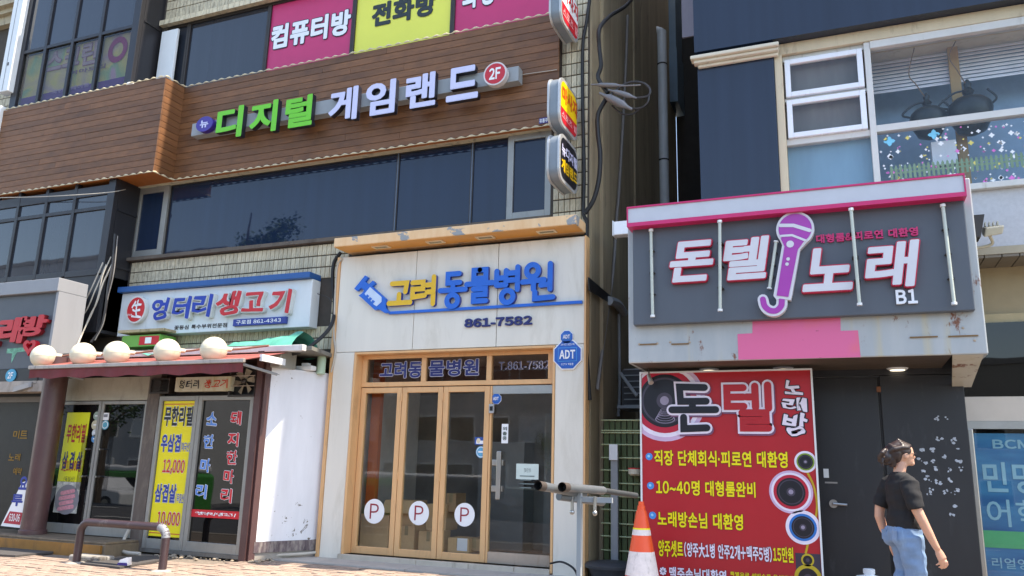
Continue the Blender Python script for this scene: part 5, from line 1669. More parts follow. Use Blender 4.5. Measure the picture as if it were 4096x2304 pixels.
c1 = [XP('C', *q, XA) for q in ((660, 100), (650, 400), (625, 900), (600, 1300))] + [XP('U', *q, XA) for q in ((320, 100), (290, 550), (235, 950), (170, 1449))]
cable('conduit', 'thin grey conduit running down the alley wall', c1, .022, M('conduit_grey', (120, 114, 108), .5), 'conduit', 7, 4)
c1 = [XP('U', *q, XA) for q in ((335, 870), (340, 1449))] + [XP('S', 415, 480, XA)]
cable('chain_conduit', 'beaded conduit lower in the alley', c1, .02, GREYRAIL, 'conduit')
CY = .0
cable('black_cable', 'black cable running straight down the tiled corner', wpts('C', .1, (420, -30), (395, 150), (372, 300), (372, 700), (380, 1100), (376, 1360), (395, 1420)) + wpts('G', .1, (2215, 120), (2200, 500), (2205, 900), (2240, 1449)), .024, BLACK, 'cable', 8)
cable('black_cable', 'thick black cable dropping from the alley top into the splice loops', wpts('C', CY, (700, -20, 1.2), (640, 45, .9), (545, 105, .5), (480, 185), (478, 300), (490, 420), (470, 490), (490, 540), (535, 600)), .028, BLACK, 'cable', 8)
cable('black_cable', 'black cable bowing out below the splice loops to the canopy corner', wpts('C', CY, (520, 640), (470, 740), (470, 860), (485, 1000), (475, 1160), (440, 1290), (385, 1375)), .03, BLACK, 'cable', 8)
cable('splice_loop', 'wide loop of dark cable at the splices', wpts('C', CY - .05, (520, 640), (600, 570), (680, 530), (760, 535), (805, 575), (790, 620), (700, 635)), .016, CABLE, 'cable', 8)
cable('splice_loop', 'lower loop of thin cable returning to the big splice', wpts('C', CY - .05, (640, 695), (740, 697), (790, 660), (800, 610)), .012, CABLE, 'cable')
cable('splice_loop', 'faint loop hanging lowest under the splices', wpts('C', CY, (560, 680), (620, 730), (690, 735), (740, 700)), .012, CABLE, 'cable')
cable('splice_loop', 'thin wire tail pointing right above the splices', wpts('C', CY - .06, (580, 555), (660, 552), (745, 548)), .010, M('mid_grey_cable2', (120, 116, 114), .5), 'cable')
def splice(label, a_, b_, r):
    A_, B2 = wpts('C', CY - .06, a_, b_)
    A_, B2 = Vector(A_), Vector(B2)
    pts = [A_.lerp(B2, t_) for t_ in (0, .18, .3, .5, .72, .85, 1)]
    tag(MB().tube(pts, [r * .35, r * .5, r, r * 1.08, r, r * .5, r * .35], 10).build('cable_splice', M('splice_grey', (112, 112, 114), .4), smooth=True), label, 'splice', 'cable splices at the corner')
splice('uppermost grey cable splice lying level in the loops', (425, 545), (640, 552), .028)
splice('middle grey cable splice slanting down in the loops', (535, 578), (720, 632), .032)
splice('largest grey cable splice lowest in the loops', (480, 600), (690, 705), .05)
# dark band on the alley wall and a little clamp
q = [XP('U', *p_, XA) for p_ in ((95, 590), (275, 745), (260, 790), (100, 690))]
tag(MB().add([(XA + .004, p_[1], p_[2]) for p_ in q] + [(XA + .02, p_[1], p_[2]) for p_ in q], [(0, 1, 2, 3), (7, 6, 5, 4), (0, 4, 5, 1), (1, 5, 6, 2), (2, 6, 7, 3), (3, 7, 4, 0)]).build('wall_strap', BLACK), 'black strap slanting across the alley wall', 'strap')
q = [XP('U', *p_, XA + .03) for p_ in ((258, 768), (320, 790), (372, 862))]
cable('pipe_elbow', 'short grey pipe elbow at the end of the black strap', q, .06, GREYRAIL, 'pipe', 8, 3)
# green mesh fence closing the alley
FNY = .45
fx0, fx1 = XC + .08, -1.6
ft = W('S', 390, 502, FNY)[1]
fe = thing('mesh_fence', 'green wire mesh fence with dark strips across the alley mouth', 'fence', ((fx0 + fx1) / 2, FNY, 0))
WIRE = M('green_wire', (182, 190, 146), .5, .2)
k = 0
for sy_ in (502, 565, 578, 650, 730, 806, 885, 965, 1046, 1130, 1208, 1294, 1375, 1450, 1530):
    z = W('S', 390, sy_, FNY)[1]
    if z > .15:
        MB().tube([(fx0, FNY, z), (fx1, FNY, z)], .009, 6).build('rail_wire', WIRE, fe)
STRIP = M('dark_green_strip', (72, 86, 46), .6, var=.2)
x = fx0 + .03
while x < fx1:
    MB().box(x, x + .058, FNY + .014, FNY + .02, .1, ft - .01).build('screen_strip', STRIP, fe)
    x += .072
MB().box(fx0 + .14, fx0 + .22, FNY - .08, FNY - .02, .05, W('S', 320, 690, FNY)[1]).build('post', GREYRAIL, fe)
p = W('S', 315, 690, FNY - .1)
MB().box(fx0 + .13, fx0 + .23, FNY - .12, FNY - .085, p[1] - .1, p[1] + .08).build('post_clamp', WHITE, fe)
# outdoor unit behind the banner
b = WBOX('S', 430, 195, 560, 412, 1.2)
o = thing('outdoor_unit', 'wire caged air conditioner unit in the alley under the sign', 'air conditioner', ((b[0] + b[1]) / 2, 1.2, b[2]))
MB().box(b[0], b[1] + .4, 1.25, 1.7, b[2], b[3]).build('unit_body', M('unit_grey', (70, 70, 72), .6), o)
for k in range(7):
    z = b[2] + (b[3] - b[2]) * k / 6
    MB().tube([(b[0] + .04, 1.2, z), (b[1] + .4, 1.2, z)], .008, 5).build('cage_wire', GREYRAIL, o)
MB().tube([(b[0], 1.18, b[3] - .05), (b[1] - .02, 1.0, b[2] + .1)], .022, 6).build('bracket', GREYRAIL, o)
MB().box(b[0] - .04, b[1] + .4, 1.15, 1.75, b[2] - .04, b[2] - .002).build('shelf', GREYRAIL, o)
# dark bin
cbx = W('S', 375, 1380, .12)
o = thing('rubbish_bin', 'dark grey plastic bin standing at the alley mouth', 'bin', (cbx[0], .12, .18))
mb = MB().lathe((cbx[0], .12, .17), [(.22, 0), (.27, cbx[1] - .2)], 24)
mb.build('bin_body', M('bin_grey', (52, 54, 58), .5), o, smooth=True)
MB().lathe((cbx[0], .12, cbx[1] - .03), [(.3, 0), (.305, .03), (.27, .055), (.1, .075)], 24).build('bin_lid', MATS['bin_grey'], o, smooth=True)
p = W('S', 518, 818, .4)
o = thing('small_cup', 'small pale cup with red rim wedged in the mesh fence', 'cup', (p[0], .38, p[1]))
MB().lathe((p[0], .38, p[1] - .04), [(.05, 0), (.075, .02), (.08, .075)], 16).build('cup_body', M('cup_cream', (206, 200, 180), .5), o, smooth=True)
MB().lathe((p[0], .38, p[1] + .036), [(.081, 0), (.083, .012)], 16).build('cup_rim', PRINTR, o, smooth=True)

# ------------------------------------------------------------------ right building
XB = XZ(2800, 450, .1)[0]
b2 = thing('granite_building', 'tall grey building with navy panels and white framed windows on the right', 'building', (5, 1, 0))
GRANW = M('pale_granite', (190, 190, 192), .55, var=.08, scale=30, bmp=.1)
NAVYP = m_dark('navy_panel', (31, 42, 60), .25, .45, .14)
WF = M('white_window_frame', (206, 204, 198), .4, var=.06, dirt=.2, dirtc=(160, 150, 132))
CRB = M('cream_band', (206, 190, 160), .6, var=.06, streak=True, dirt=.2, dirtc=(150, 132, 108))
H2 = 13.5
zcr = XZ(2950, 205, -.05)[1]
znp = XZ(3400, 128, -.06)[1]       # lower edge of the upper navy panels
zsl = W('J', 1330, 150, .1)[1]     # sill over the granite
zgr = W('J', 1380, 590, .08)[1]
mb = MB()
mb.box(XB + .02, 16, 1.4, 1.6, -.1, H2)
mb.box(XB + .02, XB + .12, .75, 1.4, -.1, H2)
mb.box(XB + .02, 16, 1.6, 9, -.1, H2)
mb.box(XB + .12, 16, .75, 1.4, -.1, zgr + .02)
mb.box(XB + .12, 16, .75, 1.4, znp + .35, H2)
mb.box(XB + .02, 1.12, .12, .75, .1, zgr + .02)
mb.box(XB + .02, 16, .12, .75, zgr + .02, zsl - .05)
mb.box(XB + .02, 16, .1, .75, znp + .35, H2)
mb.build('wall', M('building_grey', (120, 118, 116), .8), b2)
xf0 = W('D', 700, 900, .05)[0]
MB().box(XB, xf0, .0, .745, zsl - .6, znp - .02).build('navy_panel', NAVYP, b2)
xsplit = [XB - .02, 3.2, 7.5, 16]
for a_, b_ in zip(xsplit[:-1], xsplit[1:]):
    MB().box(a_ + .003, b_ - .003, -.1, .7, znp + .05, H2).build('navy_panel', NAVYP, b2)
# small moulded cornice over the first panel
o = None
mb = MB()
c0, c1_ = W('D', 102, 380, -.14)[0], W('D', 706, 290, -.14)[0]
zc1 = W('D', 400, 330, -.14)[1]
zc0 = W('D', 420, 425, -.03)[1]
hh = (zc1 - zc0)
for k, (y_, f0, f1) in enumerate(((-.14, .62, 1), (-.1, .3, .615), (-.05, 0, .295))):
    ins = (.14 + y_) * .8
    mb.box(c0 + ins, c1_ - ins * .2, y_, .0, zc0 + hh * f0, zc0 + hh * f1)
mb.build('cornice', M('cream_moulding', (212, 202, 180), .5, var=.06, dirt=.25), b2, bevel=.012)
# cream band above the windows and jamb
zwt = W('D', 1290, 300, .1)[1]
MB().box(xf0 + .002, 16, .04, .7, zwt, znp + .045).build('band', CRB, b2)
MB().box(xf0 + .002, xf0 + .09, .02, .7, zsl - .6, zwt - .002).build('jamb', CRB, b2, bevel=.006)
xv = W('D', 1335, 700, .1)[0]
xj = xf0 + .092
zt1 = W('D', 1000, 395, .1)[1]; zt0 = W('D', 1000, 630, .1)[1]
zs1 = W('D', 1020, 672, .1)[1]; zs0 = W('D', 1030, 910, .1)[1]
zf1 = W('D', 1050, 960, .1)[1]
INT = M('blind_grey', (150, 142, 138), .8, var=.12, streak=True)
def sash(a_, b_, z0_, z1_, y_, bmat, name='sash', t_=.06):
    f = frame_rect(MB(), a_, b_, z0_, z1_, t_, y_, y_ + .06).build(name, WHITEGLOSS if name == 'sash' else WF, b2, bevel=.006)
    MB().box(a_ + t_, b_ - t_, y_ + .03, y_ + .036, z0_ + t_, z1_ - t_).build('pane', CLEAR, f)
    return f
sash(xj + .02, xv - .05, zt0 - .02, zt1 + .02, .05, INT)
sash(xj + .02, xv - .05, zs0 - .02, zs1 + .02, .05, INT)
mb = MB()
mb.box(xj, xv - .035, .09, .16, zt0 - .07, zt1 + .09)
MB().box(xj, xv - .03, .18, .19, zs0 - .02, zwt - .01).build('net_curtain', M('net_curtain', (116, 108, 104), .9, var=.25, scale=3, streak=True), b2)
MB().box(xj, xv - .03, .1, .17, zt1 + .022, zwt - .002).build('frame_bar', WF, b2)
MB().box(xj, xv - .03, .1, .17, zs1 + .022, zt0 - .022).build('frame_bar', WF, b2)
MB().box(xj, xv - .03, .09, .17, zf1, zs0 - .022).build('frame_bar', WF, b2)
MB().box(xj, xv - .03, .2, .21, zsl - .6, zf1 + .05).build('blue_backing_sheet', M('blue_backing_sheet', (132, 164, 178), .9, var=.12, scale=3, streak=True), b2)  # sheet added behind the fixed pane to give it a bright pale blue
MB().box(xj, xv - .03, .13, .136, zsl - .6, zf1).build('fixed_pane', SKYPANE, b2)
MB().box(xv - .03, xv + .035, .06, .17, zsl - .6, zwt - .002).build('mullion', WF, b2, bevel=.006)
zt_a = W('D', 1800, 830, .1)[1]
xe = 6.0
MB().box(xv + .036, xe, .07, .17, zt_a - .04, zt_a + .035).build('transom_bar', WF, b2)
MB().box(xv + .036, xe, .05, .17, zwt - .09, zwt - .002).build('window_head', WF, b2)
MB().box(xv + .036, xe, .12, .126, zt_a + .036, zwt - .09).build('upper_pane', SKYPANE, b2)
MB().box(xv + .036, xe, .12, .126, zsl, zt_a - .041).build('lower_pane', SKYPANE, b2)
MB().box(xj, 16, -.02, .17, zsl - .07, zsl - .002).build('sill', WF, b2, bevel=.008)
# room behind
mb = MB()
mb.box(xv, xe, .95, 1.0, zsl - .3, zwt + .3)
mb.build('room_wall', M('blue_room', (146, 172, 192), .8, var=.1), b2)
zbl = W('D', 1600, 620, .6)[1]
nz = int((zwt - zbl) / .045)
for k in range(nz):
    z = zbl + k * .045
    MB().hexa([(xv + .05, .56, z), (xe, .56, z), (xe, .58, z + .03), (xv + .05, .58, z + .03)], [(xv + .05, .56, z + .012), (xe, .56, z + .012), (xe, .58, z + .042), (xv + .05, .58, z + .042)]).build('blind_slat', M('blind_white', (244, 240, 242), .6), b2)
MB().box(W('D', 1870, 500, .54)[0], W('D', 1945, 500, .5)[0], .5, .55, zsl, zwt + .2).build('ochre_post', M('ochre_post', (176, 140, 84), .6), b2)
# kettle shaped lanterns hanging in the window
def lantern(label, cx_, cy_, r, v='D'):
    c_ = W(v, cx_, cy_, .36)
    t_ = thing('hanging_lantern', label, 'lantern', (c_[0], .36, c_[1] - r), 'lanterns hanging in the upper window')
    D_ = M('lantern_green', (30, 36, 32), .35, .36, var=.2)
    MB().lathe((c_[0], .36, c_[1] - r * 1.5), [(.02, 0), (r * .3, .02), (r * .62, r * .25), (r * .9, r * .8), (r, r * 1.3), (r * .93, r * 1.6), (r * .7, r * 1.85), (r * .3, r * 1.95), (r * .2, r * 2.15), (r * .28, r * 2.3), (r * .15, r * 2.5), (r * .18, r * 2.7), (r * .06, r * 2.95)], 20).build('lantern_body', D_, t_, smooth=True)
    MB().tube(smoothpts([(c_[0] - r * .9, .36, c_[1]), (c_[0] - r * 1.34, .34, c_[1] + r * .2), (c_[0] - r * .7, .34, c_[1] + r * .75), (c_[0] - .02, .36, c_[1] + r * .9)], 5), .012, 6).build('handle', D_, t_)
    MB().tube(smoothpts([(c_[0] + r * .9, .36, c_[1]), (c_[0] + r * 1.15, .34, c_[1] + r * .3), (c_[0] + r * .8, .34, c_[1] + r * .8)], 5), .012, 6).build('handle', D_, t_)
    MB().tube(smoothpts([(c_[0], .36, c_[1] + r * 1.05), (c_[0] - .1, .25, c_[1] + r * 1.8), (c_[0] - .16, .27, c_[1] + r * 2.6), (c_[0] - .08, .28, zwt - .05)], 5), .006, 5).build('cord', M('lantern_cord', (120, 96, 70), .7), t_)
lantern('smaller dark green kettle lantern hanging left in the upper window', 1725, 790, .19)
lantern('larger dark green kettle lantern hanging right in the upper window', 2010, 730, .225)
b = WBOX('D', 1745, 970, 1930, 1110, .3)
tag(MB().box(b[0], b[1], .3, .4, b[2], b[3]).build('white_planter', WHITE), 'white square planter behind the flower stickers', 'planter')
# flower and fence stickers on the pane
st = thing('flower_stickers', 'white, pink and yellow flower stickers scattered on the lower pane', 'sticker', (1.2, .11, zsl))
cs = [PRINTW, M('sticker_pink', (226, 120, 196), .5), M('sticker_yellow', (222, 206, 110), .5), M('sticker_cyan', (120, 200, 226), .5)]
r2 = random.Random(5)
def flower(cx_, cz_, r, mt, k):
    q = MB()
    n_ = 16
    q.add([(cx_ + r * (.78 + .22 * math.cos(4 * a * 2 * math.pi / n_)) * math.cos(a * 2 * math.pi / n_), .116, cz_ + r * (.78 + .22 * math.cos(4 * a * 2 * math.pi / n_)) * math.sin(a * 2 * math.pi / n_)) for a in range(n_)], [tuple(range(n_))])
    q.build('flower', mt, st)
x_l, x_r = xv + .06, W('D', 2380, 900, .11)[0] + .3
for k in range(230):
    x = r2.uniform(x_l, x_r)
    z = zsl + .05 + (zt_a - zsl - .12) * (r2.random() ** 1.5)
    big = r2.random() < .18
    flower(x, z, r2.uniform(.02, .032) if big else r2.uniform(.009, .016), cs[0 if r2.random() < .55 else (1 if r2.random() < .5 else 2)], k)
flower(*W('D', 1462, 962, .11), .06, cs[3], 0)
flower(*W('D', 1765, 915, .11), .06, cs[3], 0)
pf = thing('picket_sticker', 'pale green picket fence sticker along the bottom of the pane', 'sticker', (1.5, .11, zsl))
PG = M('sticker_green', (116, 142, 116), .5)
x = W('D', 1470, 1190, .11)[0]
zpk = W('D', 1800, 1180, .11)[1]
MB().box(x, x_r, .1165, .1175, zpk + .04, zpk + .06).build('rail', PG, pf)
MB().box(x, x_r, .1165, .1175, zpk + .085, zpk + .098).build('rail', PG, pf)
while x < x_r:
    MB().add([(x, .1155, zpk - .02), (x + .026, .1155, zpk - .02), (x + .026, .1155, zpk + .12), (x + .013, .1155, zpk + .145), (x, .1155, zpk + .12)], [(0, 1, 2, 3, 4)]).build('picket', PG, pf)
    x += .045

# granite panel, soffit and storefront at the right edge
MB().box(W('J', 1140, 350, .05)[0] - .6, 6, .05, .118, zgr + .021, zsl - .072).build('granite_panel', GRANW, b2)
MB().box(1.0, 6, .03, .75, zgr - .06, zgr + .019).build('panel_trim', M('beige_trim', (176, 164, 140), .6), b2)
zso = zgr - .06
SLAT = M('soffit_slat', (128, 118, 104), .6, var=.08)
x = .95
while x < 5:
    MB().box(x, x + .145, .04, 1.35, zso - .03, zso - .002).build('soffit_slat', SLAT, b2)
    x += .155
zcw = W('J', 1390, 800, .5)[1]
zcb = W('J', 1390, 1035, .5)[1]
MB().box(1.12, 6, .5, .74, zcb, zso - .031).build('cream_wall', M('cream_wall', (168, 150, 116), .6, var=.06), b2)
zc2 = W('J', 1390, 1090, .45)[1]
MB().box(1.12, 6, .45, .74, zc2, zcb - .002).build('shutter_box', M('shutter_box', (182, 164, 124), .5), b2)
zg0 = W('O', 660, 415, .35)[1]
MB().box(1.12, 6, .42, .43, zg0, zc2 - .002).build('upper_glass', SHOPGLASS, b2)
zl0 = W('O', 680, 555, .3)[1]
MB().box(1.12, 6, .3, .6, zl0, zg0 - .002).build('lintel_panel', M('cream_lintel', (200, 190, 176), .5, var=.05), b2)
zl1 = W('O', 700, 600, .3)[1]
xg = W('O', 555, 620, .3)[0]
xg = (xg + W('O', 655, 1440, .3)[0]) / 2
MB().box(xg - .13, 6, .29, .4, zl1, zl0 - .002).build('head_bar', STEEL, b2)
MB().box(1.13, xg, .25, .4, .1, zl1 - .001 if zl1 < zl0 else zl0).build('steel_jamb', STEEL, b2, bevel=.01)
xg2 = 5.5
MB().box(xg, xg2, .335, .341, .12, zl1).build('shop_pane', CLEAR, b2)
def m_blueposter():
    m, t, b = base_mat('blue_poster_print')
    f = noise(t, coords(t, (.4, 1, 2)), 2.5, 3, .5)
    col = mixc(t, ramp(t, f, .35, .7), lin((30, 96, 150)), lin((70, 150, 190)))
    t.links.new(col, b.inputs['Base Color'])
    b.inputs['Roughness'].default_value = .5
    return m
bp2 = thing('blue_poster', 'large blue poster with pale lettering behind the rightmost shop pane', 'poster', (xg + .6, .36, .3))
MB().box(xg + .004, xg2, .36, .37, .12, zl1 - .04).build('sheet', m_blueposter(), bp2)
PB = M('poster_pale_blue', (150, 196, 210), .5)
lettering('lettering', 'BCM', (xg + .17, xg + .5, zl1 - .19, zl1 - .1), .355, PB, bp2, .03)
lettering('lettering', '민명철', (xg + .06, xg + .78, zl1 - .62, zl1 - .32), .355, PB, bp2, .02)
lettering('lettering', '어학원', (xg + .06, xg + .78, zl1 - .94, zl1 - .68), .355, PB, bp2, .01)
lettering('lettering', '리얼영어학원', (xg + .06, xg + .7, zl1 - 1.33, zl1 - 1.23), .355, PB, bp2, .01)
lettering('lettering', '본 건물 4층', (xg + .08, xg + .6, zl1 - 1.52, zl1 - 1.4), .355, PB, bp2, .01)
MB().box(xg + .006, xg2, .354, .357, zl1 - 1.14, zl1 - .98).build('green_band', M('poster_green', (84, 184, 120), .5), bp2)
# soffit downlight
p = W('J', 1338, 748, .6)
o = thing('downlight', 'round white downlight in the slatted soffit at the right edge', 'lamp', (p[0], .6, zso - .05))
dl = GR(*px('J', 1338, 748), zso - .032)
MB().lathe((dl.x, dl.y, zso - .05), [(.13, 0), (.15, .018)], 24).build('rim', WHITE, o, smooth=True)
MB().lathe((dl.x, dl.y, zso - .056), [(.11, 0), (.11, .004)], 24).build('lens', M('lit_lens', (250, 240, 220), .4, emit=.5), o)
# flood light on an arm
p = W('J', 1290, 480, -.35)
o = thing('flood_light', 'small metal flood light on an arm by the granite panel', 'lamp', (p[0], -.35, p[1] - .1))
MB().hexa([(p[0] - .06, -.42, p[1] - .06), (p[0] + .1, -.42, p[1] - .04), (p[0] + .1, -.3, p[1] + .02), (p[0] - .06, -.3, p[1] + .0)], [(p[0] - .04, -.44, p[1] + .03), (p[0] + .12, -.44, p[1] + .04), (p[0] + .1, -.3, p[1] + .09), (p[0] - .05, -.3, p[1] + .08)]).build('lamp_head', M('flood_cream', (190, 182, 160), .4, .3), o, bevel=.012)
for k in range(4):
    MB().box(p[0] - .03 + k * .035, p[0] - .02 + k * .035, -.36, -.29, p[1] + .07, p[1] + .11).build('cooling_fin', MATS['flood_cream'], o)
MB().tube(smoothpts([(p[0], -.36, p[1] - .03), (p[0] + .02, -.3, p[1] - .1), (p[0] - .12, -.3, p[1] - .13), (p[0] - .3, -.3, p[1] - .14)], 5), .015, 7).build('arm', MATS['flood_cream'], o)
p2 = W('J', 1205, 430, -.4)
tag(MB().hexa([(p2[0] - .05, -.5, p2[1] - .14), (p2[0] + .01, -.5, p2[1] - .14), (p2[0] + .01, -.3, p2[1] - .14), (p2[0] - .05, -.3, p2[1] - .14)], [(p2[0] - .05, -.5, p2[1] + .08), (p2[0] + .06, -.5, p2[1] + .08), (p2[0] + .06, -.3, p2[1] + .08), (p2[0] - .05, -.3, p2[1] + .08)]).build('lamp_bracket', BRONZE), 'dark bracket fixed at the right end of the karaoke canopy', 'bracket')

# ------------------------------------------------------------------ karaoke canopy box and sign
DY = -.9
RUST = m_rusty('rusty_grey_metal', (158, 164, 166), (184, 186, 184), .59)
kc = thing('karaoke_canopy', 'rust spotted light grey metal canopy box over the black door', 'canopy', (-.4, -.4, 2.4))
kx0, kx1 = W('I', 364, 1200, DY)[0], W('J', 1270, 1150, DY)[0]
kz0, kz1 = W('I', 1300, 1345, DY)[1], W('I', 1000, 270, DY)[1]
MB().box(kx0, kx1, DY, DY + .03, kz0, kz1).build('front_sheet', RUST, kc, bevel=.012)
MB().box(kx0 + .002, kx0 + .03, DY + .031, .1, kz0, kz1).build('end_sheet', RUST, kc)
MB().box(kx1 - .03, kx1 - .002, DY + .031, .1, kz0, kz1).build('end_sheet', RUST, kc)
MB().box(kx0 + .031, kx1 - .031, DY + .031, .1, kz1 - .06, kz1 - .03).build('top_sheet', RUST, kc)
SOFD = M('brown_soffit', (84, 72, 62), .55, var=.12)
MB().box(kx0 + .031, kx1 - .28, DY + .031, .1, kz0 + .004, kz0 + .024).build('soffit', SOFD, kc)
MB().hexa([(kx1 - .28, DY + .031, kz0 + .006), (kx1 - .031, DY + .031, kz0 + .006), (kx1 - .031, .1, kz0 - .19), (kx1 - .2, .1, kz0 - .19)],
          [(kx1 - .28, DY + .031, kz0 + .03), (kx1 - .031, DY + .031, kz0 + .03), (kx1 - .031, .1, kz0 - .16), (kx1 - .2, .1, kz0 - .16)]).build('soffit_end', m_rusty('rusty_cream', (196, 190, 172), (210, 204, 190), .58), kc)
for k, (v, a_, b_) in enumerate((('K', 1020, 130), ('K', 1495, 122), ('L', 785, 125))):
    g = GR(*px(v, a_, b_), kz0 - .01)
    t_ = thing('recessed_light', ['left recessed lamp in the canopy soffit above the red banner', 'middle recessed lamp in the canopy soffit above the red banner', 'recessed lamp in the canopy soffit above the black door'][k], 'lamp', (g.x, g.y, kz0), 'recessed lamps under the karaoke canopy')
    MB().lathe((g.x, g.y, kz0 - .016), [(.085, 0), (.105, .018)], 24).build('rim', WHITE, t_, smooth=True)
    MB().lathe((g.x, g.y, kz0 - .021), [(.07, 0), (.07, .004)], 24).build('lens', MATS['lit_lens'], t_)
dk = thing('karaoke_sign', 'dark slate signboard with white slanted letters and purple microphone', 'sign', (-.4, DY, 2.9))
BD = DY - .09
dx0, dx1 = W('I', 395, 800, BD)[0], W('J', 1165, 700, BD)[0]
dz0, dz1 = W('I', 1200, 1075, BD)[1], W('I', 1200, 320, BD)[1]
MB().box(dx0, dx1, BD, DY - .001, dz0, dz1 + .1).build('board', M('slate_board', (84, 90, 98), .5, var=.05, streak=True), dk, bevel=.01)
BM = BD - .12
mx0, mx1 = W('I', 362, 350, BM)[0], W('J', 1118, 150, BM)[0]
mz1 = (W('I', 1100, 240, BM)[1] + W('J', 400, 145, BM)[1]) / 2
mz0 = (W('I', 1100, 355, BM)[1] + W('J', 400, 275, BM)[1]) / 2
bm2 = thing('light_beam', 'pale grey light beam edged in magenta along the top of the karaoke sign', 'lightbox', (-.4, BM, mz0))
MAG = M('magenta_trim', (206, 36, 104), .35, var=.05)
MB().box(mx0, mx1, BM, DY, mz0 + .012, mz1 - .012).build('beam_face', M('beam_white', (196, 198, 204), .4, var=.04), bm2)
MB().box(mx0 - .012, mx1 + .012, BM - .012, DY, mz1 - .011, mz1 + .006).build('trim', MAG, bm2)
MB().box(mx0 - .012, mx1 + .012, BM - .012, DY, mz0 - .03, mz0 + .011).build('trim', MAG, bm2)
for a_ in (mx0 - .012, mx1 + .001):
    MB().box(a_, a_ + .011, BM - .012, DY, mz0 + .0115, mz1 - .0115).build('trim', MAG, bm2)
WL = M('white_letter', (214, 212, 216), .35, var=.03)
RS = M('crimson_side', (200, 30, 66), .4)
for ch, v, b in (('돈', 'I', (645, 545, 948, 800)), ('텔', 'I', (1005, 520, 1325, 785)), ('노', 'J', (25, 590, 385, 862)), ('래', 'J', (440, 548, 812, 838))):
    q = WBOX(v, *b, BD - .07)
    lettering('letter', ch, q, BD - .002, WL, dk, .034, depth=.055, side=RS, slant=.17, outline=RS, olw=.02)
lettering('lettering', '대형룸&피로연 대환영', WBOX('J', 108, 495, 808, 500, BD - .02)[:2] + (W('J', 450, 525, BD - .02)[1], W('J', 450, 465, BD - .02)[1]), BD - .002, MAG, dk, .035, depth=.02)
lettering('lettering', 'B1', WBOX('J', 650, 868, 805, 958, BD - .03), BD - .002, WHITEGLOSS, dk, .035, depth=.025)
# microphone
mic = thing('microphone_emblem', 'purple microphone emblem with white rim and hooked cord on the sign', 'emblem', (W('I', 1450, 700, BD)[0], BD, 3))
PUR = M('purple_acrylic2', (170, 58, 164), .3, var=.04)
def ip(*pts):
    return [W('I', a_, b_, BD - .1) for a_, b_ in pts]
def orient(q):
    a_ = sum(q[i][0] * q[(i + 1) % len(q)][1] - q[(i + 1) % len(q)][0] * q[i][1] for i in range(len(q)))
    return q if a_ > 0 else q[::-1]
hc_ = W('I', 1500, 450, BD - .1)
hr = abs(W('I', 1500, 332, BD - .1)[1] - hc_[1])
outl = ip((1385, 500), (1412, 560), (1352, 905), (1375, 935), (1395, 925), (1470, 935), (1480, 900), (1535, 590), (1600, 520))
MB().prism(orient(outl), BD - .085, BD - .002).build('handle_rim', WL, mic)
MB().prism(orient(ip((1402, 515), (1428, 570), (1375, 905), (1455, 915), (1520, 590), (1570, 525))), BD - .092, BD - .0855).build('handle', PUR, mic)
n_ = 32
MB().prism([(hc_[0] + hr * 1.0 * math.cos(i * 2 * math.pi / n_), hc_[1] + hr * math.sin(i * 2 * math.pi / n_)) for i in range(n_)], BD - .088, BD - .002).build('head_rim', WL, mic)
MB().disc(hc_[0], hc_[1], hr * .87, hr * .87, BD - .093).build('head', PUR, mic)
bd1, bd2 = ip((1395, 428), (1608, 462))
dd = Vector((bd2[0] - bd1[0], bd2[1] - bd1[1])).normalized()
q = MB()
ribbon(q, [ip((1400, 428))[0], ip((1490, 428))[0], ip((1600, 462))[0]], .035, False, BD - .096, BD - .096, False)
ribbon(q, [ip((1405, 500))[0], ip((1480, 495))[0], ip((1570, 530))[0]], .022, False, BD - .0965, BD - .0965, False)
q.build('head_band', WL, mic)
for a_, b_, r_ in ((1467, 555, .035), (1453, 657, .017), (1446, 692, .017)):
    c_ = W('I', a_, b_, BD - .1)
    MB().disc(c_[0], c_[1], r_, r_, BD - .095, 18).build('button', WL, mic)
hook = ip((1410, 925), (1405, 975), (1370, 1008), (1325, 1005), (1292, 975), (1280, 930))
hk = [tuple(p_) for p_ in smoothpts([Vector((a_, b_, 0)) for a_, b_ in hook], 5)]
q = MB(); ribbon(q, [(p_[0], p_[1]) for p_ in hk], .1, False, BD - .08, BD - .002, False); q.build('cord_rim', WL, mic)
q = MB(); ribbon(q, [(p_[0], p_[1]) for p_ in hk], .055, False, BD - .084, BD - .0805, False); q.build('cord', PUR, mic)
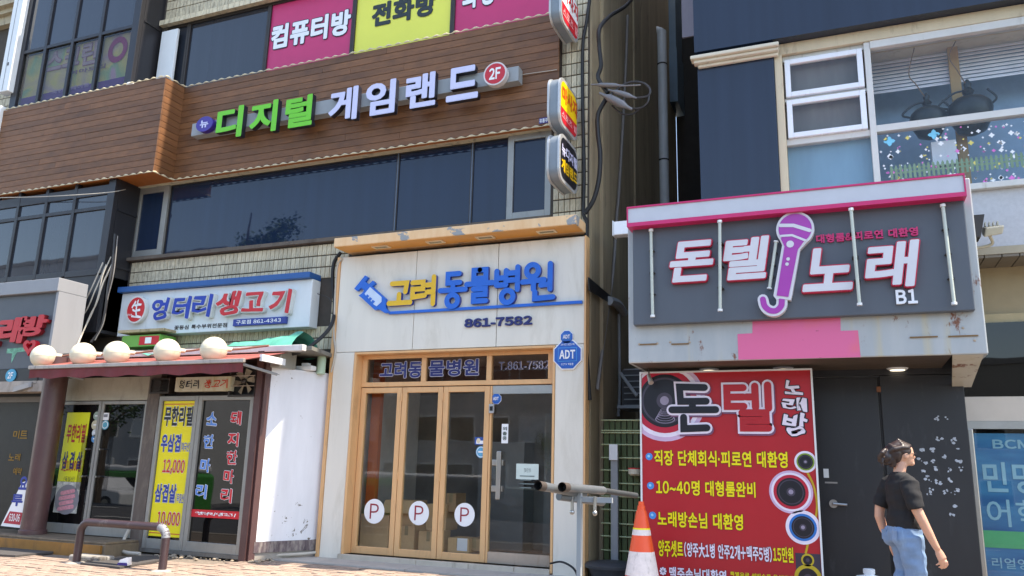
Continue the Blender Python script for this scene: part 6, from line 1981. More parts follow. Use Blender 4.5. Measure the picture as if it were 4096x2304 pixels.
# glass tubes on the board
TUBE = M('frosted_tube', (190, 196, 184), .25, var=.1)
tl = ['leftmost upright glass tube on the karaoke signboard', 'upright glass tube between the two left letters of the karaoke sign', 'short slanting glass tube beside the microphone emblem', 'slanting glass tube right of the microphone through the red line', 'rightmost slanting glass tube on the karaoke signboard']
for k, (v, a_, b_) in enumerate((('I', (518, 455), (530, 1055)), ('I', (987, 395), (990, 1015)), ('I', (1372, 535), (1325, 862)), ('J', (347, 312), (407, 975)), ('J', (972, 285), (1052, 970)))):
    yy_ = BD - .12 if k in (1, 3) else BD - .05
    A_, B2 = W(v, *a_, yy_), W(v, *b_, yy_)
    t_ = thing('glass_tube', tl[k], 'tube', (B2[0], yy_, B2[1]), 'glass tubes on the karaoke signboard')
    pa, pb_ = Vector((A_[0], yy_, A_[1])), Vector((B2[0], yy_, B2[1]))
    MB().tube([pa, pb_], .016, 10).build('tube', TUBE, t_, smooth=True)
    for q_ in (0, 1):
        e = pa.lerp(pb_, .0 if q_ == 0 else .975)
        e2 = pa.lerp(pb_, .025 if q_ == 0 else 1)
        MB().tube([e, e2], .024, 10).build('end_cap', WHITE, t_)
    for q_ in (.25, .5, .74):
        e = pa.lerp(pb_, q_)
        MB().box(e.x - .028, e.x + .028, e.y, BD - .001, e.z - .004, e.z + .004).build('clip', BRONZE, t_)
# leftover pink film on the canopy below the sign
pk = orient([W('I', a_, b_, DY) for a_, b_ in ((1210, 1060), (1810, 1045), (1812, 1148), (1930, 1145), (1948, 1328), (1115, 1345), (1108, 1170), (1210, 1165))])
def m_pinkfilm():
    m, t, b = base_mat('pink_leftover_film')
    f = noise(t, coords(t), 1.6, 3, .5)
    col = mixc(t, ramp(t, f, .5, .7), lin((226, 106, 150)), lin((232, 112, 112)))
    sp = noise(t, coords(t, (.5, 1, 3)), 16, 4, .6)
    col = mixc(t, ramp(t, sp, .70, .73), col, lin((150, 60, 70)))
    t.links.new(col, b.inputs['Base Color'])
    b.inputs['Roughness'].default_value = .4
    return m
tag(MB().prism(pk, DY - .003, DY - .0005).build('pink_film', m_pinkfilm()), 'leftover bright pink film stuck on the grey canopy', 'film')
mb = MB()
for v, a_, b_, l_ in (('I', 500, 1240, 40), ('I', 717, 1238, 40), ('J', 843, 1190, 52), ('J', 1112, 1183, 54)):
    c_ = W(v, a_, b_, DY)
    mb.box(c_[0] - l_ * .0022, c_[0] + l_ * .0022, DY - .012, DY - .0005, c_[1] - .006, c_[1] + .006)
mb.build('sheet_seam', M('rust_line', (126, 96, 60), .7), kc)
mb = MB()
for v, a_, b_ in (('I', 650, 1225), ('I', 782, 1225), ('I', 562, 1233), ('I', 438, 1238), ('J', 1110, 1127), ('J', 1190, 1212)):
    c_ = W(v, a_, b_, DY)
    mb.ball((c_[0], DY - .004, c_[1]), .012, 8, 6, 1, .6, 1)
mb.build('rivet', M('rivet_pale', (176, 160, 140), .5), kc)
p = W('U', 310, 230, .2)
o = thing('white_bracket', 'white box bracket sticking out behind the left end of the karaoke canopy', 'bracket', (p[0], .1, p[1]))
MB().box(p[0], kx0 + .25, .1, .25, p[1] - .09, p[1] + .08).build('bracket_body', WHITEGLOSS, o, bevel=.008)
MB().box(p[0] - .012, p[0] - .001, .09, .26, p[1] - .1, p[1] + .09).build('end_plate', WHITE, o)

# ------------------------------------------------------------------ red banner
NY = -.42
rb = thing('red_banner', 'tall red printed karaoke banner with speaker pictures in a white frame', 'banner', (-1.2, NY, .2))
nx0, nx1 = W('K', 592, 700, NY)[0], W('K', 1706, 790, NY)[0]
nz1 = W('K', 1100, 138, NY)[1]
nz0 = .28
REDB = M('banner_red', (178, 26, 36), .4, var=.07, scale=1.2)
MB().box(nx0, nx1, NY, NY + .02, nz0, nz1).build('print_sheet', REDB, rb)
frame_rect(MB(), nx0 - .018, nx1 + .018, nz0 - .018, nz1 + .012, .017, NY - .015, NY + .045).build('banner_frame', WHITE, rb)
for x in (nx0 + .2, nx1 - .2):
    MB().box(x - .03, x + .03, NY + .021, NY + .06, .13, nz0 + .6).build('stand_leg', GREYRAIL, rb)
def K(a_, b_):
    return W('K', a_, b_, NY)
def kr(r_):
    return r_ * .6239 * .00262
LIL = M('lilac_print2', (206, 176, 206), .4)
WHT = M('pale_lilac_print', (232, 222, 236), .4)
GREYP = M('speaker_grey', (70, 64, 78), .35)
GREYL = M('speaker_shine', (150, 140, 160), .35)
RING = M('ring_red', (186, 30, 56), .4)
def spk(cx_, cz_, r_, ring, name, y0_, clip=True):
    o_ = thing
    lay = [(1.0, LIL if ring is RING else WHT), (.9, WHT), (.8, ring), (.66, PRINTK), (.58, GREYP), (.53, PRINTK), (.2, GREYP), (.11, GREYL)]
    for k_, (f_, mt) in enumerate(lay):
        q_ = [(cx_ + r_ * f_ * math.cos(i * 2 * math.pi / 40), cz_ + r_ * f_ * math.sin(i * 2 * math.pi / 40)) for i in range(40)]
        if clip:
            q_ = [(min(max(a_, nx0 + .002), nx1 - .002), min(max(b_, nz0), nz1 - .004)) for a_, b_ in q_]
        MB().add([(a_, y0_ - k_ * .0012, b_) for a_, b_ in q_], [tuple(range(40))]).build(name, mt, rb)
c_ = K(735, 325)
spk(c_[0], c_[1], kr(262), RING, 'speaker_print', NY - .002)
for k_ in range(6):
    MB().ring(c_[0] + .005, c_[1] - kr(60) - k_ * kr(12), kr(30 + k_ * 7), kr(12 + k_ * 3), .1, NY - .0122 - k_ * .0002).build('cone_line', GREYL, rb)
spk(*K(1638, 717), kr(64), M('ring_green', (120, 150, 50), .4), 'speaker_print', NY - .004)
spk(*K(1545, 910), kr(126), RING, 'speaker_print', NY - .004)
spk(*K(1622, 1137), kr(98), M('ring_blue', (30, 112, 190), .4), 'speaker_print', NY - .004)
q = MB()
pts = [K(1645, 775), K(1690, 870), K(1712, 985), K(1700, 1090), K(1665, 1200), K(1640, 1300)]
ribbon(q, [(p_[0], p_[1]) for p_ in smoothpts([Vector((*p_, 0)) for p_ in pts], 4)], .02, False, NY - .0035, NY - .0035, False)
q.build('cable_print', M('cable_print_yellow', (190, 160, 30), .4), rb)
a_ = K(1572, 1300); b_ = K(1762, 1449)
MB().box(a_[0], nx1 - .004, NY - .003, NY - .0015, nz0 + .1, a_[1]).build('speaker_box_print', M('box_print', (58, 50, 66), .4), rb)
for (u_, v_, r_) in ((1652, 1347, 36), (1655, 1462, 76)):
    k2 = K(u_, v_)
    MB().disc(k2[0], k2[1], kr(r_), kr(r_), NY - .0045).build('ring_print', M('ring_print_yellow', (196, 170, 40), .4), rb)
    MB().disc(k2[0], k2[1], kr(r_ * .72), kr(r_ * .72), NY - .006).build('ring_print', PRINTK, rb)
    MB().disc(k2[0], k2[1], kr(r_ * .3), kr(r_ * .3), NY - .0075).build('ring_print', GREYP, rb)
# big outlined name
SHW = M('plum_shadow_print', (120, 80, 110), .4)
for ch, b, core in (('돈', (775, 225, 1075, 525), PRINTK), ('텔', (1110, 222, 1435, 520), REDB)):
    q_ = WBOX('K', *b, NY)
    sh = (q_[0] + .012, q_[1] + .012, q_[2] - .018, q_[3] - .018)
    stroke_glyph('lettering_shadow', ch, sh, NY - .0135, .115, SHW, rb)
    stroke_glyph('lettering_outline', ch, q_, NY - .0205, .115, WHT, rb)
    stroke_glyph('lettering', ch, q_, NY - .028, .072, core, rb)
for ch, b in (('노', (1497, 193, 1618, 285)), ('래', (1488, 308, 1643, 395)), ('방', (1492, 408, 1658, 550))):
    lettering('lettering', ch, WBOX('K', *b, NY), NY - .003, WHT, rb, .035, outline=PRINTK, olw=.05, wob=1)
def line(s, tl_, br_, mt, bold=.03, ol=PRINTK):
    q_ = WBOX('K', *tl_, *br_, NY)
    lettering('lettering', s, q_, NY - .002, mt, rb, bold, outline=ol, olw=.025)
line('직장 단체회식·피로연 대환영', (668, 640), (1526, 758), PRINTY, .03)
line('10~40명 대형룸완비', (680, 828), (1320, 948), PRINTY, .03)
line('노래방손님 대환영', (690, 1030), (1240, 1158), PRINTY, .03)
line('양주셋트', (695, 1215), (855, 1332), PRINTY, .03)
line('(양주大1병 안주2개+맥주5병)', (860, 1228), (1425, 1362), WHT, .03)
line('15만원', (1428, 1258), (1563, 1365), PRINTY, .03)
line('※', (702, 1390), (748, 1445), WHT, .02)
line('맥주손님대환영', (765, 1388), (1132, 1490), WHT, .03)
line('특별요금 서비스로 음식반반', (1155, 1420), (1560, 1475), PRINTY, .02)
DOT = M('dot_blue', (60, 140, 210), .4)
for (a_, b_) in ((636, 683), (645, 870), (658, 1060)):
    k2 = K(a_, b_)
    MB().disc(k2[0], k2[1], kr(23), kr(23), NY - .003, 20).build('bullet_print', DOT, rb)
    MB().disc(k2[0] - .004, k2[1] + .004, kr(9), kr(9), NY - .005, 14).build('bullet_print', M('dot_pale', (150, 206, 236), .4), rb)
p = W('K', 640, 190, NY - .12)
o = thing('spot_lamp', 'small silver spot lamp clipped over the top corner of the red banner', 'lamp', (p[0], NY - .1, p[1]))
MB().tube([(p[0] - .03, NY - .02, kz0 - .005), (p[0] - .015, NY - .1, p[1] + .05)], .008, 6).build('arm', STEEL, o)
MB().tube([(p[0] - .02, NY - .09, p[1] + .05), (p[0] + .02, NY - .15, p[1] - .04)], [.02, .028], 12).build('head', M('lamp_silver', (190, 180, 168), .35, .5), o, smooth=True)

# ------------------------------------------------------------------ black doors behind the passer-by
DO = .08
BLK = M('black_door_paint', (42, 42, 44), .38, var=.1, streak=True, dirt=.15, dirtc=(70, 70, 72))
bd = thing('black_door', 'matt black steel double door with lever handle beside the red banner', 'door', (.2, DO, .13))
ex0_ = W('L', 262, 700, DO)[0]; ex1_ = W('L', 705, 700, DO)[0]
zdt_ = W('L', 470, 178, DO)[1]
MB().box(ex0_ - .05, ex1_ - .02, DO, DO + .03, .14, zdt_).build('leaf', BLK, bd, bevel=.005)
MB().box(ex1_ + .005, 1.115, DO - .01, DO + .03, .14, W('L', 900, 160, DO)[1]).build('leaf', BLK, bd, bevel=.005)
MB().box(ex1_ - .018, ex1_ + .003, DO + .012, DO + .035, .14, zdt_).build('gap', BLACK, bd)
MB().box(nx0, 1.115, DO - .005, DO + .032, max(zdt_, W('L', 900, 160, DO)[1]) + .004, kz0 + .2).build('head_panel', BLK, bd)
MB().box(ex1_ - .03, ex1_ + .01, DO - .016, DO - .0005, W('L', 692, 270, DO)[1], W('L', 692, 235, DO)[1]).build('rust_hinge', M('rust_hinge', (120, 76, 50), .7), bd)
p = W('L', 375, 985, DO)
MB().tube([(p[0], DO - .001, p[1]), (p[0], DO - .03, p[1])], .042, 18).build('handle_rose', STEEL, bd, smooth=True)
MB().tube([(p[0], DO - .03, p[1]), (p[0], DO - .06, p[1]), (p[0] + .13, DO - .065, p[1] - .005)], .014, 8).build('lever', STEEL, bd, smooth=True)
p = W('L', 328, 790, DO)
MB().box(p[0] - .025, p[0] + .025, DO - .012, DO - .0005, p[1] - .045, p[1] + .045).build('lock_plate', WHITE, bd)
p = W('L', 360, 850, DO)
MB().box(p[0] - .06, p[0] + .06, DO - .004, DO - .0005, p[1] - .008, p[1] + .008).build('latch_plate', STEEL, bd)
mb = MB()
r3 = random.Random(11)
fl = [(1030, 437), (1110, 440), (1055, 570), (1140, 575), (1000, 645), (1165, 635), (965, 725), (1020, 720), (1075, 690), (1175, 715), (1110, 765), (1030, 760), (1045, 845), (1125, 835), (985, 840), (975, 815), (1000, 885), (985, 915), (1135, 915), (1180, 900), (1165, 1005), (1140, 1065), (950, 640), (1150, 590), (1190, 760), (1095, 910), (940, 780), (930, 700)]
for a_, b_ in fl:
    for j_ in range(r3.randint(2, 5)):
        c_ = W('L', a_ + r3.uniform(-18, 18), b_ + r3.uniform(-14, 14), DO - .01)
        if c_[0] > 1.09:
            continue
        r_ = r3.uniform(.006, .02)
        nn = 7
        mb.add([(c_[0] + r_ * r3.uniform(.4, 1.2) * math.cos(i * 2 * math.pi / nn), DO - .0125 - j_ * .0004, c_[1] + r_ * r3.uniform(.4, 1.1) * math.sin(i * 2 * math.pi / nn)) for i in range(nn)], [tuple(range(nn))])
mb.build('paint_scars', M('paint_scar', (176, 182, 190), .6, var=.3, scale=40), bd)
# ------------------------------------------------------------------ things standing on the pavement
# bent pipe barrier
rl, rr_ = GR(308, 2252, zg(-1.7) + .0), GR(645, 2285, zg(-1.7))
yb_ = (rl.y + rr_.y) / 2
t = thing('pipe_barrier', 'brown bent pipe barrier standing before the restaurant doors', 'barrier', ((rl.x + rr_.x) / 2, yb_, .1))
zt_ = XZ(560, 2095, yb_)[1] - .02
xl_, xr_ = rl.x, rr_.x
zb_ = zg(yb_) - .04
rad = .045
pts = [(xl_, yb_, zb_), (xl_, yb_, zt_ - .12)] + [(xl_ + .12 - .12 * math.cos(R(a)), yb_, zt_ - .12 + .12 * math.sin(R(a))) for a in (15, 30, 45, 60, 75)] + [(xl_ + .12, yb_, zt_), (xr_ - .12, yb_, zt_)] \
    + [(xr_ - .12 + .12 * math.sin(R(a)), yb_, zt_ - .12 + .12 * math.cos(R(a))) for a in (15, 30, 45, 60, 75)] + [(xr_, yb_, zt_ - .12), (xr_, yb_, zb_)]
MB().tube(pts, rad, 16).build('bent_pipe', M('chipped_brown_pipe', (64, 48, 50), .38, var=.15, dirt=.25, dirtc=(130, 122, 118)), t, smooth=True)
wear = [(xr_ - .12 + .12 * math.sin(R(a)), yb_, zt_ - .12 + .12 * math.cos(R(a))) for a in (8, 30, 50, 70, 88)]
MB().tube(wear, rad + .0015, 16).build('worn_elbow', m_spots('worn_elbow_paint', (140, 142, 146), (70, 60, 64), 9, .58, .62), t, smooth=True)
for x in (xl_, xr_):
    MB().lathe((x, yb_, zg(yb_) - .03), [(.13, 0), (.12, .035), (.06, .05)], 14).build('footing', CONC, t)
# mats
o = MB()
my = -2.02
def slabz(mb_, pts_, h):
    n_ = len(pts_)
    mb_.add([(a_, b_, zg(b_) + .006) for a_, b_ in pts_] + [(a_, b_, zg(b_) + h) for a_, b_ in pts_],
            [tuple(range(n_ - 1, -1, -1)), tuple(range(n_, 2 * n_))] + [(i, (i + 1) % n_, n_ + (i + 1) % n_, n_ + i) for i in range(n_)])
    return mb_
def gq(v, *ps):
    return [(lambda g: (g.x, g.y))(GR(*px(v, *p_), .11)) for p_ in ps]
MATM = M('dark_mat', (72, 68, 66), .9, var=.15, bmp=.4)
F5 = lambda x_, y_: GR(x_ * .5435, 1950 + y_ * .5437, .11)
p_ = [(F5(*q).x, F5(*q).y) for q in ((590, 570), (880, 600), (1180, 560), (1160, 530), (930, 535))]
tag(slabz(MB(), p_, .03).build('floor_mat', MATM), 'dark mat lying on the pavement between the barrier legs', 'mat')
p_ = [(F5(*q).x, F5(*q).y) for q in ((-60, 505), (110, 515), (500, 488), (430, 470), (-60, 462))]
tag(slabz(MB(), p_, .03).build('floor_mat', MATM), 'dark mat lying before the ochre step at the left', 'mat')
g = F5(560, 535)
tag(MB().box(g.x - .02, g.x + .5, g.y - .1, g.y + .12, zg(g.y) - .02, zg(g.y) + .07).build('broken_kerb', m_spots('broken_concrete', (150, 146, 140), (90, 84, 78), 6, .52, .6, .9), bevel=.02), 'broken concrete block under the left leg of the barrier', 'block')
g = F5(910, 590)
o = thing('crushed_carton', 'crumpled white and violet drink carton on the mat edge', 'litter', (g.x, g.y, zg(g.y)))
MB().hexa([(g.x - .07, g.y - .03, zg(g.y) + .03), (g.x + .07, g.y - .02, zg(g.y) + .03), (g.x + .06, g.y + .05, zg(g.y) + .035), (g.x - .06, g.y + .04, zg(g.y) + .035)],
          [(g.x - .04, g.y - .03, zg(g.y) + .09), (g.x + .05, g.y - .02, zg(g.y) + .12), (g.x + .06, g.y + .04, zg(g.y) + .12), (g.x - .04, g.y + .03, zg(g.y) + .1)]).build('carton_body', PRINTW, o)
MB().hexa([(g.x - .075, g.y - .034, zg(g.y) + .032), (g.x + .075, g.y - .024, zg(g.y) + .032), (g.x + .075, g.y - .022, zg(g.y) + .034), (g.x - .07, g.y - .03, zg(g.y) + .034)],
          [(g.x - .058, g.y - .036, zg(g.y) + .058), (g.x + .068, g.y - .026, zg(g.y) + .062), (g.x + .068, g.y - .0245, zg(g.y) + .062), (g.x - .058, g.y - .0345, zg(g.y) + .058)]).build('violet_print', M('violet_print', (70, 50, 130), .5), o)
# rubble along the shop foot
r4 = random.Random(4)
mb = MB()
for k in range(90):
    x = r4.uniform(-8.2, -6.5)
    y = -.86 + (x + 8.2) * .3 * r4.uniform(.5, 1) + r4.uniform(-.12, .12)
    s_ = r4.uniform(.008, .03)
    mb.ball((x, y - .1, zg(y) + s_ * .4), s_, 6, 4, r4.uniform(.7, 1.6), r4.uniform(.7, 1.4), r4.uniform(.5, .9))
o = mb.build('rubble', M('rubble_stone', (150, 136, 118), .9, var=.25, scale=30))
o['kind'] = 'stuff'
o['label'] = 'small broken mortar rubble along the foot of the restaurant'
o['category'] = 'rubble'
# traffic cone
cy_ = -1.0
cx_, ztip = XZ(2565, 2006, cy_)
zc_ = zg(cy_)
hT = ztip - zc_
t = thing('traffic_cone', 'orange traffic cone with white bands in front of the red banner', 'cone', (cx_, cy_, zc_))
CO = M('cone_orange', (232, 84, 38), .42, var=.06, dirt=.12, dirtc=(200, 90, 50))
CW = M('cone_reflective', (222, 214, 210), .5, var=.1, scale=20, dirt=.25, dirtc=(160, 150, 146))
def cr(h_):
    return .052 + (.195 - .052) * (hT - .1 - h_) / (hT - .13)
def cone_band(n_, a_, b_, mt, e=0):
    MB().lathe((cx_, cy_, zc_), [(cr(a_) + e, a_), (cr(b_) + e, b_)], 36).build(n_, mt, t, smooth=True)
MB().lathe((cx_, cy_, zc_), [(cr(.03), .03), (cr(hT - .1), hT - .1), (.046, hT - .085), (.04, hT - .08), (.036, hT - .04), (.028, hT - .038), (.026, hT), (.012, hT + .001)], 36).build('cone_body', CO, t, smooth=True)
cone_band('reflective_band', hT - .315, hT - .25, CW, .002)
cone_band('reflective_band', hT - .685, hT - .465, CW, .002)
MB().box(cx_ - .23, cx_ + .23, cy_ - .23, cy_ + .23, zc_ + .001, zc_ + .04).build('cone_base', M('cone_base_black', (40, 38, 38), .7), t, bevel=.012)
MB().lathe((cx_, cy_, zc_), [(cr(hT - .262) + .0035, hT - .262), (cr(hT - .248) + .0035, hT - .248)], 36).build('yellow_tape', PRINTY, t)
# pipe rack in the foreground
Yr = -4.3
t = thing('pipe_rack', 'grey post carrying three horizontal grey pipes with black threaded ends', 'rack', (XZ(2322, 2200, Yr)[0], Yr, .1))
PVC = M('rack_pvc', (92, 96, 99), .4, var=.06, dirt=.15)
px0 = XZ(2318, 2100, Yr)[0]
zp = XZ(2322, 1962, Yr)[1]
MB().box(px0 - .014, px0 + .014, Yr - .014, Yr + .014, zg(-4.3) - .02, zp).build('post', GREYRAIL, t, bevel=.004)
MB().box(px0 - .09, px0 + .09, Yr - .09, Yr + .09, zg(-4.3) - .01, zg(-4.3) + .012).build('foot_plate', GREYRAIL, t)
def rackpipe(a_, b_, r_, ya, yb2):
    A_ = XZ(*a_, ya); B2 = XZ(*b_, yb2)
    pa, pb_ = Vector((A_[0], ya, A_[1])), Vector((B2[0], yb2, B2[1]))
    MB().tube([pa.lerp(pb_, .1), pb_], r_, 18).build('pipe', PVC, t, smooth=True)
    MB().tube([pa, pa.lerp(pb_, .11)], r_ * 1.06, 18, cap=False).build('threaded_end', M('thread_dark', (70, 60, 54), .6), t, smooth=True)
    MB().tube([pa.lerp(pb_, .11), pa.lerp(pb_, .2)], r_ * 1.04, 18).build('collar', PVC, t, smooth=True)
    MB().tube([pa.lerp(pb_, .0), pa.lerp(pb_, .1)], r_ * .8, 18, cap=False).build('pipe_bore', BLACK, t)
    c2 = pa.lerp(pb_, .105)
rackpipe((2152, 1942), (2335, 1976), .025, Yr - .42, Yr + .1)
rackpipe((2248, 1948), (2412, 1962), .025, Yr - .3, Yr + .35)
A_ = XZ(2405, 1961, Yr + .33); B2 = XZ(2545, 1982, Yr + .7)
MB().tube([(A_[0], Yr + .33, A_[1]), (B2[0], Yr + .7, B2[1])], .018, 12).build('inner_pipe', M('dark_inner_pipe', (52, 54, 56), .6), t, smooth=True)
A_ = XZ(2235, 1985, Yr - .1); B2 = XZ(2412, 2008, Yr + .25)
MB().tube([(A_[0], Yr - .1, A_[1]), (B2[0], Yr + .25, B2[1])], .024, 16).build('pipe', PVC, t, smooth=True)
MB().box(px0 - .05, px0 + .2, Yr - .012, Yr + .012, zp - .065, zp - .035).build('cross_bar', GREYRAIL, t)
for dx_ in (-.04, .1):
    MB().tube([(px0 + dx_, Yr - .02, zp - .03), (px0 + dx_, Yr - .02, zp - .12)], .01, 8).build('bolt', STEEL, t)
    MB().ball((px0 + dx_, Yr - .02, zp - .125), .016, 10, 6).build('bolt_nut', STEEL, t)
# hose behind the clinic corner
cable('black_hose', 'thin black hose arching over the ground at the clinic corner', [(-3.15, -.1, .3), (-3.0, -.15, .33), (-2.85, -.2, .28), (-2.78, -.22, .18)], .012, BLACK, 'hose')
# white jug by the black door
p = XZ(3476, 2283, -.8)
t = thing('plastic_jug', 'white plastic jug standing before the black door', 'jug', (p[0], -.8, .13))
zj_ = zg(-.8)
MB().lathe((p[0], -.8, zj_), [(.14, 0), (.15, .02), (.15, max(.1, p[1] - zj_ - .09)), (.11, p[1] - zj_ - .05), (.045, p[1] - zj_ - .035), (.045, p[1] - zj_ - .015)], 24).build('jug_body', M('milky_plastic', (222, 228, 232), .35), t, smooth=True)
MB().lathe((p[0], -.8, p[1] - .022), [(.05, 0), (.05, .035), (.04, .04)], 18).build('jug_cap', M('jug_cap', (206, 214, 220), .4), t, smooth=True)

# ------------------------------------------------------------------ woman walking past
PY_ = -1.85
wx_, wz_ = XZ(3608, 1768, PY_)
ground = zg(PY_)
HS = (wz_ - ground) / 1.60
yaw = R(24)
TMPS = bpy.data.scenes.new('workbench')
QUEUE = []
def body_mesh(name, chains, blobs, voxel, mat, parent, smooth_it=3, wr=0):
    """tubes with elliptic rings and ellipsoids fused into one skin"""
    mb_ = MB()
    for ch in chains:
        pts_ = [Vector(c_[0]) for c_ in ch]
        n_ = 14
        rings = []
        for i, c_ in enumerate(ch):
            d_ = (pts_[min(i + 1, len(ch) - 1)] - pts_[max(i - 1, 0)]).normalized()
            ref = Vector((1, 0, 0)) if abs(d_.x) < .8 else Vector((0, 0, 1))
            a_ = (ref - d_ * ref.dot(d_)).normalized()          # forward axis
            b_ = d_.cross(a_)
            rings.append([pts_[i] + a_ * c_[1] * math.cos(k_ * 2 * math.pi / n_) + b_ * c_[2] * math.sin(k_ * 2 * math.pi / n_) for k_ in range(n_)])
        vs = [v_ for r_ in rings for v_ in r_]
        fs = [(i * n_ + k_, i * n_ + (k_ + 1) % n_, (i + 1) * n_ + (k_ + 1) % n_, (i + 1) * n_ + k_) for i in range(len(ch) - 1) for k_ in range(n_)]
        fs += [tuple(range(n_ - 1, -1, -1)), tuple((len(ch) - 1) * n_ + k_ for k_ in range(n_))]
        mb_.add(vs, fs)
    for c_, sx_, sy_, sz_ in blobs:
        mb_.ball(c_, 1, 16, 10, sx_, sy_, sz_)
    me = bpy.data.meshes.new(name)
    me.from_pydata(mb_.v, [], mb_.f)
    ob = bpy.data.objects.new(name, me)
    TMPS.collection.objects.link(ob)
    md = ob.modifiers.new('r', 'REMESH'); md.mode = 'VOXEL'; md.voxel_size = voxel
    ms = ob.modifiers.new('s', 'SMOOTH'); ms.iterations = smooth_it; ms.factor = .5
    QUEUE.append((ob, name, mat, parent, wr))
def finish_bodies():
    """fuse all queued shapes with one evaluation of the work scene"""
    with bpy.context.temp_override(scene=TMPS, view_layer=TMPS.view_layers[0]):
        dg = bpy.context.evaluated_depsgraph_get()
        done = [(bpy.data.meshes.new_from_object(q[0].evaluated_get(dg)),) + q for q in QUEUE]
    for me2, ob, name, mat, parent, wr in done:
        bpy.data.objects.remove(ob)
        nrm_ = [v_.normal.copy() for v_ in me2.vertices] if wr else []
        for i_, v_ in enumerate(me2.vertices):
            if wr:
                c_ = v_.co.copy()
                s_ = wr * (math.sin(c_.z * 55 + c_.x * 30) + .7 * math.sin(c_.z * 31 - c_.y * 42 + 1) + .5 * math.sin(c_.z * 97 + c_.y * 20))
                v_.co = c_ + nrm_[i_] * s_
        me2.materials.clear()
        me2.materials.append(mat)
        me2.polygons.foreach_set('use_smooth', [True] * len(me2.polygons))
        me2.name = name
        o_ = bpy.data.objects.new(name, me2)
        COL.objects.link(o_)
        o_.parent = parent
        ORG[o_.name] = (0, 0, 0)
wm = thing('person', 'woman in black T-shirt and blue jeans with pinned up dark hair walking right', 'person', (wx_ - .03, PY_, ground))
wm.rotation_euler = (0, 0, yaw)
wm.scale = (HS, HS, HS)
SKIN = M('skin', (206, 158, 132), .5, var=.05)
SKIN.node_tree.nodes['Principled BSDF'].inputs['Subsurface Weight'].default_value = .08
TEE = M('black_cotton', (30, 29, 31), .85, var=.12, scale=20)
JEAN = M('blue_denim', (116, 142, 174), .85, var=.16, scale=7, dirt=.25, dirtc=(150, 176, 204), bmp=.15, bscale=200)
HAIR = M('dark_hair', (52, 40, 38), .38, var=.4, scale=30)
# local frame: +x forward, +y her left, z up, 1.60 m tall
nk = [((-.02, 0, 1.28), .05, .055), ((-.005, 0, 1.36), .048, .05), ((.012, 0, 1.43), .05, .05)]
torso = [((.0, 0, .84), .10, .15), ((.0, 0, .95), .105, .15), ((.01, 0, 1.05), .095, .13), ((.01, 0, 1.18), .105, .15), ((-.005, 0, 1.28), .085, .16), ((-.01, 0, 1.325), .05, .09)]
def armch(s, pts_):
    return [((p_[0], s * p_[1], p_[2]), p_[3], p_[4]) for p_ in pts_]
Rarm = armch(-1, [(-.01, .155, 1.27, .052, .05), (-.02, .195, 1.17, .047, .046), (.0, .215, 1.06, .043, .042), (.03, .225, .98, .04, .04), (.075, .225, .88, .036, .036), (.12, .22, .79, .028, .03), (.14, .218, .755, .025, .028)])
Larm = armch(1, [(-.01, .155, 1.27, .052, .05), (-.05, .195, 1.17, .047, .046), (-.09, .215, 1.06, .043, .042), (-.10, .22, .98, .04, .04), (-.07, .225, .88, .036, .036), (-.03, .22, .79, .028, .03), (-.015, .218, .755, .025, .028)])
def hand(s, wx2, wy2, wz2, fx, fz):
    """palm and five curled fingers hanging from the wrist"""
    out = [[((wx2, wy2, wz2), .024, .018), ((wx2 + fx * .03, wy2, wz2 - .035), .036, .017), ((wx2 + fx * .07, wy2, wz2 - .08), .038, .016)]]
    for k_ in range(4):
        off = (.03 - k_ * .02)
        L_ = [.062, .072, .068, .054][k_]
        bx, bz = wx2 + fx * .072 + off, wz2 - .082 - off * .25
        out.append([((bx, wy2, bz), .009, .009), ((bx + .008, wy2 + s * -.006, bz - L_ * .45), .0088, .0088), ((bx + .0, wy2 + s * -.022, bz - L_ * .8), .008, .008), ((bx - .012, wy2 + s * -.034, bz - L_ * .95), .007, .007)])
    out.append([((wx2 + .03, wy2, wz2 - .03), .012, .011), ((wx2 + .062, wy2 - s * .012, wz2 - .06), .0105, .0105), ((wx2 + .07, wy2 - s * .022, wz2 - .095), .009, .009)])
    return out
chains = [nk, torso, Rarm, Larm] + hand(-1, .14, -.218, .755, .5, 0) + hand(1, -.015, .218, .755, .5, 0)
def leg(s, pts_):
    return [((p_[0], s * p_[1], p_[2]), p_[3], p_[4]) for p_ in pts_]
Rleg = leg(-1, [(-.01, .085, .84, .095, .085), (.0, .088, .72, .085, .08), (.02, .088, .55, .068, .066), (.03, .085, .44, .056, .055), (.015, .083, .33, .055, .052), (-.01, .08, .18, .042, .04), (-.02, .08, .07, .036, .036)])
Lleg = leg(1, [(.01, .085, .84, .095, .085), (.03, .088, .72, .085, .08), (.03, .085, .55, .068, .066), (-.03, .082, .44, .056, .055), (-.12, .08, .33, .055, .052), (-.2, .08, .2, .042, .04), (-.25, .08, .11, .036, .036)])
chains += [Rleg, Lleg]
blobs = [((.03, 0, 1.51), .092, .073, .098), ((.055, 0, 1.455), .058, .05, .055), ((.10, 0, 1.425), .028, .03, .022), ((.125, 0, 1.478), .016, .013, .018), ((.118, 0, 1.495), .012, .009, .03),
         ((.11, 0, 1.448), .016, .026, .009), ((.025, -.074, 1.485), .02, .01, .03), ((.025, .074, 1.485), .02, .01, .03), ((.10, -.03, 1.505), .014, .02, .012), ((.10, .03, 1.505), .014, .02, .012)]
body_mesh('body', chains, blobs, .0065, SKIN, wm, 3)
for s in (-1, 1):
    q = MB().ball((.108, s * .032, 1.497), .011, 10, 8)
    e = q.build('eye', M('eye_dark', (40, 30, 28), .2), None)
    e.data.transform(Matrix.Translation(e.location)); e.location = (0, 0, 0); e.parent = wm
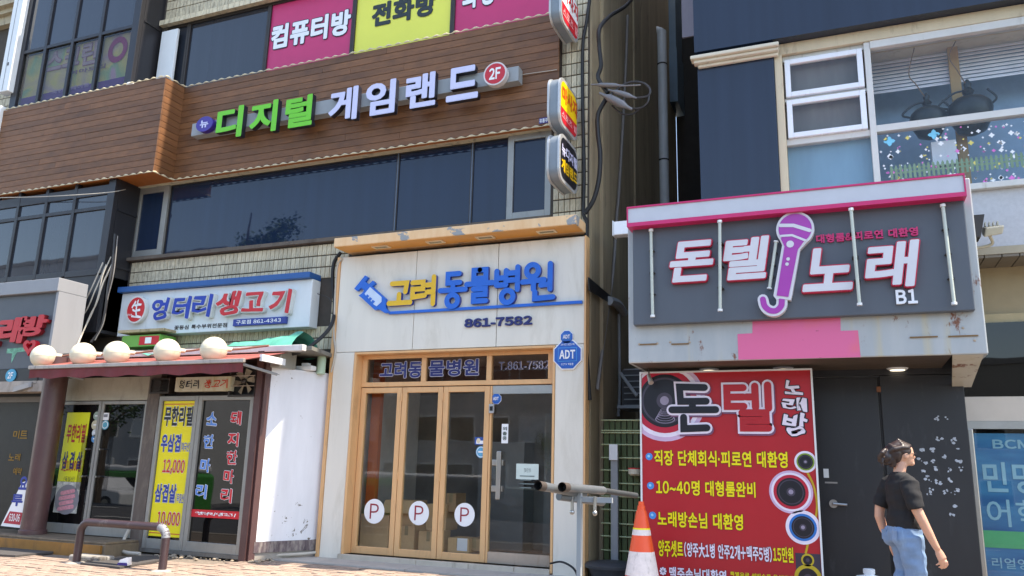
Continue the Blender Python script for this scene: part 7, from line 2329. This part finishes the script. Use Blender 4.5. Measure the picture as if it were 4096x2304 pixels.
def infl(ch, d_):
    return [(c_[0], c_[1] + d_, c_[2] + d_) for c_ in ch]
tee_t = [((.0, 0, .90), .125, .172), ((.0, 0, .97), .122, .168), ((.01, 0, 1.05), .116, .155), ((.01, 0, 1.17), .125, .166), ((-.005, 0, 1.27), .105, .178), ((-.01, 0, 1.325), .07, .12), ((-.008, 0, 1.352), .056, .066)]
body_mesh('t_shirt', [tee_t, infl(Rarm[:3], .022), infl(Larm[:3], .022)], [((-.01, -.15, 1.27), .06, .06, .06), ((-.01, .15, 1.27), .06, .06, .06), ((.085, -.06, 1.16), .05, .06, .06), ((.085, .06, 1.16), .05, .06, .06)], .009, TEE, wm, 3, .0022)
hips = [((.0, 0, .93), .118, .16), ((-.005, 0, .86), .128, .172), ((-.01, 0, .78), .115, .165)]
body_mesh('jeans', [hips, infl(Rleg, .016), infl(Lleg, .016)], [((-.075, -.08, .83), .07, .08, .085), ((-.075, .08, .83), .07, .08, .085)], .009, JEAN, wm, 3, .0028)
strands = []
for k_ in range(9):
    a_ = -1.25 + 2.5 * k_ / 8
    y_ = .078 * math.sin(a_)
    strands.append([((.085 * math.cos(a_ * .9) + .012, y_, 1.575 - .02 * abs(a_)), .012, .014), ((.0, y_ * 1.08, 1.612 - .045 * abs(a_)), .017, .015), ((-.07, y_ * .95, 1.575 - .03 * abs(a_)), .018, .015), ((-.105, y_ * .4, 1.50), .014, .013)])
bun = [[((-.11 + .052 * math.cos(q_), .03 * math.sin(q_ * 2), 1.475 + .055 * math.sin(q_)), .021, .02) for q_ in [j_ * math.pi / 5 + o_ for j_ in range(9)]] for o_ in (0, 1.9)]
tail = [[((-.135, -.012 + .02 * k_, 1.47), .012, .012), ((-.155, -.02 + .026 * k_, 1.43), .009, .009), ((-.15, -.025 + .03 * k_, 1.39), .004, .004)] for k_ in range(2)]
body_mesh('hair', strands + bun + tail + [[((-.05, 0, 1.49), .05, .06), ((-.07, 0, 1.44), .035, .05), ((-.06, 0, 1.39), .018, .035)]],
          [((.008, 0, 1.532), .096, .079, .082), ((-.035, 0, 1.50), .07, .077, .08), ((-.105, 0, 1.475), .045, .05, .05), ((.03, -.07, 1.53), .045, .012, .04), ((.03, .07, 1.53), .045, .012, .04)], .0055, HAIR, wm, 1, .0012)
finish_bodies()
mb = MB()
for s in (-1, 1):
    mb.tube([(.125, s * .015, 1.497), (.128, s * .02, 1.512), (.124, s * .045, 1.514), (.118, s * .056, 1.497), (.122, s * .042, 1.482), (.127, s * .02, 1.484), (.125, s * .015, 1.497)], .0025, 6)
    mb.tube([(.118, s * .056, 1.503), (.07, s * .08, 1.503), (.02, s * .084, 1.495)], .0025, 6)
mb.tube([(.127, -.015, 1.502), (.132, 0, 1.505), (.127, .015, 1.502)], .0025, 6)
e = mb.build('glasses', PRINTK, None); e.data.transform(Matrix.Translation(e.location)); e.location = (0, 0, 0); e.parent = wm
mb = MB().tube([(-.135, -.03, 1.47), (-.14, 0, 1.49), (-.13, .035, 1.47)], .009, 8)
e = mb.build('hair_clip', M('clip_brown', (170, 140, 120), .4), None); e.data.transform(Matrix.Translation(e.location)); e.location = (0, 0, 0); e.parent = wm
mb = MB()
for s, x, z in ((-1, -.02, .0), (1, -.25, .05)):
    mb.ball((x + .05, s * .08, z + .045), 1, 14, 8, .125, .045, .045)
e = mb.build('shoes', PRINTW, None, smooth=True); e.data.transform(Matrix.Translation(e.location)); e.location = (0, 0, 0); e.parent = wm
mb = MB().box(-.135, -.132, -.13, -.05, .80, .88)
mb.box(-.135, -.132, .05, .13, .80, .88)
e = mb.build('back_pocket', JEAN, None); e.data.transform(Matrix.Translation(e.location)); e.location = (0, 0, 0); e.parent = wm

# ------------------------------------------------------------------ the other side of the street, seen in the glass
def block(name, label, x0, x1, yf, z1, wallc, wx, wz, rows_, cols_n, band=None, zb=-2.0, zstart=2.0, step=3.1):
    t_ = thing(name, label, 'building', ((x0 + x1) / 2, yf - 5, zb))
    MB().box(x0, x1, yf - 12, yf, zb, z1).build('wall', M(name + '_wall_%d' % int(x0), wallc, .8, var=.06, scale=.5), t_)
    MB().box(x0 - .1, x1 + .1, yf - 12.1, yf + .12, z1, z1 + .35).build('roof', CONC, t_)
    if band:
        MB().box(x0 + .01, x1 - .01, yf + .005, yf + .06, band[0], band[1]).build('band', M('band_%d' % int(x0), band[2], .6), t_)
    for r_ in range(rows_):
        for c_ in range(cols_n):
            xx_ = x0 + (x1 - x0) * (c_ + .5) / cols_n
            zz_ = zb + zstart + r_ * step
            f_ = frame_rect(MB(), xx_ - wx / 2, xx_ + wx / 2, zz_, zz_ + wz, .08, yf + .002, yf + .07).build('window', WHITE, t_)
            MB().box(xx_ - wx / 2 + .08, xx_ + wx / 2 - .08, yf + .01, yf + .02, zz_ + .08, zz_ + wz - .08).build('pane', [SHOPGLASS, INT, SHOPGLASS, WHITE, SHOPGLASS][(c_ * 3 + r_ * 2) % 5], f_)
    return t_
block('office_block', 'white office block with brick red top storey seen in the clinic glass', -38, -15, -40, 9.0, (190, 188, 184), 1.9, 1.7, 3, 9, (6.9, 8.9, (150, 74, 58)))
block('tower_block', 'tall pale grey block seen in the bay glass', -78, -48, -42, 19, (190, 190, 190), 1.8, 1.5, 5, 9, (10.5, 12.2, (90, 90, 94)))
block('shop_block', 'dark grey block with a red shop band seen in the glass door', -13.5, 4, -41, 10.5, (116, 118, 122), 1.7, 1.5, 3, 6, (.6, 1.8, (150, 40, 44)))
block('corner_block', 'sand coloured block behind the road at the right', 6, 34, -43, 8.0, (176, 164, 146), 1.6, 1.5, 2, 9)
lettering('lettering', '병원 학원', (-60, -52, 13, 15.5), -41.9, PRINTK, bpy.data.objects['tower_block'], .03,
          frame=lambda X, Z, d: (-112 - X, -41.9, Z))
def wheel(t_, x_, y_, z_, r_):
    q_ = MB()
    n_ = 20
    q_.add([(x_ + r_ * math.cos(i * 2 * math.pi / n_), y_ - .11, z_ + r_ * math.sin(i * 2 * math.pi / n_)) for i in range(n_)] + [(x_ + r_ * math.cos(i * 2 * math.pi / n_), y_ + .11, z_ + r_ * math.sin(i * 2 * math.pi / n_)) for i in range(n_)],
           [tuple(range(n_)), tuple(range(2 * n_ - 1, n_ - 1, -1))] + [(i, n_ + i, n_ + (i + 1) % n_, (i + 1) % n_) for i in range(n_)])
    w_ = q_.build('wheel', BLACK, t_)
    MB().add([(x_ + r_ * .6 * math.cos(i * 2 * math.pi / n_), y_ + .115, z_ + r_ * .6 * math.sin(i * 2 * math.pi / n_)) for i in range(n_)], [tuple(range(n_ - 1, -1, -1))]).build('rim', STEEL, w_)
def roadz(y_):
    return -.2 - (abs(y_) - 14) / 14 * 1.7 if -28 < y_ < -14 else (-.2 if y_ >= -14 else -1.95)
def vehicle(name, label, cat, x0, x1, yc, wdt, prof, mat, wins, wr_, glass=SHOPGLASS):
    """prof: side outline (x from 0..1, height) ; wins: window outlines on the side facing the shops"""
    z0_ = roadz(yc)
    t_ = thing(name, label, cat, ((x0 + x1) / 2, yc, z0_))
    L_ = x1 - x0
    pts_ = orient([(x0 + a_ * L_, z0_ + h_) for a_, h_ in prof])
    MB().prism(pts_, yc - wdt / 2, yc + wdt / 2).build('body', mat, t_, bevel=.06)
    for wn in wins:
        q_ = orient([(x0 + a_ * L_, z0_ + h_) for a_, h_ in wn])
        MB().prism(q_, yc + wdt / 2 + .004, yc + wdt / 2 + .012).build('window', glass, t_)
    for a_ in wr_:
        wheel(t_, x0 + a_ * L_, yc + wdt / 2 - .1, z0_ + .42 if name == 'city_bus' else z0_ + .34, .44 if name == 'city_bus' else .34)
    return t_
BG = M('bus_green', (66, 150, 56), .3, coat=.5)
for bx0, bx1, by_, lab in ((-25.5, -15.8, -25.5, 'green city bus with pale roof seen in the clinic leaves'), (-41, -31, -25.5, 'green city bus further left seen in the restaurant door')):
  bus = vehicle('city_bus', lab, 'bus', bx0, bx1, by_, 2.4, [(0, .3), (1, .3), (1, 2.2), (.985, 2.35), (.015, 2.35), (0, 2.2)], BG,
              [[(.03 + k * .118, 1.15), (.13 + k * .118, 1.15), (.13 + k * .118, 2.05), (.03 + k * .118, 2.05)] for k in range(8)], (.16, .75))
  z0_ = roadz(by_)
  MB().box(bx0 + .1, bx1 - .1, by_ - 1.15, by_ + 1.15, z0_ + 2.36, z0_ + 2.66).build('roof', PRINTW, bus, bevel=.1)
vehicle('parked_van', 'dark grey van parked across the road', 'van', -16.4, -11.6, -19.6, 1.9, [(0, .3), (1, .3), (1, .95), (.9, 1.12), (.74, 1.78), (.68, 1.9), (.02, 1.9), (0, 1.7)], M('van_grey', (70, 72, 76), .25, .4, coat=.6),
        [[(.06, 1.15), (.3, 1.15), (.3, 1.72), (.06, 1.72)], [(.33, 1.15), (.56, 1.15), (.56, 1.72), (.33, 1.72)], [(.59, 1.15), (.84, 1.15), (.71, 1.72), (.59, 1.72)]], (.2, .8))
tr_ = vehicle('box_truck', 'grey green box truck across the road', 'truck', -15.2, -9.2, -27, 2.1, [(0, .7), (.72, .7), (.72, 2.3), (0, 2.3)], M('truck_box', (132, 146, 146), .5), [], (.16, .62, .9))
MB().prism(orient([(-10.8, roadz(-27) + .4), (-9.2, roadz(-27) + .4), (-9.2, roadz(-27) + 1.3), (-9.5, roadz(-27) + 2.1), (-10.8, roadz(-27) + 2.1)]), -28, -26).build('cab', WHITE, tr_, bevel=.06)
MB().prism(orient([(-10.5, roadz(-27) + 1.3), (-9.35, roadz(-27) + 1.3), (-9.6, roadz(-27) + 1.95), (-10.5, roadz(-27) + 1.95)]), -25.995, -25.985).build('window', SHOPGLASS, tr_)
vehicle('parked_car', 'white saloon car across the road seen in the restaurant doors', 'car', -33, -28.6, -19.5, 1.8, [(0, .3), (1, .3), (1, .78), (.95, .9), (.74, .98), (.6, 1.42), (.3, 1.45), (.14, 1.02), (0, .95)], M('car_white', (220, 222, 224), .25, coat=.6),
        [[(.2, 1.02), (.44, 1.02), (.44, 1.38), (.32, 1.38)], [(.46, 1.02), (.7, 1.02), (.58, 1.36), (.46, 1.38)]], (.2, .8))
# street trees on the far side of the lane (they show in the dark windows)
LEAF = M('leaf_green', (70, 96, 44), .6, var=.35, scale=3)
BARK = M('bark', (78, 66, 54), .9, var=.25, scale=8, bmp=.5)
def tree(label, x_, y_, h_, r_, seed, nleaf):
    rr2 = random.Random(seed)
    z0_ = roadz(y_)
    t_ = thing('street_tree', label, 'tree', (x_, y_, z0_), 'street trees across the road')
    mb_ = MB()
    mb_.tube([(x_, y_, z0_), (x_ + .1, y_, z0_ + h_ * .35), (x_ - .05, y_ + .1, z0_ + h_ * .6), (x_, y_, z0_ + h_ * .9)], [.17, .13, .09, .03], 9)
    lv = MB()
    for b_ in range(16):
        a_ = rr2.uniform(0, 2 * math.pi)
        zz = z0_ + h_ * rr2.uniform(.38, .8)
        L_ = r_ * rr2.uniform(.6, 1.1)
        e_ = Vector((x_ + math.cos(a_) * L_, y_ + math.sin(a_) * L_, zz + L_ * rr2.uniform(.3, .9)))
        s_ = Vector((x_, y_, zz))
        mb_.tube([s_, s_.lerp(e_, .5) + Vector((0, 0, .1)), e_], [.05, .035, .012], 6)
        for k_ in range(nleaf // 16):
            f_ = rr2.uniform(.3, 1.1)
            c_ = s_.lerp(e_, f_) + Vector((rr2.gauss(0, .22), rr2.gauss(0, .22), rr2.gauss(0, .2)))
            u_ = Vector((rr2.uniform(-1, 1), rr2.uniform(-1, 1), rr2.uniform(-.6, .6))).normalized() * rr2.uniform(.06, .11)
            v_ = u_.cross(Vector((rr2.uniform(-1, 1), rr2.uniform(-1, 1), rr2.uniform(-1, 1)))).normalized() * rr2.uniform(.035, .06)
            lv.add([c_ - u_, c_ + v_, c_ + u_, c_ - v_], [(0, 1, 2, 3)])
    mb_.build('trunk', BARK, t_, smooth=True)
    lv.build('crown', LEAF, t_)
tree('leafy street tree showing in the second floor window', -20.4, -13.6, 12.0, 1.8, 2, 3600)
tree('leafy street tree showing in the restaurant glass', -27, -16, 7.5, 1.7, 5, 2600)
tree('leafy street tree behind the green bus', -13, -30, 7.0, 1.8, 9, 2200)

bpy.data.scenes.remove(TMPS)
bpy.data.objects.remove(TXO)
